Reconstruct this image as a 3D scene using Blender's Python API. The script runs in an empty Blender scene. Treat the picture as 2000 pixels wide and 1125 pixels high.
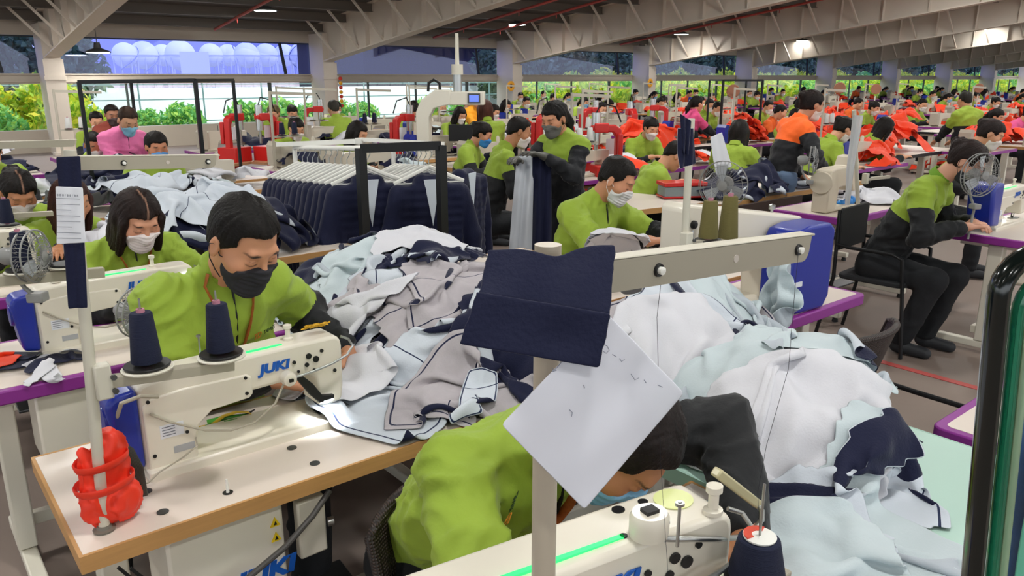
import bpy, math, random
import numpy as np
from mathutils import Vector, Matrix, Euler
rnd = random.Random(7)
SC = bpy.context.scene
COL = SC.collection
PI = math.pi

# ------------------------------------------------------------------ layout helpers
# world: X runs along the window wall, Y goes towards it, Z up, floor z = 0, eye at (0,0,1.7)
FPX = 1520.0; EYE = 1.70
TILT = math.atan(412 / 1520.0); HEAD = math.radians(50.5)
FW = np.array([math.cos(HEAD), math.sin(HEAD), 0]); RT = np.array([math.sin(HEAD), -math.cos(HEAD), 0])

def ray(px, py):
    a = (px - 1000) / FPX; b = (562.5 - py) / FPX
    hf = math.cos(TILT) + b * math.sin(TILT); v = b * math.cos(TILT) - math.sin(TILT)
    d = FW * hf + RT * a
    return np.array([d[0], d[1], v])

def atz(px, py, z):
    r = ray(px, py); return Vector(r * ((z - EYE) / r[2]) + np.array([0, 0, EYE]))
def atd(px, py, d):
    return Vector(ray(px, py) * d + np.array([0, 0, EYE]))
def aty(px, py, y):
    r = ray(px, py); return Vector(r * (y / r[1]) + np.array([0, 0, EYE]))

# ------------------------------------------------------------------ scene bookkeeping
def tag(o, label=None, cat=None, group=None, kind=None):
    if label: o['label'] = label
    if cat: o['category'] = cat
    if group: o['group'] = group
    if kind: o['kind'] = kind
    return o

def empty(name, loc=(0, 0, 0), rz=0.0, label=None, cat=None, group=None):
    o = bpy.data.objects.new(name, None); COL.objects.link(o)
    o.empty_display_size = 0.05
    o.location = loc; o.rotation_euler = (0, 0, rz)
    return tag(o, label, cat, group)

def link_mesh(name, me, parent=None):
    o = bpy.data.objects.new(name, me); COL.objects.link(o)
    if parent is not None: o.parent = parent
    return o

KIDS = {}
def copy_tree(o, parent=None):
    c = o.copy(); COL.objects.link(c)
    if parent is not None:
        c.parent = parent
    for ch in list(o.children):
        copy_tree(ch, c)
    return c

def place(o, loc, rz=0.0, label=None, group=None, scale=None):
    o.location = loc; o.rotation_euler = (0, 0, rz)
    if label: o['label'] = label
    if group: o['group'] = group
    if scale: o.scale = (scale,) * 3
    return o

# ------------------------------------------------------------------ noise (numpy)
def _hash(ix, iy, iz, seed):
    h = (ix * 374761393 + iy * 668265263 + iz * 2147483647 + seed * 1274126177) & 0xffffffff
    h = ((h ^ (h >> 13)) * 1274126177) & 0xffffffff
    return ((h ^ (h >> 16)) & 0xffff) / 32767.5 - 1.0
def vnoise(x, y, z=0.0, seed=0):
    x = np.asarray(x, float); y = np.asarray(y, float); z = np.asarray(z, float) + np.zeros_like(x)
    ix = np.floor(x).astype(np.int64); iy = np.floor(y).astype(np.int64); iz = np.floor(z).astype(np.int64)
    fx, fy, fz = x - ix, y - iy, z - iz
    fx = fx * fx * (3 - 2 * fx); fy = fy * fy * (3 - 2 * fy); fz = fz * fz * (3 - 2 * fz)
    def c(a, b, d): return _hash(ix + a, iy + b, iz + d, seed)
    x00 = c(0, 0, 0) * (1 - fx) + c(1, 0, 0) * fx; x10 = c(0, 1, 0) * (1 - fx) + c(1, 1, 0) * fx
    x01 = c(0, 0, 1) * (1 - fx) + c(1, 0, 1) * fx; x11 = c(0, 1, 1) * (1 - fx) + c(1, 1, 1) * fx
    return (x00 * (1 - fy) + x10 * fy) * (1 - fz) + (x01 * (1 - fy) + x11 * fy) * fz

# ------------------------------------------------------------------ materials
MATS = {}
def srgb(c):
    if isinstance(c, str):
        c = tuple(int(c[i:i + 2], 16) / 255 for i in (0, 2, 4))
    return tuple(((x / 12.92) if x <= 0.04045 else ((x + 0.055) / 1.055) ** 2.4) for x in c) + (1.0,)
def nodes(m):
    m.use_nodes = True
    nt = m.node_tree
    return nt, nt.nodes, nt.links, nt.nodes['Principled BSDF']
def mat(name, col, rough=0.5, metal=0.0, noise=0.0, nscale=20.0, bump=0.0, bscale=60.0, spec=0.5, trans=0.0,
        emit=None, estr=0.0, alpha=1.0, sheen=0.0, coat=0.0, stretch=None, ior=1.45):
    if name in MATS: return MATS[name]
    m = bpy.data.materials.new(name); nt, N, L, b = nodes(m)
    c = srgb(col)
    b.inputs['Base Color'].default_value = c
    b.inputs['Roughness'].default_value = rough; b.inputs['Metallic'].default_value = metal
    b.inputs['Specular IOR Level'].default_value = spec
    b.inputs['Transmission Weight'].default_value = trans
    b.inputs['IOR'].default_value = ior
    b.inputs['Alpha'].default_value = alpha
    if sheen: b.inputs['Sheen Weight'].default_value = sheen; b.inputs['Sheen Roughness'].default_value = 0.4
    if coat: b.inputs['Coat Weight'].default_value = coat; b.inputs['Coat Roughness'].default_value = 0.15
    if emit is not None:
        b.inputs['Emission Color'].default_value = srgb(emit); b.inputs['Emission Strength'].default_value = estr
    if noise or bump:
        tc = N.new('ShaderNodeTexCoord'); mp = N.new('ShaderNodeMapping')
        L.new(tc.outputs['Object'], mp.inputs['Vector'])
        if stretch: mp.inputs['Scale'].default_value = stretch
    if noise:
        n = N.new('ShaderNodeTexNoise'); n.inputs['Scale'].default_value = nscale; n.inputs['Detail'].default_value = 4
        L.new(mp.outputs[0], n.inputs['Vector'])
        mx = N.new('ShaderNodeMix'); mx.data_type = 'RGBA'
        mx.inputs['A'].default_value = tuple(x * (1 - noise) for x in c[:3]) + (1,)
        mx.inputs['B'].default_value = tuple(min(1, x * (1 + noise)) for x in c[:3]) + (1,)
        L.new(n.outputs['Fac'], mx.inputs['Factor']); L.new(mx.outputs['Result'], b.inputs['Base Color'])
    if bump:
        n2 = N.new('ShaderNodeTexNoise'); n2.inputs['Scale'].default_value = bscale; n2.inputs['Detail'].default_value = 5
        L.new(mp.outputs[0], n2.inputs['Vector'])
        bp = N.new('ShaderNodeBump'); bp.inputs['Strength'].default_value = bump; bp.inputs['Distance'].default_value = 0.01
        L.new(n2.outputs['Fac'], bp.inputs['Height']); L.new(bp.outputs[0], b.inputs['Normal'])
    MATS[name] = m
    return m

def mat_zone(name, ca, cb, rough=0.75, bump=0.25, bscale=35, sheen=0.1):
    """two cloth colours sewn together: the seam is where the mesh attribute 'zone' is 0"""
    if name in MATS: return MATS[name]
    m = mat(name, ca, rough=rough, bump=bump, bscale=bscale, sheen=sheen)
    nt, N, L, b = nodes(m)
    a = N.new('ShaderNodeAttribute'); a.attribute_name = 'zone'
    g = N.new('ShaderNodeMath'); g.operation = 'GREATER_THAN'; g.inputs[1].default_value = 0
    L.new(a.outputs['Fac'], g.inputs[0])
    mx = N.new('ShaderNodeMix'); mx.data_type = 'RGBA'
    mx.inputs['A'].default_value = srgb(cb); mx.inputs['B'].default_value = srgb(ca)
    L.new(g.outputs[0], mx.inputs['Factor']); L.new(mx.outputs['Result'], b.inputs['Base Color'])
    return m

def mat_attr(name, attr='tint', rough=0.5, bump=0.0, bscale=80, sss=0.0):
    """surface colour comes from a colour attribute on the mesh"""
    if name in MATS: return MATS[name]
    m = mat(name, 'ffffff', rough=rough, bump=bump, bscale=bscale)
    nt, N, L, b = nodes(m)
    a = N.new('ShaderNodeAttribute'); a.attribute_name = attr
    L.new(a.outputs['Color'], b.inputs['Base Color'])
    return m

# ------------------------------------------------------------------ mesh builder
class MB:
    def __init__(s, M=None):
        s.v = []; s.f = []; s.m = []; s.M = M or Matrix.Identity(4)
    def _add(s, vs, fs, mat=0):
        o = len(s.v); M = s.M
        s.v += [tuple(M @ Vector(v)) for v in vs]
        s.f += [tuple(i + o for i in f) for f in fs]; s.m += [mat] * len(fs)
        return s
    def box(s, c, d, rot=None, mat=0, taper=1.0):
        x, y, z = d[0] / 2, d[1] / 2, d[2] / 2
        vs = [Vector((sx * x * (taper if sz > 0 else 1), sy * y * (taper if sz > 0 else 1), sz * z)) for sx in (-1, 1) for sy in (-1, 1) for sz in (-1, 1)]
        if rot is not None:
            R = Euler(rot).to_matrix() if not isinstance(rot, Matrix) else rot
            vs = [R @ v for v in vs]
        c = Vector(c); vs = [v + c for v in vs]
        return s._add(vs, [(0, 1, 3, 2), (4, 6, 7, 5), (0, 4, 5, 1), (2, 3, 7, 6), (0, 2, 6, 4), (1, 5, 7, 3)], mat)
    def bar(s, p0, p1, w, h, up=(0, 0, 1), mat=0):
        p0, p1 = Vector(p0), Vector(p1); d = p1 - p0
        z = d.normalized(); u = Vector(up)
        if abs(z.dot(u)) > 0.98: u = Vector((0, 1, 0))
        x = z.cross(u).normalized(); y = x.cross(z)
        R = Matrix((x, y, z)).transposed()
        return s.box((p0 + p1) / 2, (w, h, d.length), R, mat)
    def cyl(s, p0, p1, r0, r1=None, n=16, mat=0, cap=True):
        r1 = r0 if r1 is None else r1
        p0, p1 = Vector(p0), Vector(p1); z = (p1 - p0).normalized()
        u = Vector((0, 0, 1)) if abs(z.z) < 0.9 else Vector((1, 0, 0))
        x = z.cross(u).normalized(); y = z.cross(x)
        vs = []
        for p, r in ((p0, r0), (p1, r1)):
            for i in range(n):
                a = 2 * PI * i / n; vs.append(p + x * math.cos(a) * r + y * math.sin(a) * r)
        fs = [(i, (i + 1) % n, n + (i + 1) % n, n + i) for i in range(n)]
        if cap: fs += [tuple(reversed(range(n))), tuple(range(n, 2 * n))]
        return s._add(vs, fs, mat)
    def lathe(s, prof, c=(0, 0, 0), n=24, axis=None, mat=0, ph=0.0):
        """prof: list of (r, h); axis direction default +Z"""
        c = Vector(c); z = Vector(axis).normalized() if axis is not None else Vector((0, 0, 1))
        u = Vector((0, 1, 0)) if abs(z.y) < 0.9 else Vector((1, 0, 0))
        x = u.cross(z).normalized(); y = z.cross(x)
        vs = []; fs = []
        for r, h in prof:
            for i in range(n):
                a = 2 * PI * i / n + ph; vs.append(c + z * h + x * math.cos(a) * r + y * math.sin(a) * r)
        for j in range(len(prof) - 1):
            for i in range(n):
                fs.append((j * n + i, j * n + (i + 1) % n, (j + 1) * n + (i + 1) % n, (j + 1) * n + i))
        fs += [tuple(reversed(range(n))), tuple(range((len(prof) - 1) * n, len(prof) * n))]
        return s._add(vs, fs, mat)
    def tube(s, pts, r, n=8, mat=0, closed=False, flat=None):
        """sweep along pts; r may be a list; flat=(w,h) gives a ribbon section"""
        P = [Vector(p) for p in pts]; k = len(P); R = r if isinstance(r, (list, tuple)) else [r] * k
        T = []
        for i in range(k):
            a = P[i - 1] if (i or closed) else P[i]; b = P[(i + 1) % k] if (i < k - 1 or closed) else P[i]
            T.append((b - a).normalized())
        u = Vector((0, 0, 1)) if abs(T[0].z) < 0.9 else Vector((1, 0, 0))
        x = T[0].cross(u).normalized(); vs = []
        for i in range(k):
            x = (x - T[i] * x.dot(T[i]))
            x = x.normalized() if x.length > 1e-6 else T[i].orthogonal().normalized()
            y = T[i].cross(x)
            for j in range(n):
                a = 2 * PI * j / n
                if flat: vs.append(P[i] + x * math.cos(a) * flat[0] + y * math.sin(a) * flat[1])
                else: vs.append(P[i] + x * math.cos(a) * R[i] + y * math.sin(a) * R[i])
        fs = []
        for i in range(k if closed else k - 1):
            i2 = (i + 1) % k
            for j in range(n):
                fs.append((i * n + j, i * n + (j + 1) % n, i2 * n + (j + 1) % n, i2 * n + j))
        if not closed: fs += [tuple(reversed(range(n))), tuple(range((k - 1) * n, k * n))]
        return s._add(vs, fs, mat)
    def prism(s, poly, a, b, plane='xz', mat=0):
        """extrude a 2-D polygon between a and b along the axis normal to plane"""
        def P(p, t):
            return {'xz': (p[0], t, p[1]), 'yz': (t, p[0], p[1]), 'xy': (p[0], p[1], t)}[plane]
        n = len(poly)
        vs = [P(p, a) for p in poly] + [P(p, b) for p in poly]
        fs = [tuple(range(n)), tuple(reversed(range(n, 2 * n)))] + [(i, n + i, n + (i + 1) % n, (i + 1) % n) for i in range(n)]
        return s._add(vs, fs, mat)
    def ball(s, c, r, n=14, mat=0):
        r = (r, r, r) if not isinstance(r, (tuple, list)) else r
        vs = []; fs = []; h = n // 2
        for j in range(1, h):
            t = PI * j / h
            for i in range(n):
                a = 2 * PI * i / n
                vs.append((c[0] + r[0] * math.sin(t) * math.cos(a), c[1] + r[1] * math.sin(t) * math.sin(a), c[2] + r[2] * math.cos(t)))
        for j in range(h - 2):
            for i in range(n):
                fs.append((j * n + i, (j + 1) * n + i, (j + 1) * n + (i + 1) % n, j * n + (i + 1) % n))
        t = len(vs); vs += [(c[0], c[1], c[2] + r[2]), (c[0], c[1], c[2] - r[2])]
        for i in range(n):
            fs.append((t, i, (i + 1) % n)); fs.append((t + 1, (h - 2) * n + (i + 1) % n, (h - 2) * n + i))
        return s._add(vs, fs, mat)
    def mesh(s, name, mats, smooth=35):
        me = bpy.data.meshes.new(name)
        me.from_pydata(s.v, [], s.f)
        if not isinstance(mats, (list, tuple)): mats = [mats]
        for m in mats: me.materials.append(m)
        if len(mats) > 1: me.polygons.foreach_set('material_index', s.m)
        fix_normals(me)
        if smooth:
            me.polygons.foreach_set('use_smooth', [True] * len(me.polygons))
            me.set_sharp_from_angle(angle=math.radians(smooth))
        me.update()
        return me
    def build(s, name, mats, parent=None, smooth=35, bevel=0.0, seg=2, sub=0):
        o = link_mesh(name, s.mesh(name, mats, smooth), parent)
        if bevel:
            md = o.modifiers.new('bevel', 'BEVEL'); md.width = bevel; md.segments = seg; md.limit_method = 'ANGLE'; md.angle_limit = math.radians(40)
            md.harden_normals = False
        if sub:
            md = o.modifiers.new('sub', 'SUBSURF'); md.levels = sub; md.render_levels = sub
        return o

def fix_normals(me):
    import bmesh
    bm = bmesh.new(); bm.from_mesh(me)
    bmesh.ops.recalc_face_normals(bm, faces=bm.faces)
    bm.to_mesh(me); bm.free()

def np_mesh(name, V, Fq, mats=None, smooth=True, attrs=None, colors=None):
    me = bpy.data.meshes.new(name)
    nv, nf = len(V), len(Fq); k = Fq.shape[1]
    me.vertices.add(nv); me.vertices.foreach_set('co', np.ascontiguousarray(V, dtype=np.float32).ravel())
    me.loops.add(nf * k); me.loops.foreach_set('vertex_index', np.ascontiguousarray(Fq, dtype=np.int32).ravel())
    me.polygons.add(nf); me.polygons.foreach_set('loop_start', np.arange(0, nf * k, k, dtype=np.int32))
    try: me.polygons.foreach_set('loop_total', np.full(nf, k, dtype=np.int32))
    except Exception: pass
    if mats is not None:
        for m in (mats if isinstance(mats, (list, tuple)) else [mats]): me.materials.append(m)
    if attrs:
        for an, av in attrs.items():
            a = me.attributes.new(an, 'FLOAT', 'POINT'); a.data.foreach_set('value', np.ascontiguousarray(av, dtype=np.float32))
    if colors:
        for an, av in colors.items():
            a = me.color_attributes.new(an, 'FLOAT_COLOR', 'POINT')
            c4 = np.ones((nv, 4), np.float32); c4[:, :3] = av; a.data.foreach_set('color', c4.ravel())
    me.update(calc_edges=True); me.validate()
    if smooth: me.polygons.foreach_set('use_smooth', [True] * len(me.polygons))
    return me

def text_mesh(name, body, size, mat_, parent=None, M=None, extrude=0.0006, shear=0.0, xscale=1.0, offset=0.0):
    cu = bpy.data.curves.new(name, 'FONT'); cu.body = body; cu.size = size; cu.extrude = extrude; cu.shear = shear; cu.offset = offset
    cu.align_x = 'CENTER'; cu.align_y = 'CENTER'
    tmp = bpy.data.objects.new('t', cu); COL.objects.link(tmp)
    dg = bpy.context.evaluated_depsgraph_get(); me = bpy.data.meshes.new_from_object(tmp.evaluated_get(dg))
    bpy.data.objects.remove(tmp); me.name = name
    S = Matrix.Diagonal((xscale, 1, 1, 1))
    me.transform((M or Matrix.Identity(4)) @ S)
    me.materials.clear(); me.materials.append(mat_)
    return link_mesh(name, me, parent)

# ------------------------------------------------------------------ signed distance shapes -> one continuous surface
def sd_cap(P, a, b, ra, rb=None):
    rb = ra if rb is None else rb
    a = np.asarray(a, np.float32); b = np.asarray(b, np.float32); ab = b - a
    pa = P - a; t = np.clip((pa @ ab) / max(1e-9, float(ab @ ab)), 0, 1)
    d = np.sqrt(((pa - t[..., None] * ab) ** 2).sum(-1))
    return d - (ra + (rb - ra) * t)
def sd_ell(P, c, r, R=None):
    q = P - np.asarray(c, np.float32)
    if R is not None: q = q @ np.asarray(R, np.float32)
    r = np.asarray(r, np.float32)
    k0 = np.sqrt(((q / r) ** 2).sum(-1)); k1 = np.sqrt(((q / (r * r)) ** 2).sum(-1)) + 1e-9
    return k0 * (k0 - 1) / k1
def sd_box(P, c, h, rr=0.0, R=None):
    q = P - np.asarray(c, np.float32)
    if R is not None: q = q @ np.asarray(R, np.float32)
    q = np.abs(q) - (np.asarray(h, np.float32) - rr)
    return np.sqrt((np.maximum(q, 0) ** 2).sum(-1)) + np.minimum(q.max(-1), 0) - rr
def smin(a, b, k):
    h = np.maximum(k - np.abs(a - b), 0) / k
    return np.minimum(a, b) - h * h * k * 0.25
def smax(a, b, k): return -smin(-a, -b, k)

def snet(fn, lo, hi, h):
    """naive surface nets over a grid; returns verts, quads"""
    lo = np.asarray(lo, np.float32); hi = np.asarray(hi, np.float32)
    n = np.maximum(3, np.ceil((hi - lo) / h).astype(int) + 1)
    ax = [lo[i] + np.arange(n[i], dtype=np.float32) * h for i in range(3)]
    S = np.empty(n, np.float32)
    ch = max(1, int(400000 // (n[1] * n[2])))
    YZ = np.stack(np.meshgrid(ax[1], ax[2], indexing='ij'), -1)
    for i in range(0, n[0], ch):
        j = min(n[0], i + ch)
        P = np.empty((j - i,) + YZ.shape[:2] + (3,), np.float32)
        P[..., 0] = ax[0][i:j, None, None]; P[..., 1:] = YZ
        S[i:j] = fn(P)
    ins = S < 0
    c = [ins[a:n[0] - 1 + a, b:n[1] - 1 + b, d:n[2] - 1 + d] for a in (0, 1) for b in (0, 1) for d in (0, 1)]
    cnt = sum(x.astype(np.int8) for x in c); act = (cnt > 0) & (cnt < 8)
    idx = -np.ones(act.shape, np.int64); ii = np.argwhere(act); idx[act] = np.arange(len(ii))
    acc = np.zeros((len(ii), 3), np.float64); num = np.zeros(len(ii))
    corners = [(a, b, d) for a in (0, 1) for b in (0, 1) for d in (0, 1)]
    for p in corners:
        for axn in range(3):
            if p[axn]: continue
            q = list(p); q[axn] = 1
            s0 = S[ii[:, 0] + p[0], ii[:, 1] + p[1], ii[:, 2] + p[2]]; s1 = S[ii[:, 0] + q[0], ii[:, 1] + q[1], ii[:, 2] + q[2]]
            cr = (s0 < 0) != (s1 < 0)
            t = np.where(cr, s0 / np.where(cr, s0 - s1, 1), 0)
            for k in range(3):
                acc[:, k] += np.where(cr, p[k] + (t if k == axn else 0), 0)
            num += cr
    V = lo + (ii + acc / num[:, None]) * h
    Q = []
    for axn in range(3):
        o = [a for a in range(3) if a != axn]
        sl0 = [slice(None)] * 3; sl1 = [slice(None)] * 3
        sl0[axn] = slice(0, n[axn] - 1); sl1[axn] = slice(1, n[axn])
        for k in o: sl0[k] = slice(1, n[k] - 1); sl1[k] = slice(1, n[k] - 1)
        A, B = ins[tuple(sl0)], ins[tuple(sl1)]
        e = np.argwhere(A != B)
        if not len(e): continue
        fl = A[tuple(e.T)]
        e = e.copy()
        for k in o: e[:, k] += 1
        def cell(da, db):
            x = e.copy(); x[:, o[0]] -= da; x[:, o[1]] -= db
            return idx[x[:, 0], x[:, 1], x[:, 2]]
        q = np.stack([cell(1, 1), cell(0, 1), cell(0, 0), cell(1, 0)], 1)
        if axn == 1: fl = ~fl
        q[~fl] = q[~fl][:, ::-1]
        Q.append(q)
    return V.astype(np.float32), np.concatenate(Q)

def relax(V, Q, it=1, lam=0.5):
    """light Laplacian smoothing"""
    E = np.concatenate([Q[:, [0, 1]], Q[:, [1, 2]], Q[:, [2, 3]], Q[:, [3, 0]]])
    for _ in range(it):
        A = np.zeros_like(V); c = np.zeros(len(V))
        for k in range(3):
            A[:, k] = np.bincount(E[:, 0], V[E[:, 1], k], len(V)) + np.bincount(E[:, 1], V[E[:, 0], k], len(V))
        c = np.bincount(E[:, 0], minlength=len(V)) + np.bincount(E[:, 1], minlength=len(V))
        V = V + lam * (A / np.maximum(c, 1)[:, None] - V)
    return V.astype(np.float32)
def vnormals(V, Q):
    n = np.cross(V[Q[:, 2]] - V[Q[:, 0]], V[Q[:, 3]] - V[Q[:, 1]])
    N = np.zeros_like(V)
    for k in range(4): np.add.at(N, Q[:, k], n)
    return N / (np.linalg.norm(N, axis=1, keepdims=True) + 1e-9)
# ------------------------------------------------------------------ cloth: a small position-based drape over a height map
class Ground:
    def __init__(s, x0, x1, y0, y1, h=0.012):
        s.x0, s.y0, s.h = x0, y0, h
        s.n = (int((x1 - x0) / h) + 1, int((y1 - y0) / h) + 1)
        s.Z = np.zeros(s.n)
    def rect(s, x0, x1, y0, y1, z):
        i0, i1 = int((x0 - s.x0) / s.h), int((x1 - s.x0) / s.h); j0, j1 = int((y0 - s.y0) / s.h), int((y1 - s.y0) / s.h)
        s.Z[max(0, i0):max(0, i1), max(0, j0):max(0, j1)] = np.maximum(s.Z[max(0, i0):max(0, i1), max(0, j0):max(0, j1)], z)
    def mound(s, cx, cy, rx, ry, z, base=0.76, p=2.0, rot=0.0):
        X = s.x0 + np.arange(s.n[0])[:, None] * s.h - cx; Y = s.y0 + np.arange(s.n[1])[None] * s.h - cy
        c, n = math.cos(rot), math.sin(rot)
        d = ((X * c + Y * n) / rx) ** 2 + ((-X * n + Y * c) / ry) ** 2
        s.Z = np.maximum(s.Z, np.where(d < 1, base + (z - base) * (1 - d ** (p / 2)) ** 0.6, 0))
    def at(s, x, y):
        i = np.clip((x - s.x0) / s.h, 0, s.n[0] - 1.001); j = np.clip((y - s.y0) / s.h, 0, s.n[1] - 1.001)
        a, b = i.astype(int), j.astype(int); fi, fj = i - a, j - b
        Z = s.Z
        return (Z[a, b] * (1 - fi) + Z[a + 1, b] * fi) * (1 - fj) + (Z[a, b + 1] * (1 - fi) + Z[a + 1, b + 1] * fi) * fj
    def splat(s, P):
        Z = s.Z.copy()
        for dx in (-0.6, 0, 0.6):
            for dy in (-0.6, 0, 0.6):
                i = np.clip(((P[:, 0] - s.x0) / s.h + dx + 0.5).astype(int), 0, s.n[0] - 1)
                j = np.clip(((P[:, 1] - s.y0) / s.h + dy + 0.5).astype(int), 0, s.n[1] - 1)
                np.maximum.at(Z, (i, j), P[:, 2])
        # close pinholes with one soft pass
        K = (Z + np.roll(Z, 1, 0) + np.roll(Z, -1, 0) + np.roll(Z, 1, 1) + np.roll(Z, -1, 1)) / 5
        s.Z = np.maximum(s.Z, np.where(Z > s.Z, np.maximum(Z, K), s.Z))

def pattern(kind, W, Hh, sp):
    """2-D cloth piece on a grid: coordinates u,v (metres) and which cells are cloth"""
    nx, ny = int(round(W / sp)) + 1, int(round(Hh / sp)) + 1
    u = (np.arange(nx) - (nx - 1) / 2) * sp; v = (np.arange(ny) - (ny - 1) / 2) * sp
    U, V = np.meshgrid(u, v, indexing='ij')
    a, b = U / (W / 2), V / (Hh / 2)
    if kind == 'jacket':      # body with two sleeves spread
        m = (np.abs(a) < 0.46 + 0.04 * b) | ((b > 0.30 - 0.35 * (np.abs(a) - 0.4)) & (b < 0.98 - 0.5 * (np.abs(a) - 0.3)))
        m &= ~((a ** 2) / 0.03 + ((b - 1.02) ** 2) / 0.04 < 1)
        d = np.minimum(np.where(np.abs(a) < 0.46, 0.46 - np.abs(a), 0.0) * W / 2, (1 - np.abs(b)) * Hh / 2)
    elif kind == 'half':      # one front panel with a sleeve
        m = (a < 0.05 + 0.06 * b) | ((b > 0.15 - 0.25 * a) & (b < 0.95 - 0.35 * a))
        m &= ~((a + 1.0) ** 2 / 0.12 + (b - 1.0) ** 2 / 0.10 < 1)
        d = np.minimum((a + 1) * W / 2, (1 + b) * Hh / 2)
    elif kind == 'oval':
        m = a ** 2 + b ** 2 < 1.0; d = (1 - np.sqrt(a ** 2 + b ** 2)) * min(W, Hh) / 2
    else:                     # panel with rounded corners
        m = (np.abs(a) ** 5 + np.abs(b) ** 5) < 1.0
        d = np.minimum((1 - np.abs(a)) * W / 2, (1 - np.abs(b)) * Hh / 2)
    return U, V, m, d

def drape(g, kind, W, Hh, cx, cy, rot, seed, sp=0.018, crump=0.62, steps=90, thick=0.006, lift=0.10, fold=0.0, pin=None, amp=1.0, slide=0.25):
    U, V, m, d = pattern(kind, W, Hh, sp)
    wx = vnoise(U * 5 + seed * 3.1, V * 5, seed, seed) * 0.06 * amp; wy = vnoise(U * 5, V * 5 + seed * 1.7, seed + 5, seed + 9) * 0.06 * amp
    x = U * crump + wx; y = V * crump + wy
    if fold:   # fold part of the piece back on itself
        k = y < -fold * Hh * 0.5 * crump
        y = np.where(k, -2 * fold * Hh * 0.5 * crump - y, y)
    c, s_ = math.cos(rot), math.sin(rot)
    P = np.stack([cx + x * c - y * s_, cy + x * s_ + y * c, np.zeros_like(x)], -1)
    gz = g.at(P[..., 0], P[..., 1])
    P[..., 2] = max(0.0, float(np.median(gz[m]))) * 0.4 + gz * 0.6 + lift + amp * 0.085 * vnoise(U * 6, V * 6 + seed, seed, seed + 3) + amp * 0.028 * vnoise(U * 14 + seed, V * 14, seed, seed + 4)
    if fold: P[..., 2] = np.where(k, P[..., 2] + 0.05, P[..., 2])
    Pv = P.copy(); ms = m.astype(float)[..., None]
    OFF = [(1, 0, 1.0), (0, 1, 1.0), (1, 1, 0.6), (1, -1, 0.6), (2, 0, 0.18), (0, 2, 0.18)]
    for st in range(steps):
        vel = (P - Pv) * 0.93; Pv = P.copy(); P = P + vel; P[..., 2] -= 0.0016
        for it in range(5):
            for dx, dy, k in OFF:
                A = (slice(dx, None), slice(max(dy, 0), None) if dy >= 0 else slice(0, dy))
                B = (slice(0, -dx if dx else None), slice(0, -dy if dy > 0 else None) if dy >= 0 else slice(-dy, None))
                L0 = sp * math.hypot(dx, dy)
                D = P[A] - P[B]; l = np.sqrt((D ** 2).sum(-1, keepdims=True)) + 1e-9
                w = ms[A] * ms[B] * k * 0.5
                C = D * ((l - L0) / l) * w * (0.72)
                P[A] -= C; P[B] += C
            z = g.at(P[..., 0], P[..., 1]) + thick
            hit = P[..., 2] < z
            if it == 4:
                fr = np.where(hit, slide, 1.0)[..., None]
                P[..., :2] = Pv[..., :2] + (P[..., :2] - Pv[..., :2]) * fr
            P[..., 2] = np.maximum(P[..., 2], np.minimum(z, P[..., 2] + 0.02))
    z = g.at(P[..., 0], P[..., 1]) + thick; P[..., 2] = np.maximum(P[..., 2], z)
    g.splat(P[m])
    idx = -np.ones(m.shape, int)
    quad = m[:-1, :-1] & m[1:, :-1] & m[1:, 1:] & m[:-1, 1:]
    used = np.zeros_like(m); used[:-1, :-1] |= quad; used[1:, :-1] |= quad; used[1:, 1:] |= quad; used[:-1, 1:] |= quad
    idx[used] = np.arange(used.sum())
    Q = np.stack([idx[:-1, :-1][quad], idx[1:, :-1][quad], idx[1:, 1:][quad], idx[:-1, 1:][quad]], 1)
    return P[used], Q, U[used], V[used], d[used]

def cloth_mat(name, ca, cline=None, mottled=0.0, rough=0.85, bump=0.15, sheen=0.15, lines=True):
    if name in MATS: return MATS[name]
    m = mat(name, ca, rough=rough, noise=mottled, nscale=38, bump=bump, bscale=180, sheen=sheen, spec=0.25)
    if cline and lines:
        nt, N, L, b = nodes(m)
        src = b.inputs['Base Color'].links[0].from_socket if b.inputs['Base Color'].links else None
        facs = []
        for an, w in (('sa', 0.0022), ('sb', 0.0028)):
            a = N.new('ShaderNodeAttribute'); a.attribute_name = an
            ab = N.new('ShaderNodeMath'); ab.operation = 'ABSOLUTE'; L.new(a.outputs['Fac'], ab.inputs[0])
            lt = N.new('ShaderNodeMath'); lt.operation = 'LESS_THAN'; lt.inputs[1].default_value = w; L.new(ab.outputs[0], lt.inputs[0]); facs.append(lt)
        mxm = N.new('ShaderNodeMath'); mxm.operation = 'MAXIMUM'; L.new(facs[0].outputs[0], mxm.inputs[0]); L.new(facs[1].outputs[0], mxm.inputs[1])
        mx = N.new('ShaderNodeMix'); mx.data_type = 'RGBA'; mx.inputs['A'].default_value = srgb(ca); mx.inputs['B'].default_value = srgb(cline)
        if src: L.new(src, mx.inputs['A'])
        L.new(mxm.outputs[0], mx.inputs['Factor']); L.new(mx.outputs['Result'], b.inputs['Base Color'])
    return m
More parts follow.
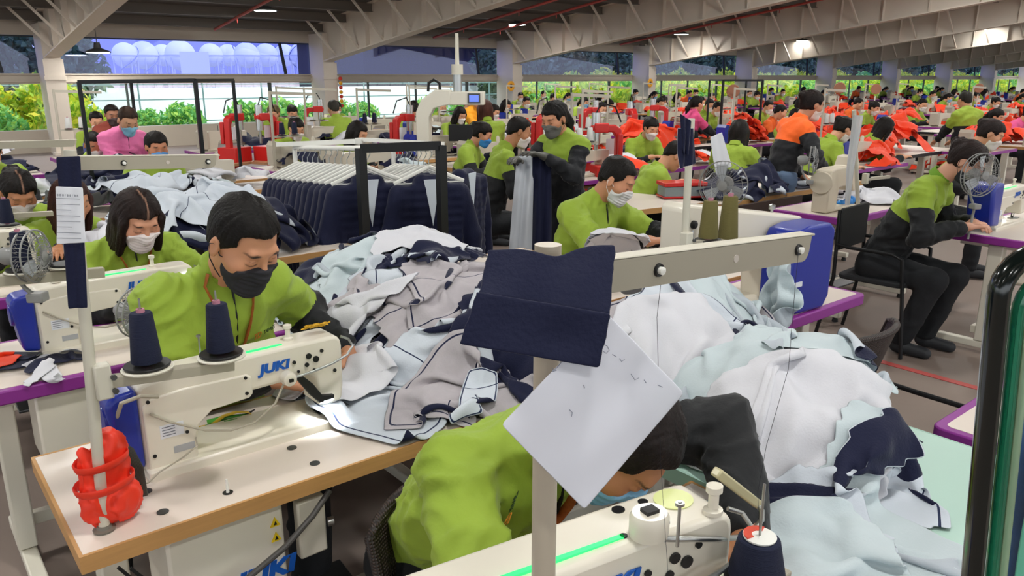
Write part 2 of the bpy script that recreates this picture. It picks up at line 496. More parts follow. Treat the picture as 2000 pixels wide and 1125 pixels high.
def cloth_kinds():
    return dict(
        navy=(cloth_mat('navy_shell', '161a36', rough=0.7, bump=0.2), cloth_mat('pale_lining_plain', 'c4cbd3', 'c4cbd3', lines=False)),
        pale=(cloth_mat('pale_lining', 'c9d0d9', '26304e'), cloth_mat('navy_shell', '161a36')),
        ice=(cloth_mat('ice_lining', 'c2ced2', 'c2ced2', lines=False), cloth_mat('ice_back', 'b4bcc4', 'b4bcc4', lines=False)),
        grey=(cloth_mat('grey_mesh_lining', 'b3adb1', '1f2440', mottled=0.10), cloth_mat('navy_shell', '161a36')),
        white=(cloth_mat('white_cloth', 'd4d4da', 'd4d4da', lines=False), cloth_mat('white_cloth', 'd4d4da')),
        orange=(cloth_mat('orange_shell', 'ee4420', rough=0.6), cloth_mat('orange_shell', 'ee4420')),
        brown=(cloth_mat('taupe_mesh', '7e7278', mottled=0.2), cloth_mat('navy_shell', '161a36')))
def garment(g, colour, kind, W, Hh, cx, cy, rot, seed, label=None, group=None, name='garment', **kw):
    P, Q, U, V, d = drape(g, kind, W, Hh, cx, cy, math.radians(rot), seed, **kw)
    if '_mesh' not in globals(): pass
    face, back = CK[colour]
    o = P.mean(0); o[2] = P[:, 2].min()
    me = np_mesh(name, P - o, Q, [face, back], attrs=dict(sa=np.abs(U) - 0.10 - 0.05 * np.sin(V * 9 + seed), sb=d - 0.02))
    ob = link_mesh(name, me); ob.location = tuple(o)
    sd = ob.modifiers.new('thick', 'SOLIDIFY'); sd.thickness = 0.003; sd.offset = 0; sd.material_offset = 1; sd.material_offset_rim = 0
    sb = ob.modifiers.new('sub', 'SUBSURF'); sb.levels = 1; sb.render_levels = 1
    tag(ob, label, 'garment', group)
    return ob
# ------------------------------------------------------------------ people
V3 = lambda *a: np.array(a, np.float32)
def rotm(pitch=0, yaw=0, roll=0):
    """pitch > 0 looks down, yaw > 0 turns to the person's left (+X), roll tips to their left; person faces -Y"""
    return np.array(Euler((math.radians(-pitch) * -1, math.radians(roll), math.radians(yaw)), 'XYZ').to_matrix(), np.float32)

def mat_hair():
    m = mat_attr('hair', rough=.5, bump=.35, bscale=140); m.node_tree.nodes['Principled BSDF'].inputs['Specular IOR Level'].default_value = .22; return m

def head_sdf(q, full=True):
    d = sd_ell(q, V3(0, .014, .030), V3(.074, .093, .084))
    d = smin(d, sd_ell(q, V3(0, -.022, -.035), V3(.060, .066, .078)), .035)
    d = smin(d, sd_ell(q, V3(0, -.058, -.092), V3(.028, .026, .024)), .035)          # chin
    ax = np.stack([np.abs(q[..., 0]), q[..., 1], q[..., 2]], -1)
    d = smin(d, sd_ell(ax, V3(.046, -.050, -.022), V3(.022, .026, .020)), .03)         # cheek
    d = smin(d, sd_cap(q, (-.034, -.077, .030), (.034, -.077, .030), .009), .02)     # brow ridge
    if full:
        d = smax(d, -sd_ell(ax, V3(.032, -.094, .008), V3(.017, .014, .011)), .012)     # socket
        d = smin(d, sd_ell(ax, V3(.031, -.074, .006), V3(.0145, .0125, .0115)), .004)  # lidded eye
        d = smin(d, sd_cap(q, (0, -.086, .012), (0, -.104, -.026), .006, .0105), .012)  # nose
        d = smin(d, sd_ell(ax, V3(.011, -.093, -.030), V3(.008, .009, .007)), .006)
        d = smin(d, sd_cap(q, (-.016, -.086, -.060), (.016, -.086, -.060), .005), .008)
        d = smin(d, sd_cap(q, (-.012, -.084, -.069), (.012, -.084, -.069), .006), .008)
        ear = sd_ell(ax, V3(.079, .012, -.006), V3(.008, .018, .031))
        ear = smax(ear, -sd_ell(ax, V3(.088, .008, -.002), V3(.006, .009, .018)), .006)
        d = smin(d, ear, .008)
    return d
def head_tint(q, skin, R=0):
    n = len(q); c = np.tile(np.array(srgb(skin)[:3]), (n, 1))
    ax = np.abs(q[:, 0])
    def blend(col, w):
        nonlocal c
        w = np.clip(w, 0, 1)[:, None]; c = c * (1 - w) + np.array(srgb(col)[:3]) * w
    red = tuple()
    blend('c07058', 0.35 * np.exp(-(((ax - .045) / .02) ** 2 + ((q[:, 2] + .022) / .02) ** 2)) * (q[:, 1] < 0))
    blend('b86a50', 0.3 * np.exp(-((ax / .014) ** 2 + ((q[:, 2] + .028) / .014) ** 2)) * (q[:, 1] < -.08))
    brow = ((ax - .033) / .017) ** 2 + ((q[:, 2] - .028 - .004 * np.cos((ax - .03) * 90)) / .0042) ** 2
    blend('2a1f1c', 1.35 - brow); c = c
    lash = ((ax - .031) / .0155) ** 2 + ((q[:, 2] + .002 + 14 * (ax - .031) ** 2 * -1) / .0019) ** 2
    blend('1e1614', (1.5 - lash) * (q[:, 1] < -.06))
    lid = ((ax - .031) / .015) ** 2 + ((q[:, 2] - .012) / .0014) ** 2
    blend('8a5744', 0.7 * (1.2 - lid) * (q[:, 1] < -.06))
    lip = (ax / .02) ** 2 + ((q[:, 2] + .064) / .008) ** 2
    blend('a4574f', (1.3 - lip) * (q[:, 1] < -.07))
    hairline = np.clip((q[:, 2] - .07) / .02, 0, 1) * np.clip((q[:, 1] + .1) / .04, 0, 1)
    blend('3a2c28', 0.5 * hairline)
    return c

def hand_sdf(P, w, d, n, side, curl=0.5, spread=0.0):
    d = d / np.linalg.norm(d); n = n - d * float(n @ d); n = n / np.linalg.norm(n); s = np.cross(d, n) * side
    R = np.stack([d, s, n], 1).astype(np.float32)
    D = sd_box(P, w + d * .048, V3(.044, .039, .013), .012, R)
    D = smin(D, sd_cap(P, w - d * .02, w + d * .02, .026, .028), .02)
    for k, (o, L) in enumerate(((.030, .040), (.010, .045), (-.011, .042), (-.030, .033))):
        a = w + d * (.088 - abs(o - .005) * .25) + s * o; th = curl * (0.7 + 0.12 * k); dirv = d + s * (o * 3 * spread)
        p = a; r = .0095 if k < 3 else .0082
        for seg, ll in enumerate((L, L * .62, L * .5)):
            th2 = th * (0.55 + seg * .75)
            v = dirv * math.cos(th2) + n * math.sin(th2); q = p + v * ll
            D = smin(D, sd_cap(P, p, q, r, r * .9), .006); p = q; r *= .92
    a = w + d * .022 + s * .030; b = a + (d * .6 + s * .62 + n * .25) * .042; c = b + (d * .85 + s * .2 + n * .35) * .034
    D = smin(D, sd_cap(P, a, b, .0125, .011), .012); D = smin(D, sd_cap(P, b, c, .011, .009), .005)
    return D

def ik(sh, w, l1, l2, pole):
    d = w - sh; L = np.linalg.norm(d); L2 = min(L, (l1 + l2) * .995); u = d / L
    w = sh + u * L2
    a = (l1 * l1 - l2 * l2 + L2 * L2) / (2 * L2); h = math.sqrt(max(1e-6, l1 * l1 - a * a))
    p = pole - u * float(pole @ u); p /= np.linalg.norm(p)
    return sh + u * a + p * h, w

def pose_make(seated=True, lean=18, side=0, twist=0, pitch=32, yaw=0, roll=0, hl=(.12, -.42, .80), hr=(-.16, -.42, .80), seat=.47, s=1.0, legs=None, headf=.05, spine=.49, elbow=(.5, .35, -.8), elbow_l=None, hung=False):
    J = {}
    pz = seat + .09 if seated else .90 * s
    pel = V3(0, 0, pz)
    up = V3(math.sin(math.radians(side)), -math.sin(math.radians(lean)), math.cos(math.radians(lean))); up /= np.linalg.norm(up)
    nb = pel + up * spine * s
    tw = math.radians(twist); sx = V3(math.cos(tw), math.sin(tw), 0); sx = sx - up * float(sx @ up); sx /= np.linalg.norm(sx)
    fwd = np.cross(up, sx)            # towards the back is +; front = -fwd
    J['up'], J['sx'] = up, sx
    J['pel'], J['nb'] = pel, nb
    J['sl'] = nb + sx * .165 * s - up * .045; J['sr'] = nb - sx * .165 * s - up * .045
    RH = rotm(pitch, yaw, roll)
    J['R'] = RH
    J['hc'] = nb + up * .045 * s + V3(0, -headf, .0) + RH @ V3(0, -.02, .115)
    for k, h, sg in (('l', hl, 1), ('r', hr, -1)):
        el_ = elbow_l if (k == 'l' and elbow_l) else elbow
        e, w = ik(J['s' + k], V3(*h), .275 * s, .245 * s, V3(el_[0] * sg, el_[1], el_[2])); J['e' + k], J['w' + k] = e, w
    if seated:
        J['hipl'], J['hipr'] = pel + V3(.09, 0, -.01), pel + V3(-.09, 0, -.01)
        lg = legs or ((.13, -.40, .50), (.13, -.38, .09), (-.13, -.40, .50), (-.13, -.38, .09))
    else:
        J['hipl'], J['hipr'] = pel + V3(.085, 0, -.03), pel + V3(-.085, 0, -.03)
        lg = legs or ((.09, -.03, .47), (.09, .02, .09), (-.09, -.03, .47), (-.09, .02, .09))
    J['kl'], J['al'], J['kr'], J['ar'] = [V3(*p) for p in lg]
    J['s'] = s
    return J

def jacket_sdf(J, bulk=1.0):
    pel, nb, up, sx, s = J['pel'], J['nb'], J['up'], J['sx'], J['s']
    fr = np.cross(up, sx); R = np.stack([sx, fr, up], 1)
    L = float(np.linalg.norm(nb - pel))
    def torso(P):
        q = (P - pel) @ R.astype(np.float32)
        q = q * V3(1, 1.38, 1)
        d = sd_cap(q, (0, 0, -.02), (0, 0, L * .50), .158 * s * bulk, .150 * s * bulk)
        d = smin(d, sd_cap(q, (0, 0, L * .5), (0, -.012, L * .78), .15 * s * bulk, .146 * s * bulk), .08)
        d = smin(d, sd_cap(q, (-.105 * s, 0.012, L * .86), (.105 * s, 0.012, L * .86), .078 * s * bulk), .07)
        d = smin(d, sd_cap(q, (0, 0, L * .9), (0, -.02, L * 1.05), .075, .064), .05)
        d = np.maximum(d, -(q[..., 2] + .10))
        return d * .86
    def arms(P):
        out = None
        for k in 'lr':
            S, E_, W = J['s' + k], J['e' + k], J['w' + k]
            u = (W - E_) / np.linalg.norm(W - E_)
            a = smin(sd_cap(P, S, E_, .066 * s * bulk, .055 * s * bulk), sd_cap(P, E_, W - u * .01, .055 * s * bulk, .040 * s), .03)
            out = a if out is None else np.minimum(out, a)
        return out
    return torso, arms

def concat(parts):
    Vs, Qs, o = [], [], 0
    for V, Q in parts:
        Vs.append(V); Qs.append(Q + o); o += len(V)
    return np.concatenate(Vs), np.concatenate(Qs)

STY = dict(skin='d39a77', hair='short', haircol='17120f', hs=1.0, top='94ae38', low='121417', zone=.30, arm=.85, mask='f0f0f0', trousers='15171b',
           shoes='26282c', bulk=1.0, bald=0, lanyard=None, collar=None, part=False, glove=None)
def person(J, res=.012, hres=.006, name='person', hands=True, legs=True, curl=.5, handn=None, **st):
    S = dict(STY); S.update(st); HS = S.get('hs', 1.0)
    root = empty(name)
    s = J['s']; R = J['R']; hc = J['hc']
    # ---- body: head, neck, trunk, arms, hands as one mesh
    fine = hres <= .006
    parts = []
    def hf(P):
        q = (P - hc) @ R / HS
        d = head_sdf(q, True) * HS
        nk = sd_cap(P, J['nb'] - J['up'] * .03, hc + R @ V3(0, .03, -.05), .056 * s, .052 * s)
        return smin(d, nk, .02)
    lo = np.minimum(hc, J['nb']) - .14; hi = np.maximum(hc, J['nb']) + .14
    Vh, Qh = snet(hf, lo, hi, hres); Vh = relax(Vh, Qh, 1, .4)
    tint_h = head_tint((Vh - hc) @ R / HS, S['skin'])
    parts.append((Vh, Qh)); tints = [tint_h]
    tor, arm = jacket_sdf(J, S['bulk'])
    hsp = []
    for k, sg in (('l', 1), ('r', -1)):
        W, E_ = J['w' + k], J['e' + k]; u = (W - E_) / np.linalg.norm(W - E_)
        hd = u.copy(); hd[2] = hd[2] * .5 if handn is None else hd[2]
        if 'hd' + k in J: hd = J['hd' + k]
        nrm = V3(0, 0, -1) if handn is None else V3(*handn)
        if 'hn' + k in J: nrm = J['hn' + k]
        hsp.append((lambda P, W=W, E_=E_, u=u, hd=hd, nrm=nrm, sg=sg: smin(hand_sdf(P, W + u * .02, hd, nrm, -sg, curl), sd_cap(P, E_ + u * .08, W + u * .02, .034, .026), .012), W, hd))
    trunk = lambda P: np.minimum(tor(P) + .022, arm(P) + .018)
    if fine:
        Vt, Qt = snet(trunk, np.min([J[k] for k in ('pel', 'nb', 'el', 'er', 'wl', 'wr')], 0) - .2, np.max([J[k] for k in ('pel', 'nb', 'el', 'er', 'wl', 'wr')], 0) + .2, .024)
        parts = [(Vh, Qh), (Vt, Qt)]; tints = [tint_h, np.tile(np.array(srgb(S['skin'])[:3]), (len(Vt), 1))]
        for f, W, hd in hsp:
            r = .0038 if hres <= .004 else .006
            V_, Q_ = snet(f, np.minimum(W, W + hd * .2) - .1, np.maximum(W, W + hd * .2) + .1, r)
            parts.append((V_, Q_)); tints.append(np.tile(np.array(srgb(S['glove'] or S['skin'])[:3]) * (1.0 if S['glove'] else .95), (len(V_), 1)))
    else:
        ks = np.array([J[k] for k in ('pel', 'nb', 'el', 'er', 'wl', 'wr')] + [W + hd * .15 for _, W, hd in hsp] + [hc])
        allf = lambda P: np.minimum(np.minimum(hf(P), trunk(P)), np.minimum(hsp[0][0](P), hsp[1][0](P)))
        Vb, Qb = snet(allf, ks.min(0) - .15, ks.max(0) + .13, max(hres, .0115))
        tb_ = head_tint((Vb - hc) @ R / HS, S['skin'])
        if S['glove']:
            hh = np.minimum(hsp[0][0](Vb), hsp[1][0](Vb)) < .004; tb_[hh] = np.array(srgb(S['glove'])[:3])
        parts = [(Vb, Qb)]; tints = [tb_]
    V, Q = concat(parts)
    me = np_mesh('body', V, Q, mat_attr('skin', rough=.5, bump=.04, bscale=300), colors=dict(tint=np.concatenate(tints)))
    link_mesh('body', me, root)
    # ---- jacket
    nseed = int(abs(hc[0] * 1000)) % 97
    def jf(P):
        d = smin(tor(P), arm(P), .035)
        return d
    allp = np.array([J[k] for k in ('pel', 'nb', 'sl', 'sr', 'el', 'er', 'wl', 'wr')])
    Vj, Qj = snet(jf, allp.min(0) - .22, allp.max(0) + .17, res)
    Vj = relax(Vj, Qj, 2, .5); N = vnormals(Vj, Qj)
    w1 = vnoise(Vj[:, 0] * 5, Vj[:, 1] * 5, Vj[:, 2] * 5, nseed)
    rid = 1 - np.abs(vnoise(Vj[:, 0] * 9 + w1 * 2, Vj[:, 1] * 9, Vj[:, 2] * 13 + w1, nseed + 1))
    rid2 = 1 - np.abs(vnoise(Vj[:, 0] * 20 + w1 * 3, Vj[:, 1] * 20, Vj[:, 2] * 26, nseed + 2))
    el = np.minimum(np.linalg.norm(Vj - J['el'], axis=1), np.linalg.norm(Vj - J['er'], axis=1))
    wv = w1 * 1.5
    rid3 = 1 - np.abs(vnoise(Vj[:, 0] * 13 + wv * 2 + Vj[:, 2] * 5, Vj[:, 1] * 13 + wv, Vj[:, 2] * 6 + wv, nseed + 5))
    Vj = Vj + N * ((rid ** 2 * .014 - .007) + rid3 ** 3 * .010 + (rid2 ** 3 * .011 - .003) * np.clip(1.6 - el / .16, .45, 1.4))[:, None]
    dt, da = tor(Vj), arm(Vj)
    L = float(np.linalg.norm(J['nb'] - J['pel']))
    zt = (Vj - J['pel']) @ J['up'] / L - S['zone']
    za = np.full(len(Vj), 9.0); dm = np.full(len(Vj), 9.0)
    for k in 'lr':
        a, b = J['s' + k], J['e' + k]; ab = b - a; t = ((Vj - a) @ ab) / float(ab @ ab)
        dd = np.minimum(sd_cap(Vj, a, b, .05), sd_cap(Vj, b, J['w' + k], .05))
        fore = sd_cap(Vj, b, J['w' + k], .05) < sd_cap(Vj, a, b, .05)
        t = np.where(fore & (t > .4), 1.5, t)
        arm_t = S['arm'] if not isinstance(S['arm'], tuple) else S['arm']['lr'.index(k)]
        za = np.where(dd < dm, arm_t - t, za); dm = np.minimum(dd, dm)
    zone = np.where(da < dt, za * .3, zt)
    if S.get('collar'):
        pass
    me = np_mesh('jacket', Vj, Qj, mat_zone('jacket_%s_%s' % (S['top'], S['low']), S['top'], S['low']), attrs=dict(zone=zone))
    jk = link_mesh('jacket', me, root)
    # collar: a short standing band around the neck
    mb = MB(); c0 = J['nb'] + J['up'] * .012; ax = (J['up'] + V3(0, -.35, 0)); ax /= np.linalg.norm(ax)
    pr = [(.066, 0), (.064, .045), (.058, .046), (.058, 0)]
    mb.lathe([(r * s, h * s) for r, h in pr], c0, 28, ax)
    mb.build('collar', mat('collar_' + (S['collar'] or S['top']), S['collar'] or S['top'], rough=.75), root, smooth=60)
    # ---- trousers, shoes
    if legs:
        def tf(P):
            d = sd_cap(P, J['hipl'], J['hipr'], .105 * s)
            d = smin(d, sd_cap(P, J['hipl'], J['kl'], .090 * s, .066 * s), .05); d = smin(d, sd_cap(P, J['hipr'], J['kr'], .090 * s, .066 * s), .05)
            for k in 'lr':
                d = smin(d, sd_cap(P, J['k' + k], J['a' + k], .066 * s, .055 * s), .03)
            return np.maximum(d, J['al'][2] - .02 - P[..., 2])
        al = np.array([J[k] for k in ('hipl', 'hipr', 'kl', 'kr', 'al', 'ar')])
        Vt, Qt = snet(tf, al.min(0) - .12, al.max(0) + .13, max(res, .014)); N = vnormals(Vt, Qt)
        Vt = Vt + N * (.010 * (1 - np.abs(vnoise(Vt[:, 0] * 8, Vt[:, 1] * 8, Vt[:, 2] * 16, nseed + 7))) ** 2)[:, None]
        link_mesh('trousers', np_mesh('trousers', Vt, Qt, mat('trousers_' + S['trousers'], S['trousers'], rough=.85, bump=.2, bscale=60)), root)
        for k in 'lr':
            a = J['a' + k]
            sf = lambda P: np.maximum(smin(sd_cap(P, a + V3(0, .02, -.04), a + V3(0, -.15, -.055), .042, .036), sd_cap(P, a, a + V3(0, 0, -.04), .04), .02), .006 - P[..., 2] + (a[2] - .09))
            Vs, Qs = snet(sf, a - V3(.08, .24, .12), a + V3(.08, .1, .06), .012 if not fine else .008)
            link_mesh('shoe', np_mesh('shoe', Vs, Qs, mat('shoe_' + S['shoes'], S['shoes'], rough=.6)), root)
    # ---- hair
    kind = S['hair']
    def hairf(P):
        q = (P - hc) @ R / HS; x, y, z = q[..., 0], q[..., 1], q[..., 2]; ax = np.abs(x)
        nz = .004 * np.sin(x * 90 + z * 30) * np.sin(y * 70)
        off = .011 if kind != 'short' else .007 + .006 * np.clip((z - .03) / .06, 0, 1)
        d = smin(sd_ell(q, V3(0, .014, .030), V3(.074, .093, .084)), sd_ell(q, V3(0, .03, -.03), V3(.062, .06, .06)), .03) - off - nz * .6
        yl = np.clip((y + .085) / .15, 0, 1)
        zl = (.084 if kind == 'short' else .066) - .006 * np.cos(x * 60) + (-.135) * yl ** 1.3
        if kind == 'short': zl = np.where(ax > .055, np.maximum(zl, -.02 + .0 * y), zl) + np.where((ax > .06) & (y < .0) & (y > -.045), -.03, 0)
        if kind == 'bald': zl = zl + .0
        d = smax(d, (zl - z) * .8, .008)
        if kind in ('long', 'bob', 'pony', 'bun'):
            face = sd_box(q, V3(0, -.085, -.05), V3(.056, .075, .118 if kind != 'bob' else .13), .03)
            shell = sd_ell(q, V3(0, .022, .005), V3(.092, .103, .118)) + nz
            if kind in ('long', 'bob'):
                Ln = -.20 if kind == 'bob' else -.30
                shell = smin(shell, sd_box(q, V3(0, .035, (Ln + .02) / 2), V3(.088, .062, abs(Ln) / 2 + .02), .05) + nz, .03)
                shell = smin(shell, sd_cap(np.stack([ax, y, z], -1), (.074, -.035, .02), (.078, -.050, Ln + .06), .022, .014) + nz, .02)
            shell = smax(shell, -face, .015)
            d = smin(d, shell, .008) if kind != 'pony' and kind != 'bun' else smin(d, smax(sd_ell(q, V3(0, .022, .022), V3(.084, .103, .097)) + nz, -face - .0 * z, .012), .006)
            if kind == 'pony': d = smin(d, smin(sd_cap(q, (0, .115, .03), (.0, .15, -.10), .026, .034), sd_cap(q, (0, .15, -.10), (0, .14, -.30), .034, .014), .03) + nz * 1.5, .02)
            if kind == 'bun': d = smin(d, sd_ell(q, V3(0, .11, .045), V3(.042, .038, .042)) + nz * 2, .012)
            d = smax(d, -sd_ell(np.stack([ax, y, z], -1), V3(.083, -.005, -.012), V3(.02, .026, .036)), .01) if kind in ('pony', 'bun') else d
        if kind in ('pony', 'bun'):
            d = np.where(z < -.06, np.maximum(d, -(y - .045)), d)
        return d
    lowz = .33 if kind in ('long', 'pony') else .24
    cs = np.array([hc + R @ V3(a, b, c) for a in (-.12, .12) for b in (-.13, .2) for c in (-lowz, .14)])
    Vr, Qr = snet(hairf, cs.min(0), cs.max(0), hres * 1.1 if fine else .012)
    Vr = relax(Vr, Qr, 1, .5); q = (Vr - hc) @ R / HS; Nr = vnormals(Vr, Qr)
    an = np.arctan2(q[:, 0], q[:, 1] + .02)
    Vr = Vr + Nr * (.0022 * vnoise(an * 14, q[:, 2] * 12, 0, 4) + .0016 * vnoise(an * 34, q[:, 2] * 20, 0, 5))[:, None] * (1 if kind != 'short' else .6)
    base = np.array(srgb(S['haircol'])[:3]); tint = np.tile(base, (len(Vr), 1))
    st_ = vnoise(q[:, 0] * 160, q[:, 1] * 30, q[:, 2] * 8, 3)[:, None]; tint = tint * (1 + .5 * st_)
    if S['part']:
        w = np.clip(1 - np.abs(q[:, 0] + .004 * np.sin(q[:, 1] * 40)) / .0045, 0, 1) * (q[:, 2] > .05) * (q[:, 1] < .04)
        tint = tint * (1 - .75 * w[:, None]) + np.array(srgb('b98c74')[:3]) * .75 * w[:, None]
    link_mesh('hair', np_mesh('hair', Vr, Qr, mat_hair(), colors=dict(tint=tint)), root)
    # ---- face mask
    if S['mask']:
        def mf(P):
            q = (P - hc) @ R / HS; x, y, z = q[..., 0], q[..., 1], q[..., 2]
            d = smin(head_sdf(q, False), sd_cap(q, (0, -.088, -.012), (0, -.099, -.034), .010, .012), .035)
            d = smin(d, sd_ell(q, V3(0, -.062, -.085), V3(.034, .032, .028)), .03)
            d = d - .0055 - .0016 * np.sin(z * 420) * (np.abs(x) < .05)
            top = -.006 - .5 * np.maximum(np.abs(x) - .01, 0) * .55
            return np.maximum(np.maximum(np.maximum(d, z - top), -.122 + .28 * np.abs(x) - z + .0), np.maximum(y + .012, np.abs(x) - .064))
        cs = np.array([hc + R @ V3(a, b, c) for a in (-.08, .08) for b in (-.13, .02) for c in (-.15, .01)])
        Vm, Qm = snet(mf, cs.min(0) - .01, cs.max(0) + .01, hres * .9 if fine else .009)
        mk = link_mesh('face_mask', np_mesh('face_mask', relax(Vm, Qm, 1, .4), Qm, mat('mask_' + S['mask'], S['mask'], rough=.9, bump=.1, bscale=200)), root)
        if fine:
            mb = MB()
            for sg in (-1, 1):
                mb = MB()
                for z0 in (-.022, -.085):
                    pts = [hc + R @ V3(*p) * HS for p in ((sg * .060, -.022, z0), (sg * .0745, -.012, z0 * .75 + .0), (sg * .082, .012, z0 * .25 + (.012 if z0 > -.05 else -.02)), (sg * .086, .024, -.004))]
                    mb.tube(pts, .0016, 6)
                mb.build('ear_loop', mat('mask_' + S['mask'], S['mask']), mk)
    def proj(x, z, off=.004, front=-1):
        """point on the jacket front at local (x, z)"""
        y = -.6 * 1.0
        p = V3(x, -.75, z)
        for _ in range(60):
            d = float(jf(p[None])[0]); p = p + V3(0, max(d, .0005) * .8, 0)
            if d < off: break
        return tuple(p)
    root['_'] = 0; del root['_']
    def front(x, t):
        """x across, t up the trunk (0 pelvis .. 1 neck)"""
        b = J['pel'] + (J['nb'] - J['pel']) * t
        return proj(b[0] + x, b[2] + 0.0)
    J['front'] = front; J['jf'] = jf
    if S['lanyard']:
        mb = MB(); m_ = mat('lanyard_' + S['lanyard'], S['lanyard'], rough=.6, noise=.35, nscale=120)
        for sg in (-1, 1):
            pts = []
            for t, x in ((1.06, .060), (1.0, .072), (.93, .062), (.86, .05), (.78, .037), (.70, .024), (.62, .012), (.54, .004)):
                p = np.array(front(sg * x, t)); pts.append(p + V3(0, -.013, 0))
            mb.tube(pts, .004, 8, flat=(.0105, .0024))
        mb.build('lanyard', m_, root)
    if S.get('zip'):
        mb = MB(); pts = [np.array(front(.0, t)) + V3(0, -.004, 0) for t in (1.0, .92, .84, .76, .68, .6, .52, .44, .36)]
        mb.tube(pts, .004, 6, flat=(.006, .003)); mb.build('zip', mat('zip_' + S['zip'], S['zip']), root)
    return root
# ------------------------------------------------------------------ palette
CK = cloth_kinds()
cream = mat('cream_enamel', 'e4ddcd', rough=.32, spec=.5, coat=.3)
cream2 = mat('cream_paint', 'd9d4c4', rough=.45)
laminate = mat('laminate_top', 'ddd0c4', rough=.38, noise=.03, nscale=4)
wood_edge = mat('wood_edge', 'c0915a', rough=.55, noise=.18, nscale=9, stretch=(1, 1, 12))
purple = mat('purple_edge', '8d2f8f', rough=.45)
steel = mat('steel', 'b8bab8', rough=.3, metal=1.0)
dsteel = mat('dark_steel', '5a5b5c', rough=.4, metal=.8)
black = mat('black_plastic', '141416', rough=.45)
blackmetal = mat('black_tube', '17181a', rough=.4, metal=.2)
blue = mat('blue_cover', '1c2f96', rough=.35, coat=.2)
logo_blue = mat('logo_blue', '1558b4', rough=.4)
clear = mat('clear_plastic', 'f2f4f4', rough=.12, trans=.85, spec=.5)
polegrey = mat('pole_paint', 'c9c4b4', rough=.4)
armgrey = mat('arm_paint', 'aaa392', rough=.45)
navy_thread = mat('navy_thread', '131a36', rough=.8, bump=.5, bscale=40, stretch=(1, 1, 30))
olive_thread = mat('olive_thread', '6c6436', rough=.8, bump=.5, bscale=40, stretch=(1, 1, 30))
white_thread = mat('white_thread', 'dcdcd8', rough=.8, bump=.5, bscale=40, stretch=(1, 1, 30))
paper = mat('paper', 'dfe0ea', rough=.8)
papertag = mat('paper_tag', 'e6e8ee', rough=.8)
ink = mat('ink', '5c6270', rough=.8)
navy = CK['navy'][0]
red_paint = mat('red_paint', 'c62420', rough=.4, coat=.2)
white_plastic = mat('white_plastic', 'f0efe8', rough=.4)
led_green = mat('led_green', '37e07a', emit='18e060', estr=1.3, rough=.4)
led_white = mat('led_white', 'f4fbff', emit='eaf6ff', estr=8)
wicker = None
rubber = mat('rubber', '222326', rough=.7)
grille = mat('fan_grille', '8e8e8c', rough=.35)
fanblade = mat('fan_blade', 'b8bcc0', rough=.3, trans=.3)
skin_label = mat('label_plate', 'b9bcc0', rough=.35, metal=.4)
yellow = mat('yellow_sign', 'e9c81e', rough=.5)

def mat_wicker():
    m = bpy.data.materials.new('wicker'); nt, N, L, b = nodes(m)
    tc = N.new('ShaderNodeTexCoord'); w1 = N.new('ShaderNodeTexWave'); w2 = N.new('ShaderNodeTexWave')
    for w, d in ((w1, 'X'), (w2, 'Z')):
        w.bands_direction = d; w.inputs['Scale'].default_value = 42; L.new(tc.outputs['Object'], w.inputs['Vector'])
    mx = N.new('ShaderNodeMath'); mx.operation = 'MULTIPLY'; L.new(w1.outputs['Fac'], mx.inputs[0]); L.new(w2.outputs['Fac'], mx.inputs[1])
    cr = N.new('ShaderNodeMix'); cr.data_type = 'RGBA'; cr.inputs['A'].default_value = srgb('1d1512'); cr.inputs['B'].default_value = srgb('4a3830')
    L.new(mx.outputs[0], cr.inputs['Factor']); L.new(cr.outputs['Result'], b.inputs['Base Color'])
    bp = N.new('ShaderNodeBump'); bp.inputs['Strength'].default_value = .8; bp.inputs['Distance'].default_value = .004
    L.new(mx.outputs[0], bp.inputs['Height']); L.new(bp.outputs[0], b.inputs['Normal']); b.inputs['Roughness'].default_value = .5
    return m
wicker = mat_wicker()

def arc(cx, cz, r, a0, a1, n=6):
    return [(cx + r * math.cos(math.radians(a0 + (a1 - a0) * i / n)), cz + r * math.sin(math.radians(a0 + (a1 - a0) * i / n))) for i in range(n + 1)]

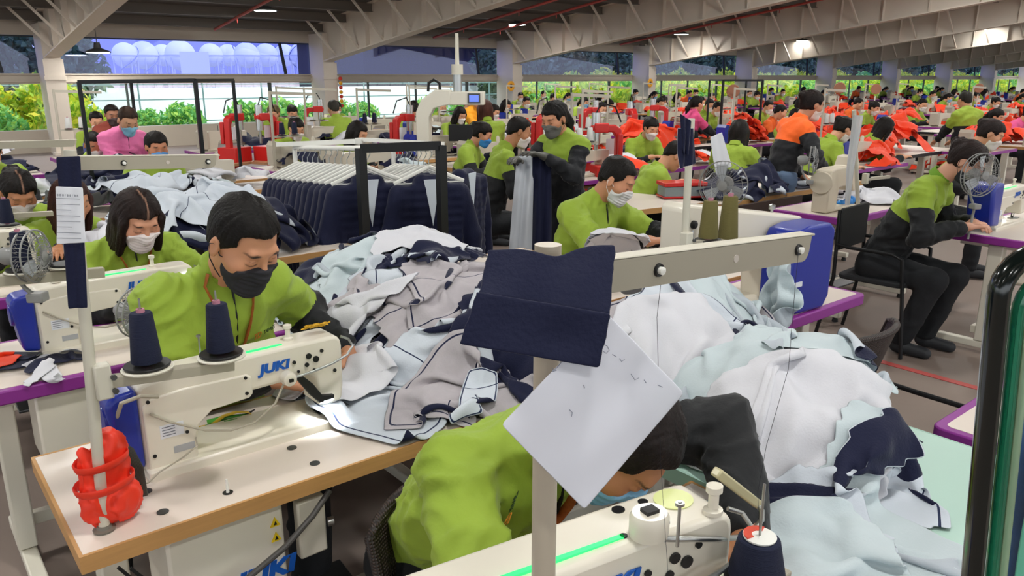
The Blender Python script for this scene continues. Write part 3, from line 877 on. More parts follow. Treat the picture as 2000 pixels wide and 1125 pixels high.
# ------------------------------------------------------------------ lockstitch sewing machine
# local: back of the machine looks to -Y, operator sits on +Y, needle end at +X, origin on the table under the pillar
def make_machine(detail=2, lamp=True):
    r = empty('sewing_machine')
    body = MB()
    prof = [(0, .0), (.125, .0), (.125, .058)] + [(.135, .095), (.155, .122), (.185, .138), (.24, .148), (.43, .152), (.448, .14), (.452, .062), (.458, .055), (.515, .055), (.524, .062), (.530, .10), (.532, .215)] + arc(.505, .222, .026, 0, 90, 4) + [(.40, .248), (.10, .243), (.03, .236)] + arc(.022, .212, .022, 90, 180, 4)
    body.prism(prof, .005, .105)
    body.build('machine_arm', cream, r, bevel=.012, seg=3)
    bed = MB(); bed.prism([(0, -.02), (.50, -.02), (.535, .0), (.56, .05), (.56, .11), (.54, .155), (.50, .17), (0, .17)], -.03, .018, plane='xy')
    bed.build('machine_bed', cream, r, bevel=.006, seg=2)
    pl = MB(); pl.prism([(.006, .012), (.119, .012), (.119, .066), (.13, .10), (.165, .128), (.262, .135), (.272, .145), (.272, .19), (.26, .20), (.10, .203), (.03, .196), (.006, .18)], -.002, .006)
    pl.build('back_cover', cream, r, bevel=.004, seg=2)
    if detail:
        h = MB()
        for x, z, rr in ((.39, .20, .005), (.40, .172, .004), (.432, .208, .008), (.425, .185, .006), (.452, .195, .009), (.470, .215, .005), (.445, .165, .005), (.505, .15, .005)):
            h.cyl((x, .0045, z), (x, .001, z), rr, n=14)
        for x, z in ((.02, .19), (.02, .05), (.255, .15), (.255, .192), (.10, .09)):
            h.cyl((x, -.001, z), (x, -.0045, z), .0045, n=12)
        h.build('screw_heads', dsteel if detail < 2 else black, r).__setitem__('kind', 'stuff')
        M = Matrix.Translation((.335, .003, .20)) @ Matrix.Rotation(PI / 2, 4, 'X')
        text_mesh('logo', 'JUKI', .034, logo_blue, r, M, extrude=.0012, shear=.18, xscale=1.25, offset=.0016)
        lb = MB(); lb.box((.066, -.0025, .105), (.055, .001, .034)); lb.build('rating_label', papertag, r)
        lb = MB()
        for k in range(4): lb.box((.058, -.0034, .116 - k * .007), (.03, .0006, .0016))
        lb.build('label_print', ink, r).__setitem__('kind', 'stuff')
        lb = MB(); lb.box((.09, -.0025, .052), (.05, .001, .018)); lb.build('metal_plate', skin_label, r)
        lb = MB(); lb.box((.27, .03, .2475), (.20, .008, .004)); lb.build('led_strip', led_green, r)
    # blue servo motor cover on the pillar end
    mo = MB(); mo.prism([(0, .02), (-.052, .03)] + arc(-.04, .19, .03, 180, 90, 4) + [(0, .225)], .0, .11)
    mo.build('motor_cover', blue, r, bevel=.012, seg=3)
    hw = MB(); hw.lathe([(.0, 0), (.036, .0), (.04, .008), (.036, .02), (.0, .022)], (-.052, .055, .15), 24, (-1, 0, 0)); hw.build('handwheel', blue if detail else black, r)
    # needle end
    nb = MB(); nb.cyl((.492, .055, .058), (.492, .055, .012), .0035); nb.cyl((.492, .055, .025), (.492, .055, -.012), .0012)
    nb.build('needle_bar', steel, r)
    pf = MB(); pf.cyl((.492, .068, .06), (.492, .068, .018), .004); pf.box((.492, .05, .009 + .0105), (.010, .03, .003)); pf.box((.492, .062, .026), (.009, .012, .014)); pf.build('presser_foot', dsteel, r)
    npl = MB(); npl.box((.492, .055, .0195), (.06, .05, .002)); npl.build('needle_plate', steel, r)
    if detail:
        sl = MB(); sl.box((.535, .052, .0193), (.05, .032, .0016)); sl.build('slide_plate', dsteel, r)
    # thread path on top
    tp = MB(); tp.cyl((.17, .06, .245), (.17, .06, .31), .0022, n=8); tp.cyl((.17, .06, .305), (.17, .06, .309), .006, n=10); tp.build('thread_post', steel, r)
    kn = MB(); kn.lathe([(.013, 0), (.013, .006), (.007, .009), (.007, .03), (.011, .033), (.011, .042), (.004, .045)], (.40, .055, .248), 18); kn.build('tension_knob', cream, r)
    kn = MB(); kn.lathe([(.016, 0), (.016, .02), (.013, .024)], (.08, .05, .243), 18); kn.build('bobbin_winder', cream, r)
    tk = MB(); tk.tube([(.515, .075, .16), (.52, .105, .17), (.515, .122, .2), (.5, .11, .215)], .002, 8); tk.build('thread_guide', steel, r)
    dl = MB(); dl.lathe([(.0, 0), (.016, 0), (.018, .006), (.012, .012), (.006, .018), (0, .018)], (.44, .105, .17), 18, (0, 1, 0)); dl.build('tension_dial', steel, r)
    if lamp:
        kb = MB(); kb.lathe([(0, 0), (.019, 0), (.020, .010), (.018, .028), (.012, .031), (0, .031)], (.365, .004, .165), 22, (0, -1, 0)); kb.build('lamp_base', cream, r, bevel=.001)
        sw = MB(); sw.box((.365, -.029, .165), (.011, .006, .008)); sw.build('lamp_switch', black, r)
        gn = MB(); gn.tube([(.383, -.014, .165), (.43, -.022, .172), (.49, -.022, .182), (.535, -.018, .195), (.562, .0, .21), (.56, .02, .225), (.54, .028, .235)], .0035, 10); gn.build('gooseneck', steel, r)
        lh = MB(); lh.prism([(.385, .16), (.40, .168), (.43, .135), (.455, .095), (.49, .088), (.488, .078), (.445, .075), (.42, .105)], -.018, -.004); lh.build('lamp_bracket', black, r, bevel=.002)
        ll = MB(); ll.box((.472, -.012, .076), (.03, .012, .004)); ll.build('led_lens', led_white, r)
        tk = MB(); tk.tube([(.355, -.006, .155), (.32, -.02, .11), (.26, -.025, .075), (.20, -.02, .07), (.14, -.012, .085), (.06, -.008, .13), (.02, -.006, .16)], .003, 8); tk.build('cable', armgrey, r)
    return r

# ------------------------------------------------------------------ thread cones, stands
def cone(kind, rr=.030, h=.125, m=None):
    r = empty('thread_cone')
    b = MB(); b.lathe([(rr, .006), (rr * 1.02, .010), (rr * .74, h * .93), (rr * .66, h * .955), (rr * .3, h * .955)], n=28); b.build('thread', m or navy_thread, r, smooth=40)
    c = MB(); c.lathe([(rr * .40, 0), (rr * .40, .006), (rr * .28, h * 1.02), (rr * .16, h * 1.02), (rr * .16, 0)], n=16); c.build('core', mat('cone_core', 'b87a8c', rough=.6), r)
    return r
def spool_plate(arm_r=.045, pin=.14):
    """black dish and steel pin"""
    d = MB(); d.lathe([(.012, -.012), (.014, -.003), (arm_r, 0), (arm_r * 1.04, .004), (arm_r, .006), (.008, .003)], n=36)
    return d
def make_stand(p0, p1, r=.0125, dishes=(), arms=(), pins=.15, name='thread_stand', base_flange=True, mpole=None, low=None, topbeam=None):
    """p0 base, p1 top of the pole (world); low=(z, x0, x1, y) dish arm; topbeam=(start, end, h, w)"""
    R = empty(name, tuple(p0)); o = Vector(p0)
    def L(p): return Vector(p) - o
    pm = mpole or polegrey
    b = MB(); b.cyl((0, 0, 0), L(p1), r, n=28); b.build('pole', pm, R, smooth=50)
    if base_flange:
        f = MB(); f.lathe([(r * 1.9, 0), (r * 2.0, .004), (r * 1.35, .006), (r * 1.2, .012), (r, .012)], (0, 0, 0), 28); f.build('flange', mat('flange', '6f6a60', rough=.4), R)
    if low is not None:
        a, bb, hh = low
        a, bb = L(a), L(bb)
        d = (bb - a).normalized()
        m = MB(); m.bar(a, bb, .003, hh, mat=0); m.bar(a + Vector((0, .012, hh / 2)), bb + Vector((0, .012, hh / 2)), .026, .003)
        m.build('dish_arm', armgrey, R, bevel=.001)
        m = MB(); m.bar(a - d * .014 + Vector((0, 0, -.03)), a - d * .014 + Vector((0, 0, .045)), r * 2.8, r * 2.6, up=(0, 1, 0)); m.build('clamp', polegrey, R, bevel=.004)
        m = MB()
        for q in (.0, .03):
            m.cyl(a + Vector((.004, -r * 1.9, -.012 + q)), a + Vector((.004, -r * 1.3, -.012 + q)), .006, n=12)
        m.build('clamp_screw', dsteel, R)
    for c in dishes:
        c = L(c)
        d = MB(c and Matrix.Translation(c)); d.lathe([(.012, -.014), (.014, -.003), (.046, 0), (.0475, .004), (.046, .006), (.008, .003)], n=36); d.build('spool_dish', black, R, smooth=40)
        d = MB(Matrix.Translation(c)); d.lathe([(.052, -.006), (.053, -.003), (.050, -.001), (.02, -.002)], n=32); d.build('dish_rim', cream2, R, smooth=40)
        d = MB(Matrix.Translation(c)); d.cyl((0, 0, 0), (0, 0, pins), .0022, n=8); d.build('spool_pin', steel, R)
    if topbeam:
        a, bb, hh, th = topbeam; a, bb = L(a), L(bb); d = (bb - a).normalized()
        n = d.cross(Vector((0, 0, 1))).normalized(); up = n.cross(d)
        ln = (bb - a).length
        # C-channel: web + folded lips, web end rounded
        Rm = Matrix((d, -n, up)).transposed().to_4x4(); Rm.translation = a
        m = MB(Rm)
        m.prism([(0, -hh / 2), (ln - hh * .45, -hh / 2)] + [(ln - hh * .45 + hh * .40 * math.sin(t), -hh / 2 * math.cos(t)) for t in (.5, 1.0, 1.4)] + [(ln, hh / 2), (0, hh / 2)], -.001, .001)
        m.build('beam', armgrey, R)
        m = MB(Rm); m.box((ln / 2 + .004, .010, hh / 2), (ln + .008, .022, .003)); m.build('beam_lip', mat('lip_paint', 'cfc9b8', rough=.4), R, bevel=.001)
        for t, kind in ((.30, 'e'), (.62, 'h'), (.93, 'e')) if th else ():
            c = Vector((ln * t, 0, 0))
            m = MB(Rm)
            if kind == 'e':
                m.lathe([(hh * .10, -.002), (hh * .20, -.003), (hh * .22, 0), (hh * .20, .003), (hh * .10, .002)], c + Vector((0, -.001, 0)), 18, (0, -1, 0)); m.build('eyelet_grommet', black, R)
                m = MB(Rm); m.lathe([(hh * .03, 0), (hh * .12, 0), (hh * .13, .005), (hh * .06, .006), (hh * .03, .006)], c + Vector((0, -.003, 0)), 14, (0, -1, 0)); m.build('eyelet', white_plastic, R)
            else:
                m.lathe([(0.0, 0), (hh * .14, 0), (hh * .14, .001), (0, .001)], c + Vector((0, -.0011, 0)), 18, (0, -1, 0)); m.build('beam_hole', mat('hole_light', 'cfc6bc'), R)
    return R

# ------------------------------------------------------------------ industrial table with T-legs
def make_table(w=1.2, d=.56, top=laminate, edge=wood_edge, z=.76, th=.04, box=True, legs=True, round_corner=False, legm=None, name='sewing_table', pedal=True, edge_th=.006):
    r = empty(name); legm = legm or cream2
    t = MB()
    if round_corner:
        t = MB(Matrix.Translation((.028, .028, 0))); t.prism(rrect(w - .056, d - .056, .02), z - .01, z + .0015, plane='xy')
    else: t.box((w / 2, d / 2, z - th / 2), (w - edge_th * 2, d - edge_th * 2, th))
    t.build('tabletop', top, r, bevel=.001)
    e = MB()
    if round_corner:
        e.prism(rrect(w, d, .035), z - th - .006, z, plane='xy'); e.build('edge_band', edge, r, bevel=.005, seg=2)
    else:
        o = edge_th
        e.box((w / 2, o / 2, z - th / 2), (w, o, th)); e.box((w / 2, d - o / 2, z - th / 2), (w, o, th)); e.box((o / 2, d / 2, z - th / 2), (o, d - 2 * o, th)); e.box((w - o / 2, d / 2, z - th / 2), (o, d - 2 * o, th))
        e.build('edge_band', edge, r)
    if legs:
        for x in (.10, w - .10):
            l = MB(); l.box((x, d / 2, (z - th) / 2 + .03), (.062, .085, z - th - .10)); l.build('leg', legm, r, bevel=.006)
            l = MB(); l.box((x, d / 2, .055), (.05, d * .95, .045)); l.build('foot', legm, r, bevel=.006)
            l = MB(); l.box((x, d / 2, z - th - .02), (.045, d * .75, .035)); l.build('top_bracket', legm, r, bevel=.004)
            for yy in (.05, d - .05):
                c = MB(); c.cyl((x, yy, .0), (x, yy, .035), .022, .016, n=14); c.build('rubber_foot', rubber, r)
        l = MB(); l.box((w / 2, d * .62, .14), (w - .2, .03, .05)); l.build('crossbar', legm, r, bevel=.004)
    if pedal:
        l = MB(); l.box((w * .52, d * .62, .155), (.26, .22, .015), rot=(.18, 0, 0)); l.build('pedal', dsteel, r, bevel=.004)
    if box:
        l = MB(); l.prism([(.17, z - th - .25), (.17, z - th - .02), (.185, z - th - .002), (.44, z - th - .002), (.44, z - th - .27), (.20, z - th - .27)], .03, .22); l.build('motor_box', cream, r, bevel=.008)
    return r
def rrect(w, d, r, o=0.0):
    pts = []
    for cx, cy, a in ((w - r, d - r, 0), (r, d - r, 90), (r, r, 180), (w - r, r, 270)):
        for k in range(5):
            t = math.radians(a + 90 * k / 4); pts.append((cx + o + r * math.cos(t), cy + o + r * math.sin(t)))
    return pts

# ------------------------------------------------------------------ cage fan
def make_fan(R=.085, post=.10, detail=True):
    r = empty('desk_fan')
    g = MB(); n = 36 if detail else 20
    for rr, y in ((R, 0), (R * .98, .028), (R * .8, -.014), (R * .45, -.022)):
        g.tube([(rr * math.cos(2 * PI * i / 30), y, rr * math.sin(2 * PI * i / 30)) for i in range(30)], .0014 if rr < R * .9 else .003, 6, closed=True)
    for i in range(n):
        a = 2 * PI * i / n; c, s_ = math.cos(a), math.sin(a)
        g.tube([(R * .16 * c, -.026, R * .16 * s_), (R * .6 * c, -.021, R * .6 * s_), (R * .97 * c, -.002, R * .97 * s_), (R * .96 * c, .026, R * .96 * s_), (R * .5 * c, .034, R * .5 * s_), (R * .2 * c, .036, R * .2 * s_)], .0009 if detail else .0016, 4)
    g.build('grille', grille, r, smooth=50)
    h = MB(); h.lathe([(0, 0), (R * .18, 0), (R * .2, .006), (0, .01)], (0, -.022, 0), 20, (0, -1, 0)); h.build('badge', grille, r)
    m = MB(); m.lathe([(.0, 0), (R * .2, 0), (R * .34, .02), (R * .34, .06), (R * .22, .075), (0, .075)], (0, .035, 0), 20, (0, 1, 0)); m.build('motor', grille, r)
    for k in range(3):
        a = k * 2 * PI / 3 + .4; b = MB(Matrix.Rotation(a, 4, 'Y'))
        P = [(.012, .0, .0), (R * .5, -.012, R * .22), (R * .88, -.008, R * .2), (R * .85, .010, -R * .25), (R * .4, .012, -R * .12)]
        b._add([p for p in P] + [(x, y + .002, z) for x, y, z in P], [(0, 1, 2, 3, 4), (9, 8, 7, 6, 5)] + [(i, (i + 1) % 5, 5 + (i + 1) % 5, 5 + i) for i in range(5)])
        b.build('blade', fanblade, r, bevel=.0005)
    s_ = MB(); s_.tube([(0, .07, 0), (0, .075, -R * .7), (0, .05, -R - .02), (0, .02, -R - post)], .007, 8); s_.build('stem', grille, r)
    b = MB(); b.box((0, .015, -R - post), (.045, .05, .03)); b.build('clip', grille, r, bevel=.005)
    return r

# ------------------------------------------------------------------ chairs
def make_black_chair():
    r = empty('stacking_chair')
    b = MB(); b.prism([(-.19, .62), (.19, .62), (.21, .86), (.19, .89), (-.19, .89), (-.21, .86)], .205, .225); b.build('backrest', mat('chair_mesh', '1b1c1e', rough=.8), r, bevel=.006)
    b = MB(); b.prism(rrect(.42, .42, .05), .44, .475, plane='xy'); o = b.build('seat', mat('chair_seat', '202124', rough=.8), r, bevel=.01); o.location = (-.21, -.22, 0)
    for sx in (-1, 1):
        l = MB(); l.tube([(sx * .215, -.26, .005), (sx * .215, -.215, .45)], .012, 10); l.build('leg', blackmetal, r)
        l = MB(); l.tube([(sx * .215, .30, .005), (sx * .215, .215, .45), (sx * .205, .225, .88)], .012, 10); l.build('leg', blackmetal, r)
        l = MB(); l.tube([(sx * .218, -.215, .45), (sx * .235, -.20, .63), (sx * .24, -.14, .655), (sx * .235, .12, .655), (sx * .21, .225, .66)], .012, 10); l.build('armrest', blackmetal, r)
    l = MB(); l.tube([(-.21, .222, .64), (0, .235, .645), (.21, .222, .64)], .010, 8); l.build('back_rail', steel, r)
    return r
def make_wicker_chair(top0=.72, bow=.10):
    r = empty('wicker_chair')
    n = 14; vs = []; fs = []
    def P(k, z, o):
        t = k / n * 2 - 1; lean = (z - .40) * .30
        return (t * (.245 + .05 * (z - .4)), .24 + lean - bow * t * t + o, z)
    for k in range(n + 1):
        tp = top0 - .03 * abs(k / n * 2 - 1) ** 3
        for o in (0, .018): vs.append(P(k, .36, o)); vs.append(P(k, tp, o))
    for k in range(n):
        i, j = k * 4, (k + 1) * 4
        fs += [(i, j, j + 1, i + 1), (i + 2, i + 3, j + 3, j + 2), (i + 1, j + 1, j + 3, i + 3), (i, i + 2, j + 2, j)]
    fs += [(0, 1, 3, 2), (n * 4, n * 4 + 2, n * 4 + 3, n * 4 + 1)]
    b = MB(); b._add(vs, fs); b.build('backrest', wicker, r, smooth=60)
    m = MB(); m.tube([P(0, .36, .009)] + [P(k, top0 - .03 * abs(k / n * 2 - 1) ** 3, .009) for k in range(n + 1)] + [P(n, .36, .009)], .013, 10); m.build('rim', wicker, r, smooth=60)
    s_ = MB(); s_.prism(rrect(.50, .46, .08), .37, .42, plane='xy'); o = s_.build('seat', wicker, r, bevel=.01); o.location = (-.25, -.23, 0)
    for sx in (-1, 1):
        for sy in (-1, 1):
            l = MB(); l.cyl((sx * .21, sy * .19, .38), (sx * .235, sy * .23, 0), .014, .012, n=10); l.build('leg', blackmetal, r)
    return r

# ------------------------------------------------------------------ hanger and jacket on it
def make_hanger():
    r = empty('clothes_hanger')
    b = MB(); pts = [(-.215, 0, -.115), (-.12, 0, -.075), (-.02, 0, -.03), (0, 0, -.022), (.02, 0, -.03), (.12, 0, -.075), (.215, 0, -.115)]
    b.tube(pts, .011, 8, flat=(.009, .012)); b.tube([(-.205, 0, -.117), (.205, 0, -.117)], .005, 6); b.build('shoulder_bar', white_plastic, r)
    h = MB(); h.tube([(0, 0, -.03), (0, 0, .02), (.012, 0, .035), (.022, 0, .055), (.012, 0, .078), (-.008, 0, .080), (-.019, 0, .066)], .003, 8); h.build('hook', steel, r)
    return r
def make_hung_jacket(seed=0, quilt=True, open_=True):
    """hangs in the XZ plane, centre of the shoulders at the origin; navy outside, pale facing inside"""
    r = empty('hanging_jacket')
    def f(P):
        x, y, z = P[..., 0], P[..., 1], P[..., 2]; ax = np.abs(x)
        w = .185 + .02 * np.clip(-z / .6, 0, 1); zt = -.035 - .36 * np.maximum(ax - .05, 0)
        q = sd_box(P * V3(1, 1, 1), V3(0, 0, -.36), V3(.20, .052, .335), .05)
        d = np.maximum(q, (z - zt) * .93)
        A = np.stack([ax, y, z], -1)
        s_ = sd_cap(A, (.185, 0, -.115), (.262, .0, -.38), .062, .052); s_ = smin(s_, sd_cap(A, (.262, 0, -.38), (.268, -.015, -.63), .052, .042), .03)
        d = smin(d, s_, .03)
        d = smin(d, sd_cap(P, (-.05, 0, -.035), (.05, 0, -.035), .034), .03)
        return d
    V, Q = snet(f, (-.36, -.12, -.76), (.36, .12, .06), .0135); V = relax(V, Q, 1); N = vnormals(V, Q)
    fold = (1 - np.abs(vnoise(V[:, 0] * 14 + seed, V[:, 1] * 6, V[:, 2] * 3, seed))) ** 2 * .016
    if quilt: fold = fold * .6 + .007 * np.abs(np.sin(V[:, 2] * 62)) * (np.abs(V[:, 0]) < .19)
    V = V + N * fold[:, None]
    zone = np.where(np.abs(V[:, 0]) < .035 + .04 * np.clip((V[:, 2] + .12) / .1, 0, 1), -(.0 - V[:, 1]) - .0, 1.0)
    link_mesh('jacket_shell', np_mesh('jacket_shell', V, Q, navy), r)
    pl = MB(); pl.prism([(-.05, -.02), (.05, -.02), (.035, -.10), (0, -.30), (-.035, -.10)], -.066, -.060); pl.build('facing', mat('facing_cloth', 'cfd8e2', rough=.85), r, bevel=.002)
    return r
def mat_glass(name, tint):
    """thin architectural glass: light passes, a faint reflection stays"""
    if name in MATS: return MATS[name]
    m = bpy.data.materials.new(name); m.use_nodes = True; nt = m.node_tree; N, L = nt.nodes, nt.links; N.clear()
    o = N.new('ShaderNodeOutputMaterial'); t = N.new('ShaderNodeBsdfTransparent'); t.inputs[0].default_value = tint + (1,)
    g = N.new('ShaderNodeBsdfGlossy'); g.inputs['Roughness'].default_value = .02
    mx = N.new('ShaderNodeMixShader'); mx.inputs[0].default_value = .05
    L.new(t.outputs[0], mx.inputs[1]); L.new(g.outputs[0], mx.inputs[2]); L.new(mx.outputs[0], o.inputs[0])
    MATS[name] = m; return m
LAMP_W = 50
# ------------------------------------------------------------------ the hall
D = 21.0
COLX = [D * (.169 + .317 * k) for k in range(-2, 17)]
def roof_under(y): return 3.05 + .13 * (D - y) if y > -6 else 3.05 + .13 * (D + 6) - .13 * (-6 - y)
wallm = mat('hall_steel', 'b4a99a', rough=.55, noise=.05, nscale=3)
hallwhite = mat('rafter_paint', 'd2c6b8', rough=.5, noise=.04, nscale=2)
roofm = mat('roof_sheet', '55524f', rough=.7)
purlinm = mat('purlin', '6e665e', rough=.6)

def floor_mat():
    m = mat('floor_concrete', '85766d', rough=.62, noise=.10, nscale=1.6, bump=.05, bscale=30)
    return m
f = MB(); f.box((15, 0, -.05), (90, 42.4, .1)); fo = f.build('floor', floor_mat()); fo['kind'] = 'structure'
ln = MB(); ln.box((4.64, .9, .002), (.055, 3.4, .003)); tag(ln.build('floor_line', mat('line_red', 'b8504c', rough=.6)), 'faded red line painted on the concrete floor beside the chairs', 'floor line')
# wall with window bands
for k in range(len(COLX) - 1):
    a, b = COLX[k], COLX[k + 1]; mid = (a + b) / 2; w = b - a
    o = MB(); o.box((mid, D + .12, .26), (w, .15, .52)); o.build('wall_window_side', wallm)['kind'] = 'structure'
    o = MB(); o.box((mid, D + .12, 1.665), (w, .15, .23)); o.box((mid, D + .02, 1.60), (w, .05, .03)); o.box((mid, D + .02, 1.76), (w, .06, .03)); o.build('trim_1', wallm)['kind'] = 'structure'
    o = MB(); o.box((mid, D + .12, 2.82), (w, .15, .42)); o.build('wall_window_side', wallm)['kind'] = 'structure'
    fr = empty('window_1'); fr['kind'] = 'structure'; fr.location = (mid, D + .12, .52)
    g = MB(); g.box((0, 0, .515), (w - .3, .012, 1.03)); g.build('glass_pane', mat_glass('window_glass', (.96, .99, .98)), fr)
    g = MB()
    for q in range(1, 4): g.box((-w / 2 + q * w / 4 + (.3 if q == 3 else 0), 0, .515), (.045 if q != 3 else .09, .06, 1.03))
    g.build('window_frame', mat('win_frame', '3e4644', rough=.5), fr)
    fr = empty('window_2'); fr['kind'] = 'structure'; fr.location = (mid, D + .12, 1.78)
    g = MB(); g.box((0, 0, .415), (w - .3, .012, .83)); g.build('glass_pane', mat_glass('tinted_glass', (.60, .63, .98)), fr)
    g = MB(); g.box((w * .36, 0, .415), (.07, .06, .83), rot=(0, -.15, 0)); g.box((0, 0, .81), (w, .05, .03)); g.build('window_frame', mat('win_frame_dark', '23262c', rough=.5), fr)
for k, x in enumerate(COLX):
    c = MB(); c.box((x, D - .36, 1.42), (.34, .82, 2.84)); c.box((x, D - .80, 1.04), (.40, .05, 2.08)); c.box((x, D - .80, 1.68), (.44, .10, .09)); c.box((x, D - .80, .03), (.5, .3, .06))
    c.build('wall_column', hallwhite)['kind'] = 'structure'
    # rafter: deep web, flanges and stiffeners rising to the ridge and down behind
    r = MB()
    for (y0, y1) in ((D - .1, -6), (-6, -22)):
        z0b, z1b = roof_under(y0) - 1.02, roof_under(y1) - 1.02; z0t, z1t = roof_under(y0) - .02, roof_under(y1) - .02
        if y0 > 0: z0b = 2.04
        r._add([(x - .006, y0, z0b), (x - .006, y1, z1b), (x - .006, y1, z1t), (x - .006, y0, z0t), (x + .006, y0, z0b), (x + .006, y1, z1b), (x + .006, y1, z1t), (x + .006, y0, z0t)],
               [(0, 1, 2, 3), (7, 6, 5, 4), (0, 4, 5, 1), (3, 2, 6, 7), (0, 3, 7, 4), (1, 5, 6, 2)])
        r.bar((x, y0, z0b), (x, y1, z1b), .30, .03); r.bar((x, y0, z0t), (x, y1, z1t), .30, .03)
        n = int(abs(y0 - y1) / 1.25)
        for i in range(n):
            t = (i + .3) / n; y = y0 + (y1 - y0) * t; zb = z0b + (z1b - z0b) * t; zt = z0t + (z1t - z0t) * t
            r.box((x, y, (zb + zt) / 2), (.24, .012, (zt - zb)))
    # fly braces between purlins and bottom flange
    for i in range(7):
        y = D - 1.2 - i * 1.25; r.bar((x - .0, y, roof_under(y) - .95), (x - .85, y + .05, roof_under(y) + .02), .05, .05)
    r.build('rafter', hallwhite)['kind'] = 'structure'
# roof
r = MB()
for (y0, y1) in ((D + .6, -6), (-6, -22)):
    z0, z1 = roof_under(y0) - .02, roof_under(y1) - .02
    r._add([(-32, y0, z0), (110, y0, z0), (110, y1, z1), (-32, y1, z1), (-32, y0, z0 + .08), (110, y0, z0 + .08), (110, y1, z1 + .08), (-32, y1, z1 + .08)], [(0, 1, 2, 3), (4, 7, 6, 5), (0, 4, 5, 1), (1, 5, 6, 2), (2, 6, 7, 3), (3, 7, 4, 0)])
r.build('ceiling', roofm)['kind'] = 'structure'
p = MB(); 
for i in range(30):
    y = D - .5 - i * 1.35; z = roof_under(y) - .11
    p.box((39, y, z), (140, .07, .22)); p.box((39, y, z - .11), (140, .16, .012))
p.build('ceiling_purlins', purlinm)['kind'] = 'structure'
# side walls far off so the hall is closed at its far right end
w_ = MB(); w_.box((COLX[-1] + .5, 0, 2.5), (.2, 44, 5)); w_.build('wall_right', wallm)['kind'] = 'structure'

# sprinkler pipes and lamps
pipem = mat('sprinkler_red', 'a8453e', rough=.45)
for i, x in enumerate([7.1, 13.5, 14.8, 21.5, 28.0, 34.5, 41.0, 47.8]):
    o = empty('sprinkler_pipe', (x, D - 1, roof_under(D - 1) - .36))
    q = MB(); q.tube([(0, 0, 0), (0, -(D + 4), .13 * (D + 4))], .035, 8); q.build('pipe', pipem, o)
    q = MB()
    for j in range(9):
        y = -1.5 - j * 2.4; q.cyl((0, y, -.13 * y), (0, y, -.13 * y - .12), .015, n=6)
    q.build('sprinkler_head', pipem, o)['kind'] = 'stuff'
    tag(o, 'thin red sprinkler pipe running up under the hall roof', 'pipe', 'red sprinkler pipes under the roof')
lampd = mat('lamp_disc', 'ffffff', emit='f4fff8', estr=14)
lampc = mat('lamp_case', '6a6a68', rough=.5)
def make_lamp():
    r = empty('high_bay_lamp'); c = MB(); c.lathe([(.06, .22), (.08, .10), (.26, .03), (.27, 0), (.25, 0)], n=24); c.build('lamp_housing', lampc, r)
    d = MB(); d.lathe([(.235, -.005), (.24, 0), (.235, .006)], n=24); d.build('lamp_lens', lampd, r)
    d = MB(); d.cyl((0, 0, .2), (0, 0, .55), .01, n=6); d.build('hanger_rod', lampc, r)
    return r
lp = None
def pix3(x, y, z):
    f = x * FW[0] + y * FW[1]; r_ = x * RT[0] + y * RT[1]; u = z - EYE; d = f * math.cos(TILT) - u * math.sin(TILT); up = f * math.sin(TILT) + u * math.cos(TILT)
    return (1000 + FPX * r_ / d, 562.5 - FPX * up / d) if d > .1 else (-999, -999)
LXY = []
for i in range(9):
    for j in range(8):
        LXY.append((COLX[i] + (2.2 if j % 2 else 4.4), 17.6 - 4.3 * j))
LXY = [(x, y) for x, y in LXY if not (-20 < pix3(x, y, roof_under(y) - .2)[0] < 2020 and -8 < pix3(x, y, roof_under(y) - .2)[1] < 200)]  # only unseen grid lamps stay, added to light the hall
for px, py in ((517, 10), (1010, 40), (1331, 60), (1703, 24), (1568, 74), (1926, 45), (190, 92), (1800, 12)):
    r_ = ray(px, py); t_ = (3.05 + .13 * D - .2 - EYE) / (r_[2] + .13 * r_[1])
    if r_[1] * t_ > D - 1: t_ = (D - 1) / r_[1]
    LXY.append((r_[0] * t_, r_[1] * t_, EYE + r_[2] * t_))
for e_ in LXY:
    x, y = e_[:2]; z = e_[2] - .12 if len(e_) > 2 else roof_under(y) - .45
    if lp is None: lp = make_lamp(); o = lp
    else: o = copy_tree(lp)
    place(o, (x, y, z)); tag(o, 'round white high bay lamp hanging under the hall roof', 'ceiling lamp', 'high bay lamps under the roof')
    if -12 < y < 20 and x < 30 and len(e_) == 2:
        l = bpy.data.lights.new('unseen_lamp_light', 'AREA'); l.shape = 'DISK'; l.size = .45; l.energy = LAMP_W; l.color = (1, .985, .95)  # light comes only from the added lamps out of view
        lo = bpy.data.objects.new('unseen_lamp_light', l); COL.objects.link(lo); lo.parent = o; lo.location = (0, 0, -.02)

# ------------------------------------------------------------------ outside
gr = MB(); gr.box((40, 110, -.30), (420, 176, .1)); gr.build('ground_outside', mat('yard', 'a9aa98', rough=.9, noise=.15, nscale=.5))['kind'] = 'structure'
def leaf_mesh(name, n, rx, ry, rz, size, m, seed, hollow=.35):
    g = np.random.default_rng(seed)
    v = g.normal(size=(n, 3)); v /= np.linalg.norm(v, axis=1, keepdims=True)
    rad = (hollow + (1 - hollow) * g.random(n) ** .5)[:, None]
    bump = 1 + .22 * vnoise(v[:, 0] * 3 + seed, v[:, 1] * 3, v[:, 2] * 3, seed)[:, None]
    c = v * rad * bump * np.array([rx, ry, rz])
    a = g.normal(size=(n, 3)); a /= np.linalg.norm(a, axis=1, keepdims=True)
    b = np.cross(a, g.normal(size=(n, 3))); b /= np.linalg.norm(b, axis=1, keepdims=True)
    s = size * (.6 + .8 * g.random(n))[:, None]
    V = np.stack([c - a * s, c + b * s * .45, c + a * s, c - b * s * .45], 1).reshape(-1, 3)
    Q = np.arange(4 * n).reshape(-1, 4)
    tint = np.repeat(g.random(n), 4)
    return np_mesh(name, V, Q, m, smooth=False, attrs=dict(leaf=tint))
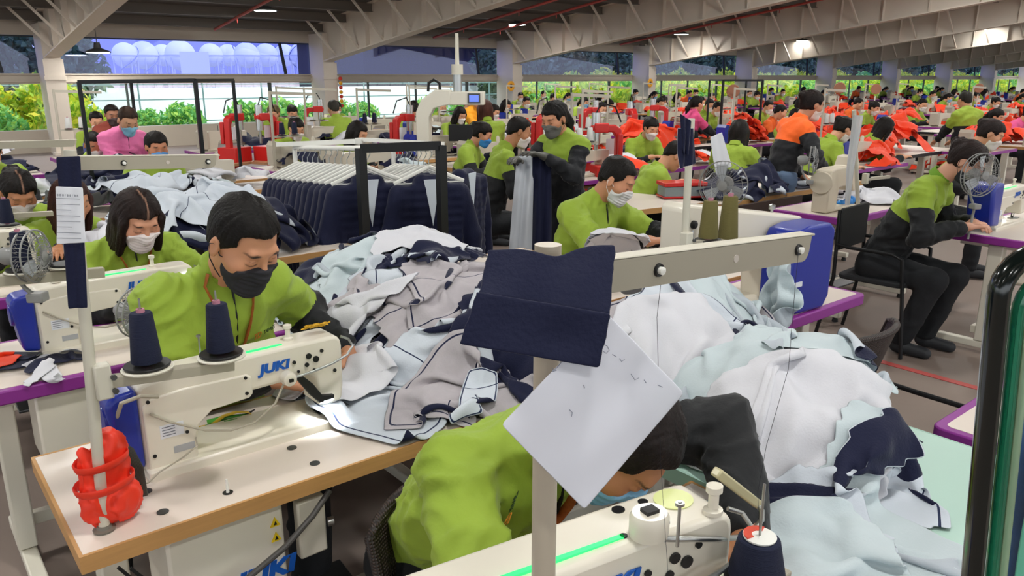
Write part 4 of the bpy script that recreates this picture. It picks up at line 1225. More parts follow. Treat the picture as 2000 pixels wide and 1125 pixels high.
def leaf_mat(name, c1, c2, c3):
    m = bpy.data.materials.new(name); nt, N, L, b = nodes(m)
    a = N.new('ShaderNodeAttribute'); a.attribute_name = 'leaf'
    r = N.new('ShaderNodeValToRGB'); r.color_ramp.elements[0].color = srgb(c1); r.color_ramp.elements[1].color = srgb(c3)
    e = r.color_ramp.elements.new(.5); e.color = srgb(c2)
    L.new(a.outputs['Fac'], r.inputs[0]); L.new(r.outputs[0], b.inputs['Base Color']); b.inputs['Roughness'].default_value = .6
    tr = N.new('ShaderNodeBsdfTranslucent'); L.new(r.outputs[0], tr.inputs[0]); mx = N.new('ShaderNodeMixShader'); mx.inputs[0].default_value = .4
    L.new(b.outputs[0], mx.inputs[1]); L.new(tr.outputs[0], mx.inputs[2]); L.new(mx.outputs[0], N['Material Output'].inputs['Surface'])
    return m
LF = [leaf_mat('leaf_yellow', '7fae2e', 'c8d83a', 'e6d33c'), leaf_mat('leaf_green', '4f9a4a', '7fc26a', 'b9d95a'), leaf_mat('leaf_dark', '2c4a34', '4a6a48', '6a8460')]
bark = mat('bark', '6b5a48', rough=.9, bump=.5, bscale=12)
crowns = [leaf_mesh('crown', 5000, 1.9, 1.5, 1.4, .14, LF[k], 11 + k) for k in range(3)]
def tree(x, y, k, s, h, label, group):
    r = empty('tree', (x, y, -.25)); c = link_mesh('crown', crowns[k], r); c.location = (0, 0, h); c.scale = (s, s, s); c.rotation_euler = (0, 0, x)
    t = MB(); t.cyl((0, 0, 0), (.1, 0, h), .10 * s, .06 * s, n=8)
    for a in range(3): t.cyl((.05, 0, h * .6), (.7 * s * math.cos(a * 2.1), .7 * s * math.sin(a * 2.1), h + .3 * s), .05 * s, .02 * s, n=6)
    t.build('trunk', bark, r); tag(r, label, 'tree', group); return r
shr = [leaf_mesh('shrub', 1300, .8, .6, .62, .10, LF[k], 31 + k, .2) for k in range(2)]
def shrub(x, y, k, s, z=.25):
    o = link_mesh('shrub', shr[k], None); o.location = (x, y, z); o.scale = (s, s, s * 1.05); o.rotation_euler = (0, 0, x * 3)
    tag(o, ['yellow green leafy shrub outside the window band', 'fresh green leafy shrub outside the window band'][k], 'shrub', ['yellow green shrubs outside', 'fresh green shrubs outside'][k])
rg = random.Random(3)
def bay(k): return COLX[k + 2]
for x in np.arange(bay(-2), bay(15), 1.15):
    dense = x < bay(0) + 1.4 or x > bay(2) + 3.6
    for q in range(2 if dense else 1):
        if not dense and rg.random() < .25: continue
        shrub(x + rg.uniform(-.4, .4), D + 2.6 + q * 1.5 + rg.uniform(-.5, .8) + (0 if dense else 1.5), (0 if rg.random() < (.6 if dense else .25) else 1), rg.uniform(1.0, 1.5) if dense else rg.uniform(.7, 1.1), .35 if q == 0 else .85)
for x in list(np.arange(-9, 6.5, 3.6)) + list(np.arange(28, 37, 3.6)):
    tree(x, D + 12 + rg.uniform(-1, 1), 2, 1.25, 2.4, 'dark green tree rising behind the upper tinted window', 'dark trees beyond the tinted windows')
for x in np.arange(31, bay(15) + 20, 3.6):
    tree(x, D + 9 + rg.uniform(-1, 1), 0 if rg.random() < .6 else 1, .9, 1.0, 'sunlit yellow green tree outside the long window band', 'bright trees outside the long window band')
for x in np.arange(46, 125, 5.0):
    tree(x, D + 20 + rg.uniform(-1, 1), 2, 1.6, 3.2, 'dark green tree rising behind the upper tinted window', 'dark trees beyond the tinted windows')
# pale yard wall and rail fence seen through the middle bays
yw = MB(); yw.box((16, D + 15, .3), (44, .2, 1.9)); tag(yw.build('yard_wall', mat('yard_wall', 'dfe8e8', rough=.8)), 'low pale wall across the yard behind the shrubs', 'wall')
fe = empty('rail_fence', (15, D + 6, -.25)); 
for z in (.55, 1.25, 1.72):
    q = MB(); q.box((0, 0, z), (36, .03, .035)); q.build('rail', mat('fence_rail', '6e8a86', rough=.5), fe)
q = MB()
for i in range(19): q.box((-18 + i * 2, 0, .9), (.04, .04, 1.8))
q.build('fence_posts', mat('fence_rail', '6e8a86'), fe)['kind'] = 'stuff'
tag(fe, 'thin grey green rail fence outside the middle windows', 'fence')
# spherical storage tanks far beyond the fence
tankm = mat('tank_white', 'eceef2', rough=.5); tankleg = mat('tank_leg', 'c8ccd8', rough=.6)
def make_tank():
    r = empty('storage_sphere'); b = MB(); b.ball((0, 0, 0), 2.35, 28); b.build('sphere', tankm, r, smooth=80)
    w = MB(); w.lathe([(2.4, -.08), (2.46, -.08), (2.46, .06), (2.4, .06)], n=32); w.build('walkway', tankleg, r)
    st = MB(); st.tube([(2.4 * math.cos(a), 2.4 * math.sin(a), z) for a, z in [(t * .25 - 2.2, -2.6 + t * .43) for t in range(11)]], .09, 6); st.build('stair', mat('tank_stair', '8f98c4'), r)
    for i in range(8):
        a = i * PI / 4 + .2; l = MB(); l.cyl((2.2 * math.cos(a), 2.2 * math.sin(a), .2), (2.25 * math.cos(a), 2.25 * math.sin(a), -8.2), .10, n=8); l.build('leg', tankleg, r)
    return r
tk = None
for i, px in enumerate((244, 281, 318, 352, 412, 446, 482, 520, 556, 590)):
    p_ = atd(px, 108, 62 + 5 * (i % 3)); 
    if tk is None: tk = make_tank(); o = tk
    else: o = copy_tree(tk)
    place(o, (p_.x, p_.y, p_.z), i * .4, scale=.50 if i in (1, 3) else .42); tag(o, 'white spherical storage tank on legs beyond the tinted window', 'storage tank', 'spherical tanks beyond the left tinted window')
tb = MB(); p_ = atd(380, 118, 58); tb.box((0, 0, -.6), (2.0, 1.5, 2.4)); o = tb.build('tank_building', mat('far_white', 'd8dcea')); o.location = p_; o.rotation_euler = (0, 0, -.3); tag(o, 'small pale block building between the spherical tanks', 'building')
pw = MB(); pw.box((0, 0, -.4), (60, .3, .9)); o = pw.build('pipe_rack', mat('far_pipe', 'b9a6b8', noise=.3, nscale=3)); a_ = atd(420, 137, 55); o.location = (a_.x, a_.y, a_.z - .3); tag(o, 'long low pipe rack under the spherical tanks', 'pipe rack')
# dark shed beyond the second bay
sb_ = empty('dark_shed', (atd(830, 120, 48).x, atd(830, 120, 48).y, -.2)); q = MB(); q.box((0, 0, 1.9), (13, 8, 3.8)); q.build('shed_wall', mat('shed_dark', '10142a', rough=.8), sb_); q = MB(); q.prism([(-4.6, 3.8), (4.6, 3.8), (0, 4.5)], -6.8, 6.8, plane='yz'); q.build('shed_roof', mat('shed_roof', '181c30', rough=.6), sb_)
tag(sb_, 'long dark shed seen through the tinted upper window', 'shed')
gh = MB(); gh.box((bay(3) + 24, D + 70, 2.2), (60, 2, 9.0)); tag(gh.build('industrial_hall', mat('far_hall', '8f95b8')), 'far pale grey industrial hall beyond the trees', 'building')
# ------------------------------------------------------------------ helpers for placed people, sheets
def seat(root_name, target, rz, z_adj=True, hands=None, handn=None, pose=None, hdirs=None, **st):
    """build a seated/standing person whose head centre lands on target (world); hands = (left, right) world points"""
    pose = dict(pose or {}); rz = math.radians(rz); T = Vector(target)
    for _ in range(2):
        J = pose_make(**pose)
        if z_adj: pose['spine'] = pose.get('spine', .49) + (T.z - float(J['hc'][2])) / max(.5, math.cos(math.radians(pose.get('lean', 18))))
    J = pose_make(**pose)
    h = Vector(J['hc']); R = Matrix.Rotation(rz, 3, 'Z'); off = R @ h
    loc = Vector((T.x - off.x, T.y - off.y, 0))
    if hands:
        Ri = R.inverted()
        l, r = [Ri @ (Vector(p) - loc) for p in hands]
        pose['hl'], pose['hr'] = tuple(l), tuple(r)
        J = pose_make(**pose)
        for k, v in (hdirs or {}).items(): J[k] = np.array(Ri @ Vector(v), np.float32)
    p = person(J, name=root_name, handn=handn, **st)
    p.location = loc; p.rotation_euler = (0, 0, rz)
    return p, J

def sheet(name, corners, m, nx=16, ny=20, amp=.004, freq=3, seed=1, thick=.0012, parent=None, sub=1, bend=None, ragged=0, dip=0):
    """a hanging or lying sheet between four world corners (tl, tr, br, bl) with gentle waves"""
    tl, tr, br, bl = [Vector(c) for c in corners]; n = (tr - tl).cross(bl - tl).normalized(); o = (tl + tr + br + bl) / 4
    V = []; 
    for j in range(ny + 1):
        for i in range(nx + 1):
            u, v = i / nx, j / ny
            p = (tl * (1 - u) + tr * u) * (1 - v) + (bl * (1 - u) + br * u) * v
            d = amp * (float(vnoise(u * freq + seed, v * freq * .6, seed, seed)) + .5 * math.sin(u * freq * 4 + seed + v * 2))
            if bend: d += bend(u, v)
            if dip: p = p - Vector((0, 0, dip * (1 - v) * math.exp(-((u - .48) / .16) ** 2)))
            if ragged and i in (0, nx): p = p + (tr - tl).normalized() * float(vnoise(v * 30, seed, 0, seed)) * ragged
            V.append(tuple(p + n * d - o))
    Q = np.array([(j * (nx + 1) + i, j * (nx + 1) + i + 1, (j + 1) * (nx + 1) + i + 1, (j + 1) * (nx + 1) + i) for j in range(ny) for i in range(nx)])
    ob = link_mesh(name, np_mesh(name, np.array(V), Q, m), parent); 
    ob.location = o if parent is None else o
    sd = ob.modifiers.new('thick', 'SOLIDIFY'); sd.thickness = thick; sd.offset = 0
    if isinstance(m, (list, tuple)) and len(m) > 1: sd.material_offset = 1
    if sub: sb = ob.modifiers.new('sub', 'SUBSURF'); sb.levels = sub; sb.render_levels = sub
    return ob

# ------------------------------------------------------------------ table 1 with the first machine
T1 = make_table(w=1.25, d=.56, edge_th=.008); place(T1, (.20, 1.62, 0), 0, 'cream sewing table with a thick tan wood edge under the machine beside the red bundle'); T1['category'] = 'table'
# grommet holes, slots, peg and stickers of the table
h = MB()
for px, py in ((570, 875), (615, 905), (318, 1000), (286, 960)):
    p = atz(px, py, .7605) - Vector((.20, 1.62, 0)); h = MB(); h.lathe([(.009, .0002), (.013, .0002), (.013, .0014), (.009, .0014)], p, 20); h.lathe([(0, .0001), (.0088, .0001), (.0088, .0004), (0, .0004)], p, 20, mat=1); h.build('grommet', [dsteel, mat('grommet_hole', '8f7f72')], T1)
p = atz(445, 962, .7605) - Vector((.20, 1.62, 0)); h = MB(); h.lathe([(.0, 0), (.012, 0), (.012, .001), (0, .001)], p, 20); h.build('grommet', black, T1); h = MB(); h.cyl(p, p + Vector((0, 0, .035)), .004, .0025, n=12); h.build('peg', white_plastic, T1)
lb = MB(); lb.box((.93, -.0012, .745), (.10, .0015, .02)); lb.build('edge_sticker', papertag, T1)
for k in range(3):
    q = MB(); q.box((.905 + k * .024, -.0022, .748), (.018, .001, .004)); q.build('sticker_print', ink, T1)
# printed logo and warning signs on the hanging motor box
M_ = Matrix.Translation((.385, .0285, .535)) @ Matrix.Rotation(PI / 2, 4, 'X')
text_mesh('logo', 'JUKI', .062, logo_blue, T1, M_, extrude=.001, shear=.18, xscale=1.25, offset=.003)
for z in (.665, .625):
    t = MB(); t.prism([(.405, z - .012), (.43, z - .012), (.4175, z + .012)], .026, .0295); t.build('warning_sign', yellow, T1)
    t = MB(); t.prism([(.413, z - .008), (.422, z - .008), (.4175, z + .003)], .0250, .0262); t.build('warning_mark', black, T1)
t = MB(); t.box((.52, .06, .60), (.075, .03, .16)); t.build('control_switch_box', cream, T1, bevel=.006)
t = MB(); t.cyl((.56, .045, .60), (.575, .04, .60), .012, n=14); t.build('switch_knob', steel, T1)
t = MB(); t.tube([(.56, .02, .70), (.50, .0, .66), (.42, -.02, .62), (.30, -.03, .575), (.18, -.02, .56), (.08, .02, .58), (.02, .10, .62)], .0075, 10); t.build('cable', mat('dark_cable', '4d4a48', rough=.5), T1)
t = MB(); t.tube([(.10, .06, .66), (.14, .05, .60), (.20, .06, .58), (.26, .10, .62)], .004, 8); t.tube([(.08, .08, .66), (.13, .07, .58), (.21, .08, .56), (.27, .12, .60)], .004, 8); t.build('cable_loop', black, T1)['kind'] = 'stuff'

M1 = make_machine(); place(M1, (.40, 1.865, .768), 0, 'cream sewing machine with a yellow thread tangle, before the person in black mask'); M1['category'] = 'sewing machine'
def machine_light(M, e=1.2):
    l = bpy.data.lights.new('machine_light', 'SPOT'); l.energy = e; l.spot_size = 2.2; l.spot_blend = .8; l.shadow_soft_size = .012; l.color = (.9, .97, 1)
    o = bpy.data.objects.new('machine_light', l); COL.objects.link(o); o.parent = M; o.location = (.475, -.012, .070); o.rotation_euler = (.35, .1, 0)
machine_light(M1, 2.6)
tp = MB()
for k in range(3):
    pts = [(.47 + .03 * math.sin(t * 1.7 + k) + k * .01, .05 + .018 * math.cos(t * 2.3 + k * 2), .262 + .018 * abs(math.sin(t * 1.1 + k))) for t in range(12)]
    tp.tube(pts, .0016, 5)
tp.build('yellow_thread_tangle', mat('thread_yellow', 'd9a92c', rough=.8), M1)['label'] = 'yellow thread tangle'
tp = MB(); tp.tube([(-.03, .06, .06), (-.05, .01, .16), (-.04, -.02, .21), (0, -.03, .22), (.04, -.02, .205)], .005, 8); tp.build('feed_cable', armgrey, M1)
tp = MB(); tp.tube([(.118, -.003, .07), (.118, -.01, .05), (.08, -.02, .035), (.02, -.03, .02), (-.01, -.04, .006), (-.03, -.03, .003)], .0022, 6); tp.build('cord', armgrey, M1)

# thread stand A on table 1
pA0 = Vector((.265, 1.698, .761)); pA1 = Vector((.305, 1.700, 1.565))
y_ = 1.70
sA = make_stand(pA0, pA1, r=.0115, low=((.315, y_ - .012, 1.088), (.572, y_ - .012, 1.064), .022), dishes=((.392, y_, 1.104), (.549, y_, 1.094)), pins=.150, topbeam=((.315, y_ - .016, 1.540), (.575, y_ - .016, 1.527), .026, 1))
tag(sA, 'pale thread stand carrying two navy cones on table with wood edge', 'thread stand')
ca = cone('n', .0305, .120); place(ca, (.392, y_, 1.1095), 0, 'navy thread cone on stand, the one nearer the pole with red bundle'); ca['category'] = 'thread cone'
cb = copy_tree(ca); place(cb, (.549, y_, 1.0995), 0, 'navy thread cone on stand, right above the machine logo')
# navy swatch and card tied to pole A
sw = sheet('navy_fabric_strip', [atd(108, 306, 1.44), atd(157, 304, 1.45), atd(171, 602, 1.50), atd(134, 603, 1.49)], navy, amp=.003, thick=.002); tag(sw, 'long navy fabric strip hanging down the pale pole behind a white card', 'fabric swatch')
cd = sheet('ticket_card', [atd(107, 364, 1.425), atd(162, 366, 1.43), atd(167, 474, 1.45), atd(111, 477, 1.445)], papertag, amp=.002, thick=.0008); tag(cd, 'white ticket card with handwritten lines pinned on navy fabric strip', 'card')
a_, b_, c_ = atd(107, 364, 1.4235), atd(162, 366, 1.4285), atd(111, 477, 1.4435)
for k in range(9):
    v = .10 + k * .098; p = a_ + (c_ - a_) * v; e = b_ - a_; q = MB()
    if k == 0: continue
    n_ = (e.cross(c_ - a_)).normalized() * -.0025
    q.bar(p + e * .06 - (n_ * 0), p + e * (.92 if k % 3 else .6), .0006, .0007)
    o = q.build('written_line', ink, None); o.parent = cd; o.matrix_parent_inverse = Matrix.Translation(-cd.location); o.location = tuple((p * 0 - FW_V * .004)) if 'FW_V' in globals() else (-.0025, -.003, 0)
t = text_mesh('ticket_title', '# # # / # # / # #'.replace('#', '8'), .006, ink, None, Matrix.Translation(a_ * .8 + b_ * .0 + a_ * .2 + (b_ - a_) * .5 + (c_ - a_) * .14 + Vector((-.0035, -.005, 0))) @ (Matrix((Vector(b_ - a_).normalized(), Vector(a_ - c_).normalized(), Vector(b_ - a_).cross(a_ - c_).normalized())).transposed().to_4x4()), extrude=.0002)
t.parent = cd; t.matrix_parent_inverse = Matrix.Translation(-cd.location)

# red bundle tied to the foot of pole A
def bundle():
    r = empty('tied_bundle', (.270, 1.722, .762)); a = mat('red_nylon', 'ee3a22', rough=.45, bump=.15, bscale=50)
    def f(P):
        d = smin(sd_ell(P, V3(.034, -.006, .050), V3(.046, .036, .050)), sd_ell(P, V3(.030, -.002, .145), V3(.036, .030, .060)), .02)
        d = smin(d, sd_ell(P, V3(-.014, -.012, .055), V3(.026, .022, .048)), .02); d = smin(d, sd_ell(P, V3(-.020, -.006, .135), V3(.014, .014, .056)), .015)
        d = smin(d, sd_ell(P, V3(.03, 0, .19), V3(.028, .026, .02)), .02)
        return d
    V, Q = snet(f, (-.07, -.07, -.01), (.11, .06, .23), .0035); N = vnormals(V, Q)
    w1 = vnoise(V[:, 0] * 30, V[:, 1] * 30, V[:, 2] * 20, 5)
    rd = (1 - np.abs(vnoise(V[:, 0] * 46 + w1 * 2, V[:, 1] * 46, V[:, 2] * 22 + w1, 8))) ** 2
    V = V + N * (rd * .010 - .004)[:, None]; V[:, 2] = np.maximum(V[:, 2], .001)
    link_mesh('bundle_cloth', np_mesh('bundle_cloth', relax(V, Q, 1), Q, a), r)
    for z, s_ in ((.150, 1.0), (.098, 1.12)):
        m = MB(); m.tube([((.052 * math.cos(t) * s_) + .012, .042 * math.sin(t) * s_ - .004, z + .006 * math.cos(t)) for t in np.linspace(0, 2 * PI, 18)[:-1]], .006, 8, flat=(.003, .010), closed=True); m.build('tie_band', a, r)
    m = MB()
    for k in range(7): m.tube([(.062 + .003 * k, .01 + .002 * k, .17 - .004 * k), (.075 + .003 * k, .012, .10), (.082 + .002 * k, .01, .03)], .002, 5)
    m.build('dark_cord_hank', mat('cord_grey', '46443f', rough=.6), r)['kind'] = 'stuff'
    return r
b_ = bundle(); tag(b_, 'bright red nylon bundle strapped around foot of the pale pole', 'cloth bundle')

# scissors and tape lying on table 1
def snips():
    r = empty('thread_snips', tuple(atz(468, 826, .766)), .15); r.scale = (1.1, 1.6, 1.7)
    g = mat('snip_green', '4f9a3c', rough=.4); ye = mat('snip_yellow', 'd8b43a', rough=.6)
    m = MB(); m.tube([(-.075, .02, .003), (-.04, .0, .008), (-.01, -.006, .008), (.02, -.004, .006)], .006, 10, flat=(.007, .004)); m.build('handle', g, r)
    m = MB(); m.tube([(-.06, .035, .004), (-.03, .018, .010), (.0, .004, .010), (.02, .0, .008)], .006, 10, flat=(.006, .004)); m.build('handle', g, r)
    m = MB(); m.prism([(.015, -.008), (.060, -.004), (.015, .001)], .005, .007, plane='xy'); m.build('blade', dsteel, r)
    m = MB(); m.prism([(.015, -.003), (.055, .012), (.013, .006)], .008, .010, plane='xy'); m.build('blade', dsteel, r)
    m = MB(); m.tube([(-.11, .05, .002), (-.085, .03, .002), (-.06, .02, .004), (-.03, .012, .016), (0, .008, .017), (.025, .0, .014), (.04, -.012, .003)], .004, 8, flat=(.007, .0012)); m.build('yellow_tape', ye, r)
    return r
tag(snips(), 'green handled thread snips wrapped in yellow tape, lying on table', 'scissors')

# ------------------------------------------------------------------ man in the black mask
seatc = make_wicker_chair()
p1, J1 = seat('person', tuple(atz(476, 474, 1.255)), 6, hands=((1.10, 2.20, .85), (.80, 2.13, .835)), hdirs=dict(hdl=(-.1, -.6, -.55), hdr=(.75, -.5, -.2), hnl=(-.5, -.2, -.5)),
              pose=dict(lean=20, pitch=34, yaw=10, roll=0, elbow=(.75, .25, -.75), seat=.45), res=.0085, hres=.0034, hair='short', mask='2a292e', lanyard='a85a28', zip='15181c', collar='8fa836', hs=1.07, zone=.10, arm=.80, bulk=1.1, haircol='14110f', skin='c98f6c')
tag(p1, 'person in lime jacket and black face mask sewing, head bowed, orange lanyard', 'person')
def chest_logo(J, par, x0, t0, size=.020, flip=1):
    b = J['pel'] + (J['nb'] - J['pel']) * t0
    def pt(x):
        p = V3(b[0] + x, -.8, b[2])
        for _ in range(80):
            d = float(J['jf'](p[None])[0]); p = p + V3(0, max(d, .0006) * .8, 0)
            if d < .006: break
        return Vector(p)
    a, c = pt(x0 - .03), pt(x0 + .045); ax = (c - a).normalized(); up = Vector(J['up']); nz = ax.cross(up).normalized(); up = nz.cross(ax)
    R = Matrix((ax, up, nz)).transposed().to_4x4(); R.translation = (a + c) / 2 + nz * .010
    m2 = R.copy(); m2.translation = a + nz * .010
    text_mesh('chest_emblem', 'TD', size * 1.5, mat('emblem_orange', 'c87a1c', rough=.6), par, m2, extrude=.0006, offset=.0004)
    text_mesh('chest_lettering', 'TANGJE'.replace('JE', 'S'), size, mat('lettering_dark', '2f4a22', rough=.6), par, R @ Matrix.Translation((.022, 0, 0)), extrude=.0006)
chest_logo(J1, p1, .095, .70)
wa = MB(); e_, w_ = Vector(J1['el']), Vector(J1['wl']); ax = (w_ - e_).normalized(); wa.lathe([(.030, 0), (.033, .002), (.033, .010), (.030, .012)], w_ + ax * .018, 24, ax); wa.build('bracelet', steel, p1)
place(seatc, (p1.location.x, p1.location.y + .05, 0), 0, 'brown wicker chair under the person in the black mask'); seatc['category'] = 'chair'

# ------------------------------------------------------------------ row 2: woman with white mask, purple table
T2 = make_table(w=1.25, d=.56, edge=purple, round_corner=True); place(T2, (.12, 2.73, 0), 0, 'purple edged sewing table behind the wood edged one, scraps and red cloth on it'); T2['category'] = 'table'
M2 = make_machine(); place(M2, (.36, 2.975, .770), 0, 'cream sewing machine in front of person with white mask and centre parted hair'); M2['category'] = 'sewing machine'
p2, J2 = seat('person', (.83, 3.44, 1.135), 4, hands=((1.02, 3.25, .84), (.72, 3.22, .84)), pose=dict(lean=20, pitch=34, yaw=4, seat=.45, elbow=(.8, .2, -.7)), res=.011, hres=.0045, hair='bob', mask='e6dcdb', part=True, lanyard='b5602a', zip='15181c', zone=.1, arm=.9, haircol='211613', skin='cf9577')
tag(p2, 'person in lime jacket with centre parted dark hair and white mask, sewing', 'person')
machine_light(M2, 1.5)
mb = MB(); mb.ball((.50, .0, .20), (.016, .012, .016), 12); mb.build('led_lens', led_white, M2)
fn = make_fan(.080, .05); place(fn, tuple(aty(280, 612, 2.55)), .5, 'round grey cage fan behind the left navy thread cone'); fn['category'] = 'fan'
fst = MB(); fb = aty(280, 612, 2.55); fst.cyl((fb.x, fb.y + .03, .77), (fb.x, fb.y + .03, fb.z - .12), .006); 
f2 = copy_tree(fn); place(f2, tuple(aty(70, 500, 2.72)), .9, 'grey cage fan behind the navy cone at left picture edge'); 
# stand for row 2, mostly out of frame to the left: low arm with dishes
a_, b2 = aty(-60, 556, 2.72), aty(205, 533, 2.72)
sB = make_stand((a_.x, 2.745, .762), (a_.x, 2.745, 1.60), r=.0115, low=(tuple(a_ + Vector((.02, 0, 0))), tuple(b2), .030), dishes=(tuple(aty(45, 527, 2.735)), tuple(aty(130, 517, 2.735))), pins=.13)
tag(sB, 'pale thread stand with a dish arm behind the white ticket card', 'thread stand')
cc = copy_tree(ca); place(cc, tuple(aty(46, 527, 2.735) + Vector((0, 0, .006))), 0, 'navy thread cone at left edge, in front of the grey cage fan'); cc.scale = (.95, .95, .98)
# third row at the far left
T3 = make_table(w=1.25, d=.56, edge=purple, round_corner=True); place(T3, (-.15, 3.95, 0), 0, 'purple edged sewing table in the third row at the left'); T3['category'] = 'table'
M3 = make_machine(1); place(M3, (.02, 4.20, .770), 0, 'cream sewing machine before the person with grey mask at the left edge'); M3['category'] = 'sewing machine'
p3, J3 = seat('person', (.585, 4.74, 1.12), 5, hands=((.70, 4.5, .84), (.45, 4.48, .84)), pose=dict(lean=22, pitch=36, yaw=0, seat=.45), res=.014, hres=.006, hair='bun', mask='cfc8c2', part=True, zone=.2, arm=.6, haircol='15100e', skin='bf8560', collar='a02a2a')
tag(p3, 'person with parted black hair and grey mask behind teal cone at left edge', 'person')
cdk = copy_tree(ca); place(cdk, tuple(aty(15, 437, 4.02)), 0, 'navy cone with teal top at left picture edge, below the parted hair'); cdk.scale = (.95,) * 3
s3 = make_stand((.28, 4.05, .762), (.28, 4.05, 1.5), r=.011, low=((.30, 4.03, 1.115), (.62, 4.03, 1.10), .02), dishes=(tuple(aty(15, 440, 4.03)),), pins=.1, topbeam=((.20, 4.03, 1.42), (.75, 4.03, 1.41), .03, 0))
tag(s3, 'pale thread stand in the third row at the left edge', 'thread stand')
p4, J4 = seat('person', tuple(atd(140, 392, 4.1)), 20, pose=dict(lean=20, pitch=20, seat=.45, spine=.46), res=.016, hres=.008, hair='long', mask=None, zone=.2, arm=.8, haircol='3a201a', skin='c08660')
tag(p4, 'person with reddish brown hair half hidden behind the hanging ticket card', 'person')

# scraps on the purple table, red cloth at the edge, grey sleeve
sheet_items = []
# ------------------------------------------------------------------ table 5 (nearest), pole B, paper and swatches
T5 = make_table(w=1.22, d=.56, edge_th=.008); place(T5, (.19, .47, 0), 0, 'cream sewing table nearest the camera, machine with lit green strip on it'); T5['category'] = 'table'
M5 = make_machine(); place(M5, (0, 0, .768), math.radians(-10), 'nearest cream sewing machine with glowing green strip and gooseneck lamp'); M5['category'] = 'sewing machine'
M5.scale = (1.22, 1.12, 1.12); q_ = atz(1218, 1045, .768 + .2495 * 1.12); lv = Matrix.Rotation(math.radians(-10), 3, 'Z') @ Vector((.37 * 1.22, .03 * 1.12, 0)); M5.location = (q_.x - lv.x, q_.y - lv.y, .768)

mb = MB(); mb.lathe([(0, 0), (.022, 0), (.022, .0012), (0, .0014)], (.478, .068, .2485), 28, mat=1); mb.lathe([(.022, 0), (.027, 0), (.027, .0016), (.022, .0016)], (.478, .068, .2485), 28); o = mb.build('top_sticker', [mat('sticker_yellow', 'dfe6a0', rough=.4), mat('sticker_white', 'f0f2f0', rough=.4)], M5)
for x, y, rr in ((.40, .085, .009), (.43, .03, .010), (.37, .03, .005), (.44, .085, .007)):
    mb = MB(); mb.cyl((x, y, .247), (x, y, .2495), rr, n=16); mb.build('oil_hole', black, M5)
# lamp with gooseneck on the back of the near machine
mb = MB(); mb.lathe([(0, 0), (.024, 0), (.025, .006), (.025, .028), (.022, .034), (0, .034)], (.398, .016, .248), 28); mb.build('magnet_lamp_base', cream, M5)
mb = MB(); mb.box((.398, .016, .284), (.018, .016, .006)); mb.build('lamp_rocker', black, M5)
bpy.context.view_layer.update(); Mi = (Matrix.Translation(M5.location) @ Matrix.Rotation(math.radians(-10), 4, 'Z') @ Matrix.Diagonal((1.22, 1.12, 1.12, 1))).inverted()
for c in M5.children:
    if c.name.startswith('thread_post'): c.location = (Mi @ atz(1323, 1062, 1.047)).x - .17, (Mi @ atz(1323, 1062, 1.047)).y - .06, 0
    if c.name.startswith('tension_knob'): c.location = (Mi @ atz(1392, 1000, 1.047)).x - .40, (Mi @ atz(1392, 1000, 1.047)).y - .055, 0
def lm(px, py, y): return Mi @ aty(px, py, y)
mb = MB(); mb.tube([lm(1282, 1052, .64), lm(1330, 1053, .622), (lm(1400, 1053, .62)), lm(1440, 1050, .625), lm(1472, 1036, .63), lm(1488, 1015, .64), lm(1488, 998, .65), lm(1478, 984, .665)], .0042, 12); mb.build('gooseneck', steel, M5)
mb = MB(); mb.tube([lm(1292, 1010, .80), lm(1293, 975, .80), lm(1302, 956, .80), lm(1318, 956, .80), lm(1330, 972, .80), lm(1340, 1000, .80)], .004, 10, flat=(.006, .003)); mb.build('thread_lever_guard', white_plastic, M5)
mb = MB(); mb.bar(lm(1480, 985, .665), lm(1398, 921, .68), .016, .014); mb.build('lamp_head', mat('lamp_frost', 'd8cfa6', rough=.25, trans=.3), M5, bevel=.003)
M5['label'] = 'nearest cream sewing machine with glowing green strip and bent gooseneck lamp'
# spool on pin at the bottom edge
pB0 = Vector((.49, .542, .762)); pB1 = Vector((.492, .5425, 1.545))
sB2 = make_stand(pB0, pB1, r=.0130, low=((.515, .53, .955), (1.02, .545, .935), .022), dishes=((.945, .56, .955),), pins=.165, topbeam=((.505, .527, 1.508), (.945, .527, 1.482), .0345, 1), mpole=mat('pole_near', 'b9ae9c', rough=.35))
tag(sB2, 'nearest thread stand, thick tan pole with a long beam to the right', 'thread stand')
cs = cone('n', .042, .072); place(cs, (.945, .56, .961), 0, 'navy thread cone with red and white label on a threaded pin, at bottom edge'); cs['category'] = 'thread cone'
mb = MB(); mb.lathe([(.006, .070), (.024, .070), (.025, .073), (.006, .074)], n=28); o = mb.build('cone_label', white_plastic, cs); mb = MB(); mb.prism([(.024 * math.cos(t), .024 * math.sin(t)) for t in np.linspace(.3, 2.9, 12)] + [(.012 * math.cos(t), .012 * math.sin(t)) for t in np.linspace(2.9, .3, 8)], .0735, .0752, plane='xy'); mb.build('label_red_band', mat('label_red', 'd8452c'), cs)
# threads from the beam eyelets
def thread(pts, lab):
    m = MB(); m.tube(pts, .00035, 4); tag(m.build('sewing_thread', mat('thread_dark', '20222c', rough=.8)), lab, 'thread')
e1 = atd(1297, 513, .84); thread([e1, atd(1290, 560, .85), atd(1283, 620, .87), atd(1285, 690, .9), atd(1290, 900, .98), atd(1305, 1125, 1.05)], 'fine dark thread hanging from the near eyelet of the tan beam')
e2 = atd(1560, 483, .99); thread([e2, atd(1553, 560, .99), atd(1540, 720, .99), atd(1497, 870, 1.0), atd(1480, 960, 1.05), Vector((.945, .56, 1.03))], 'fine dark thread running down from the end eyelet of the beam')

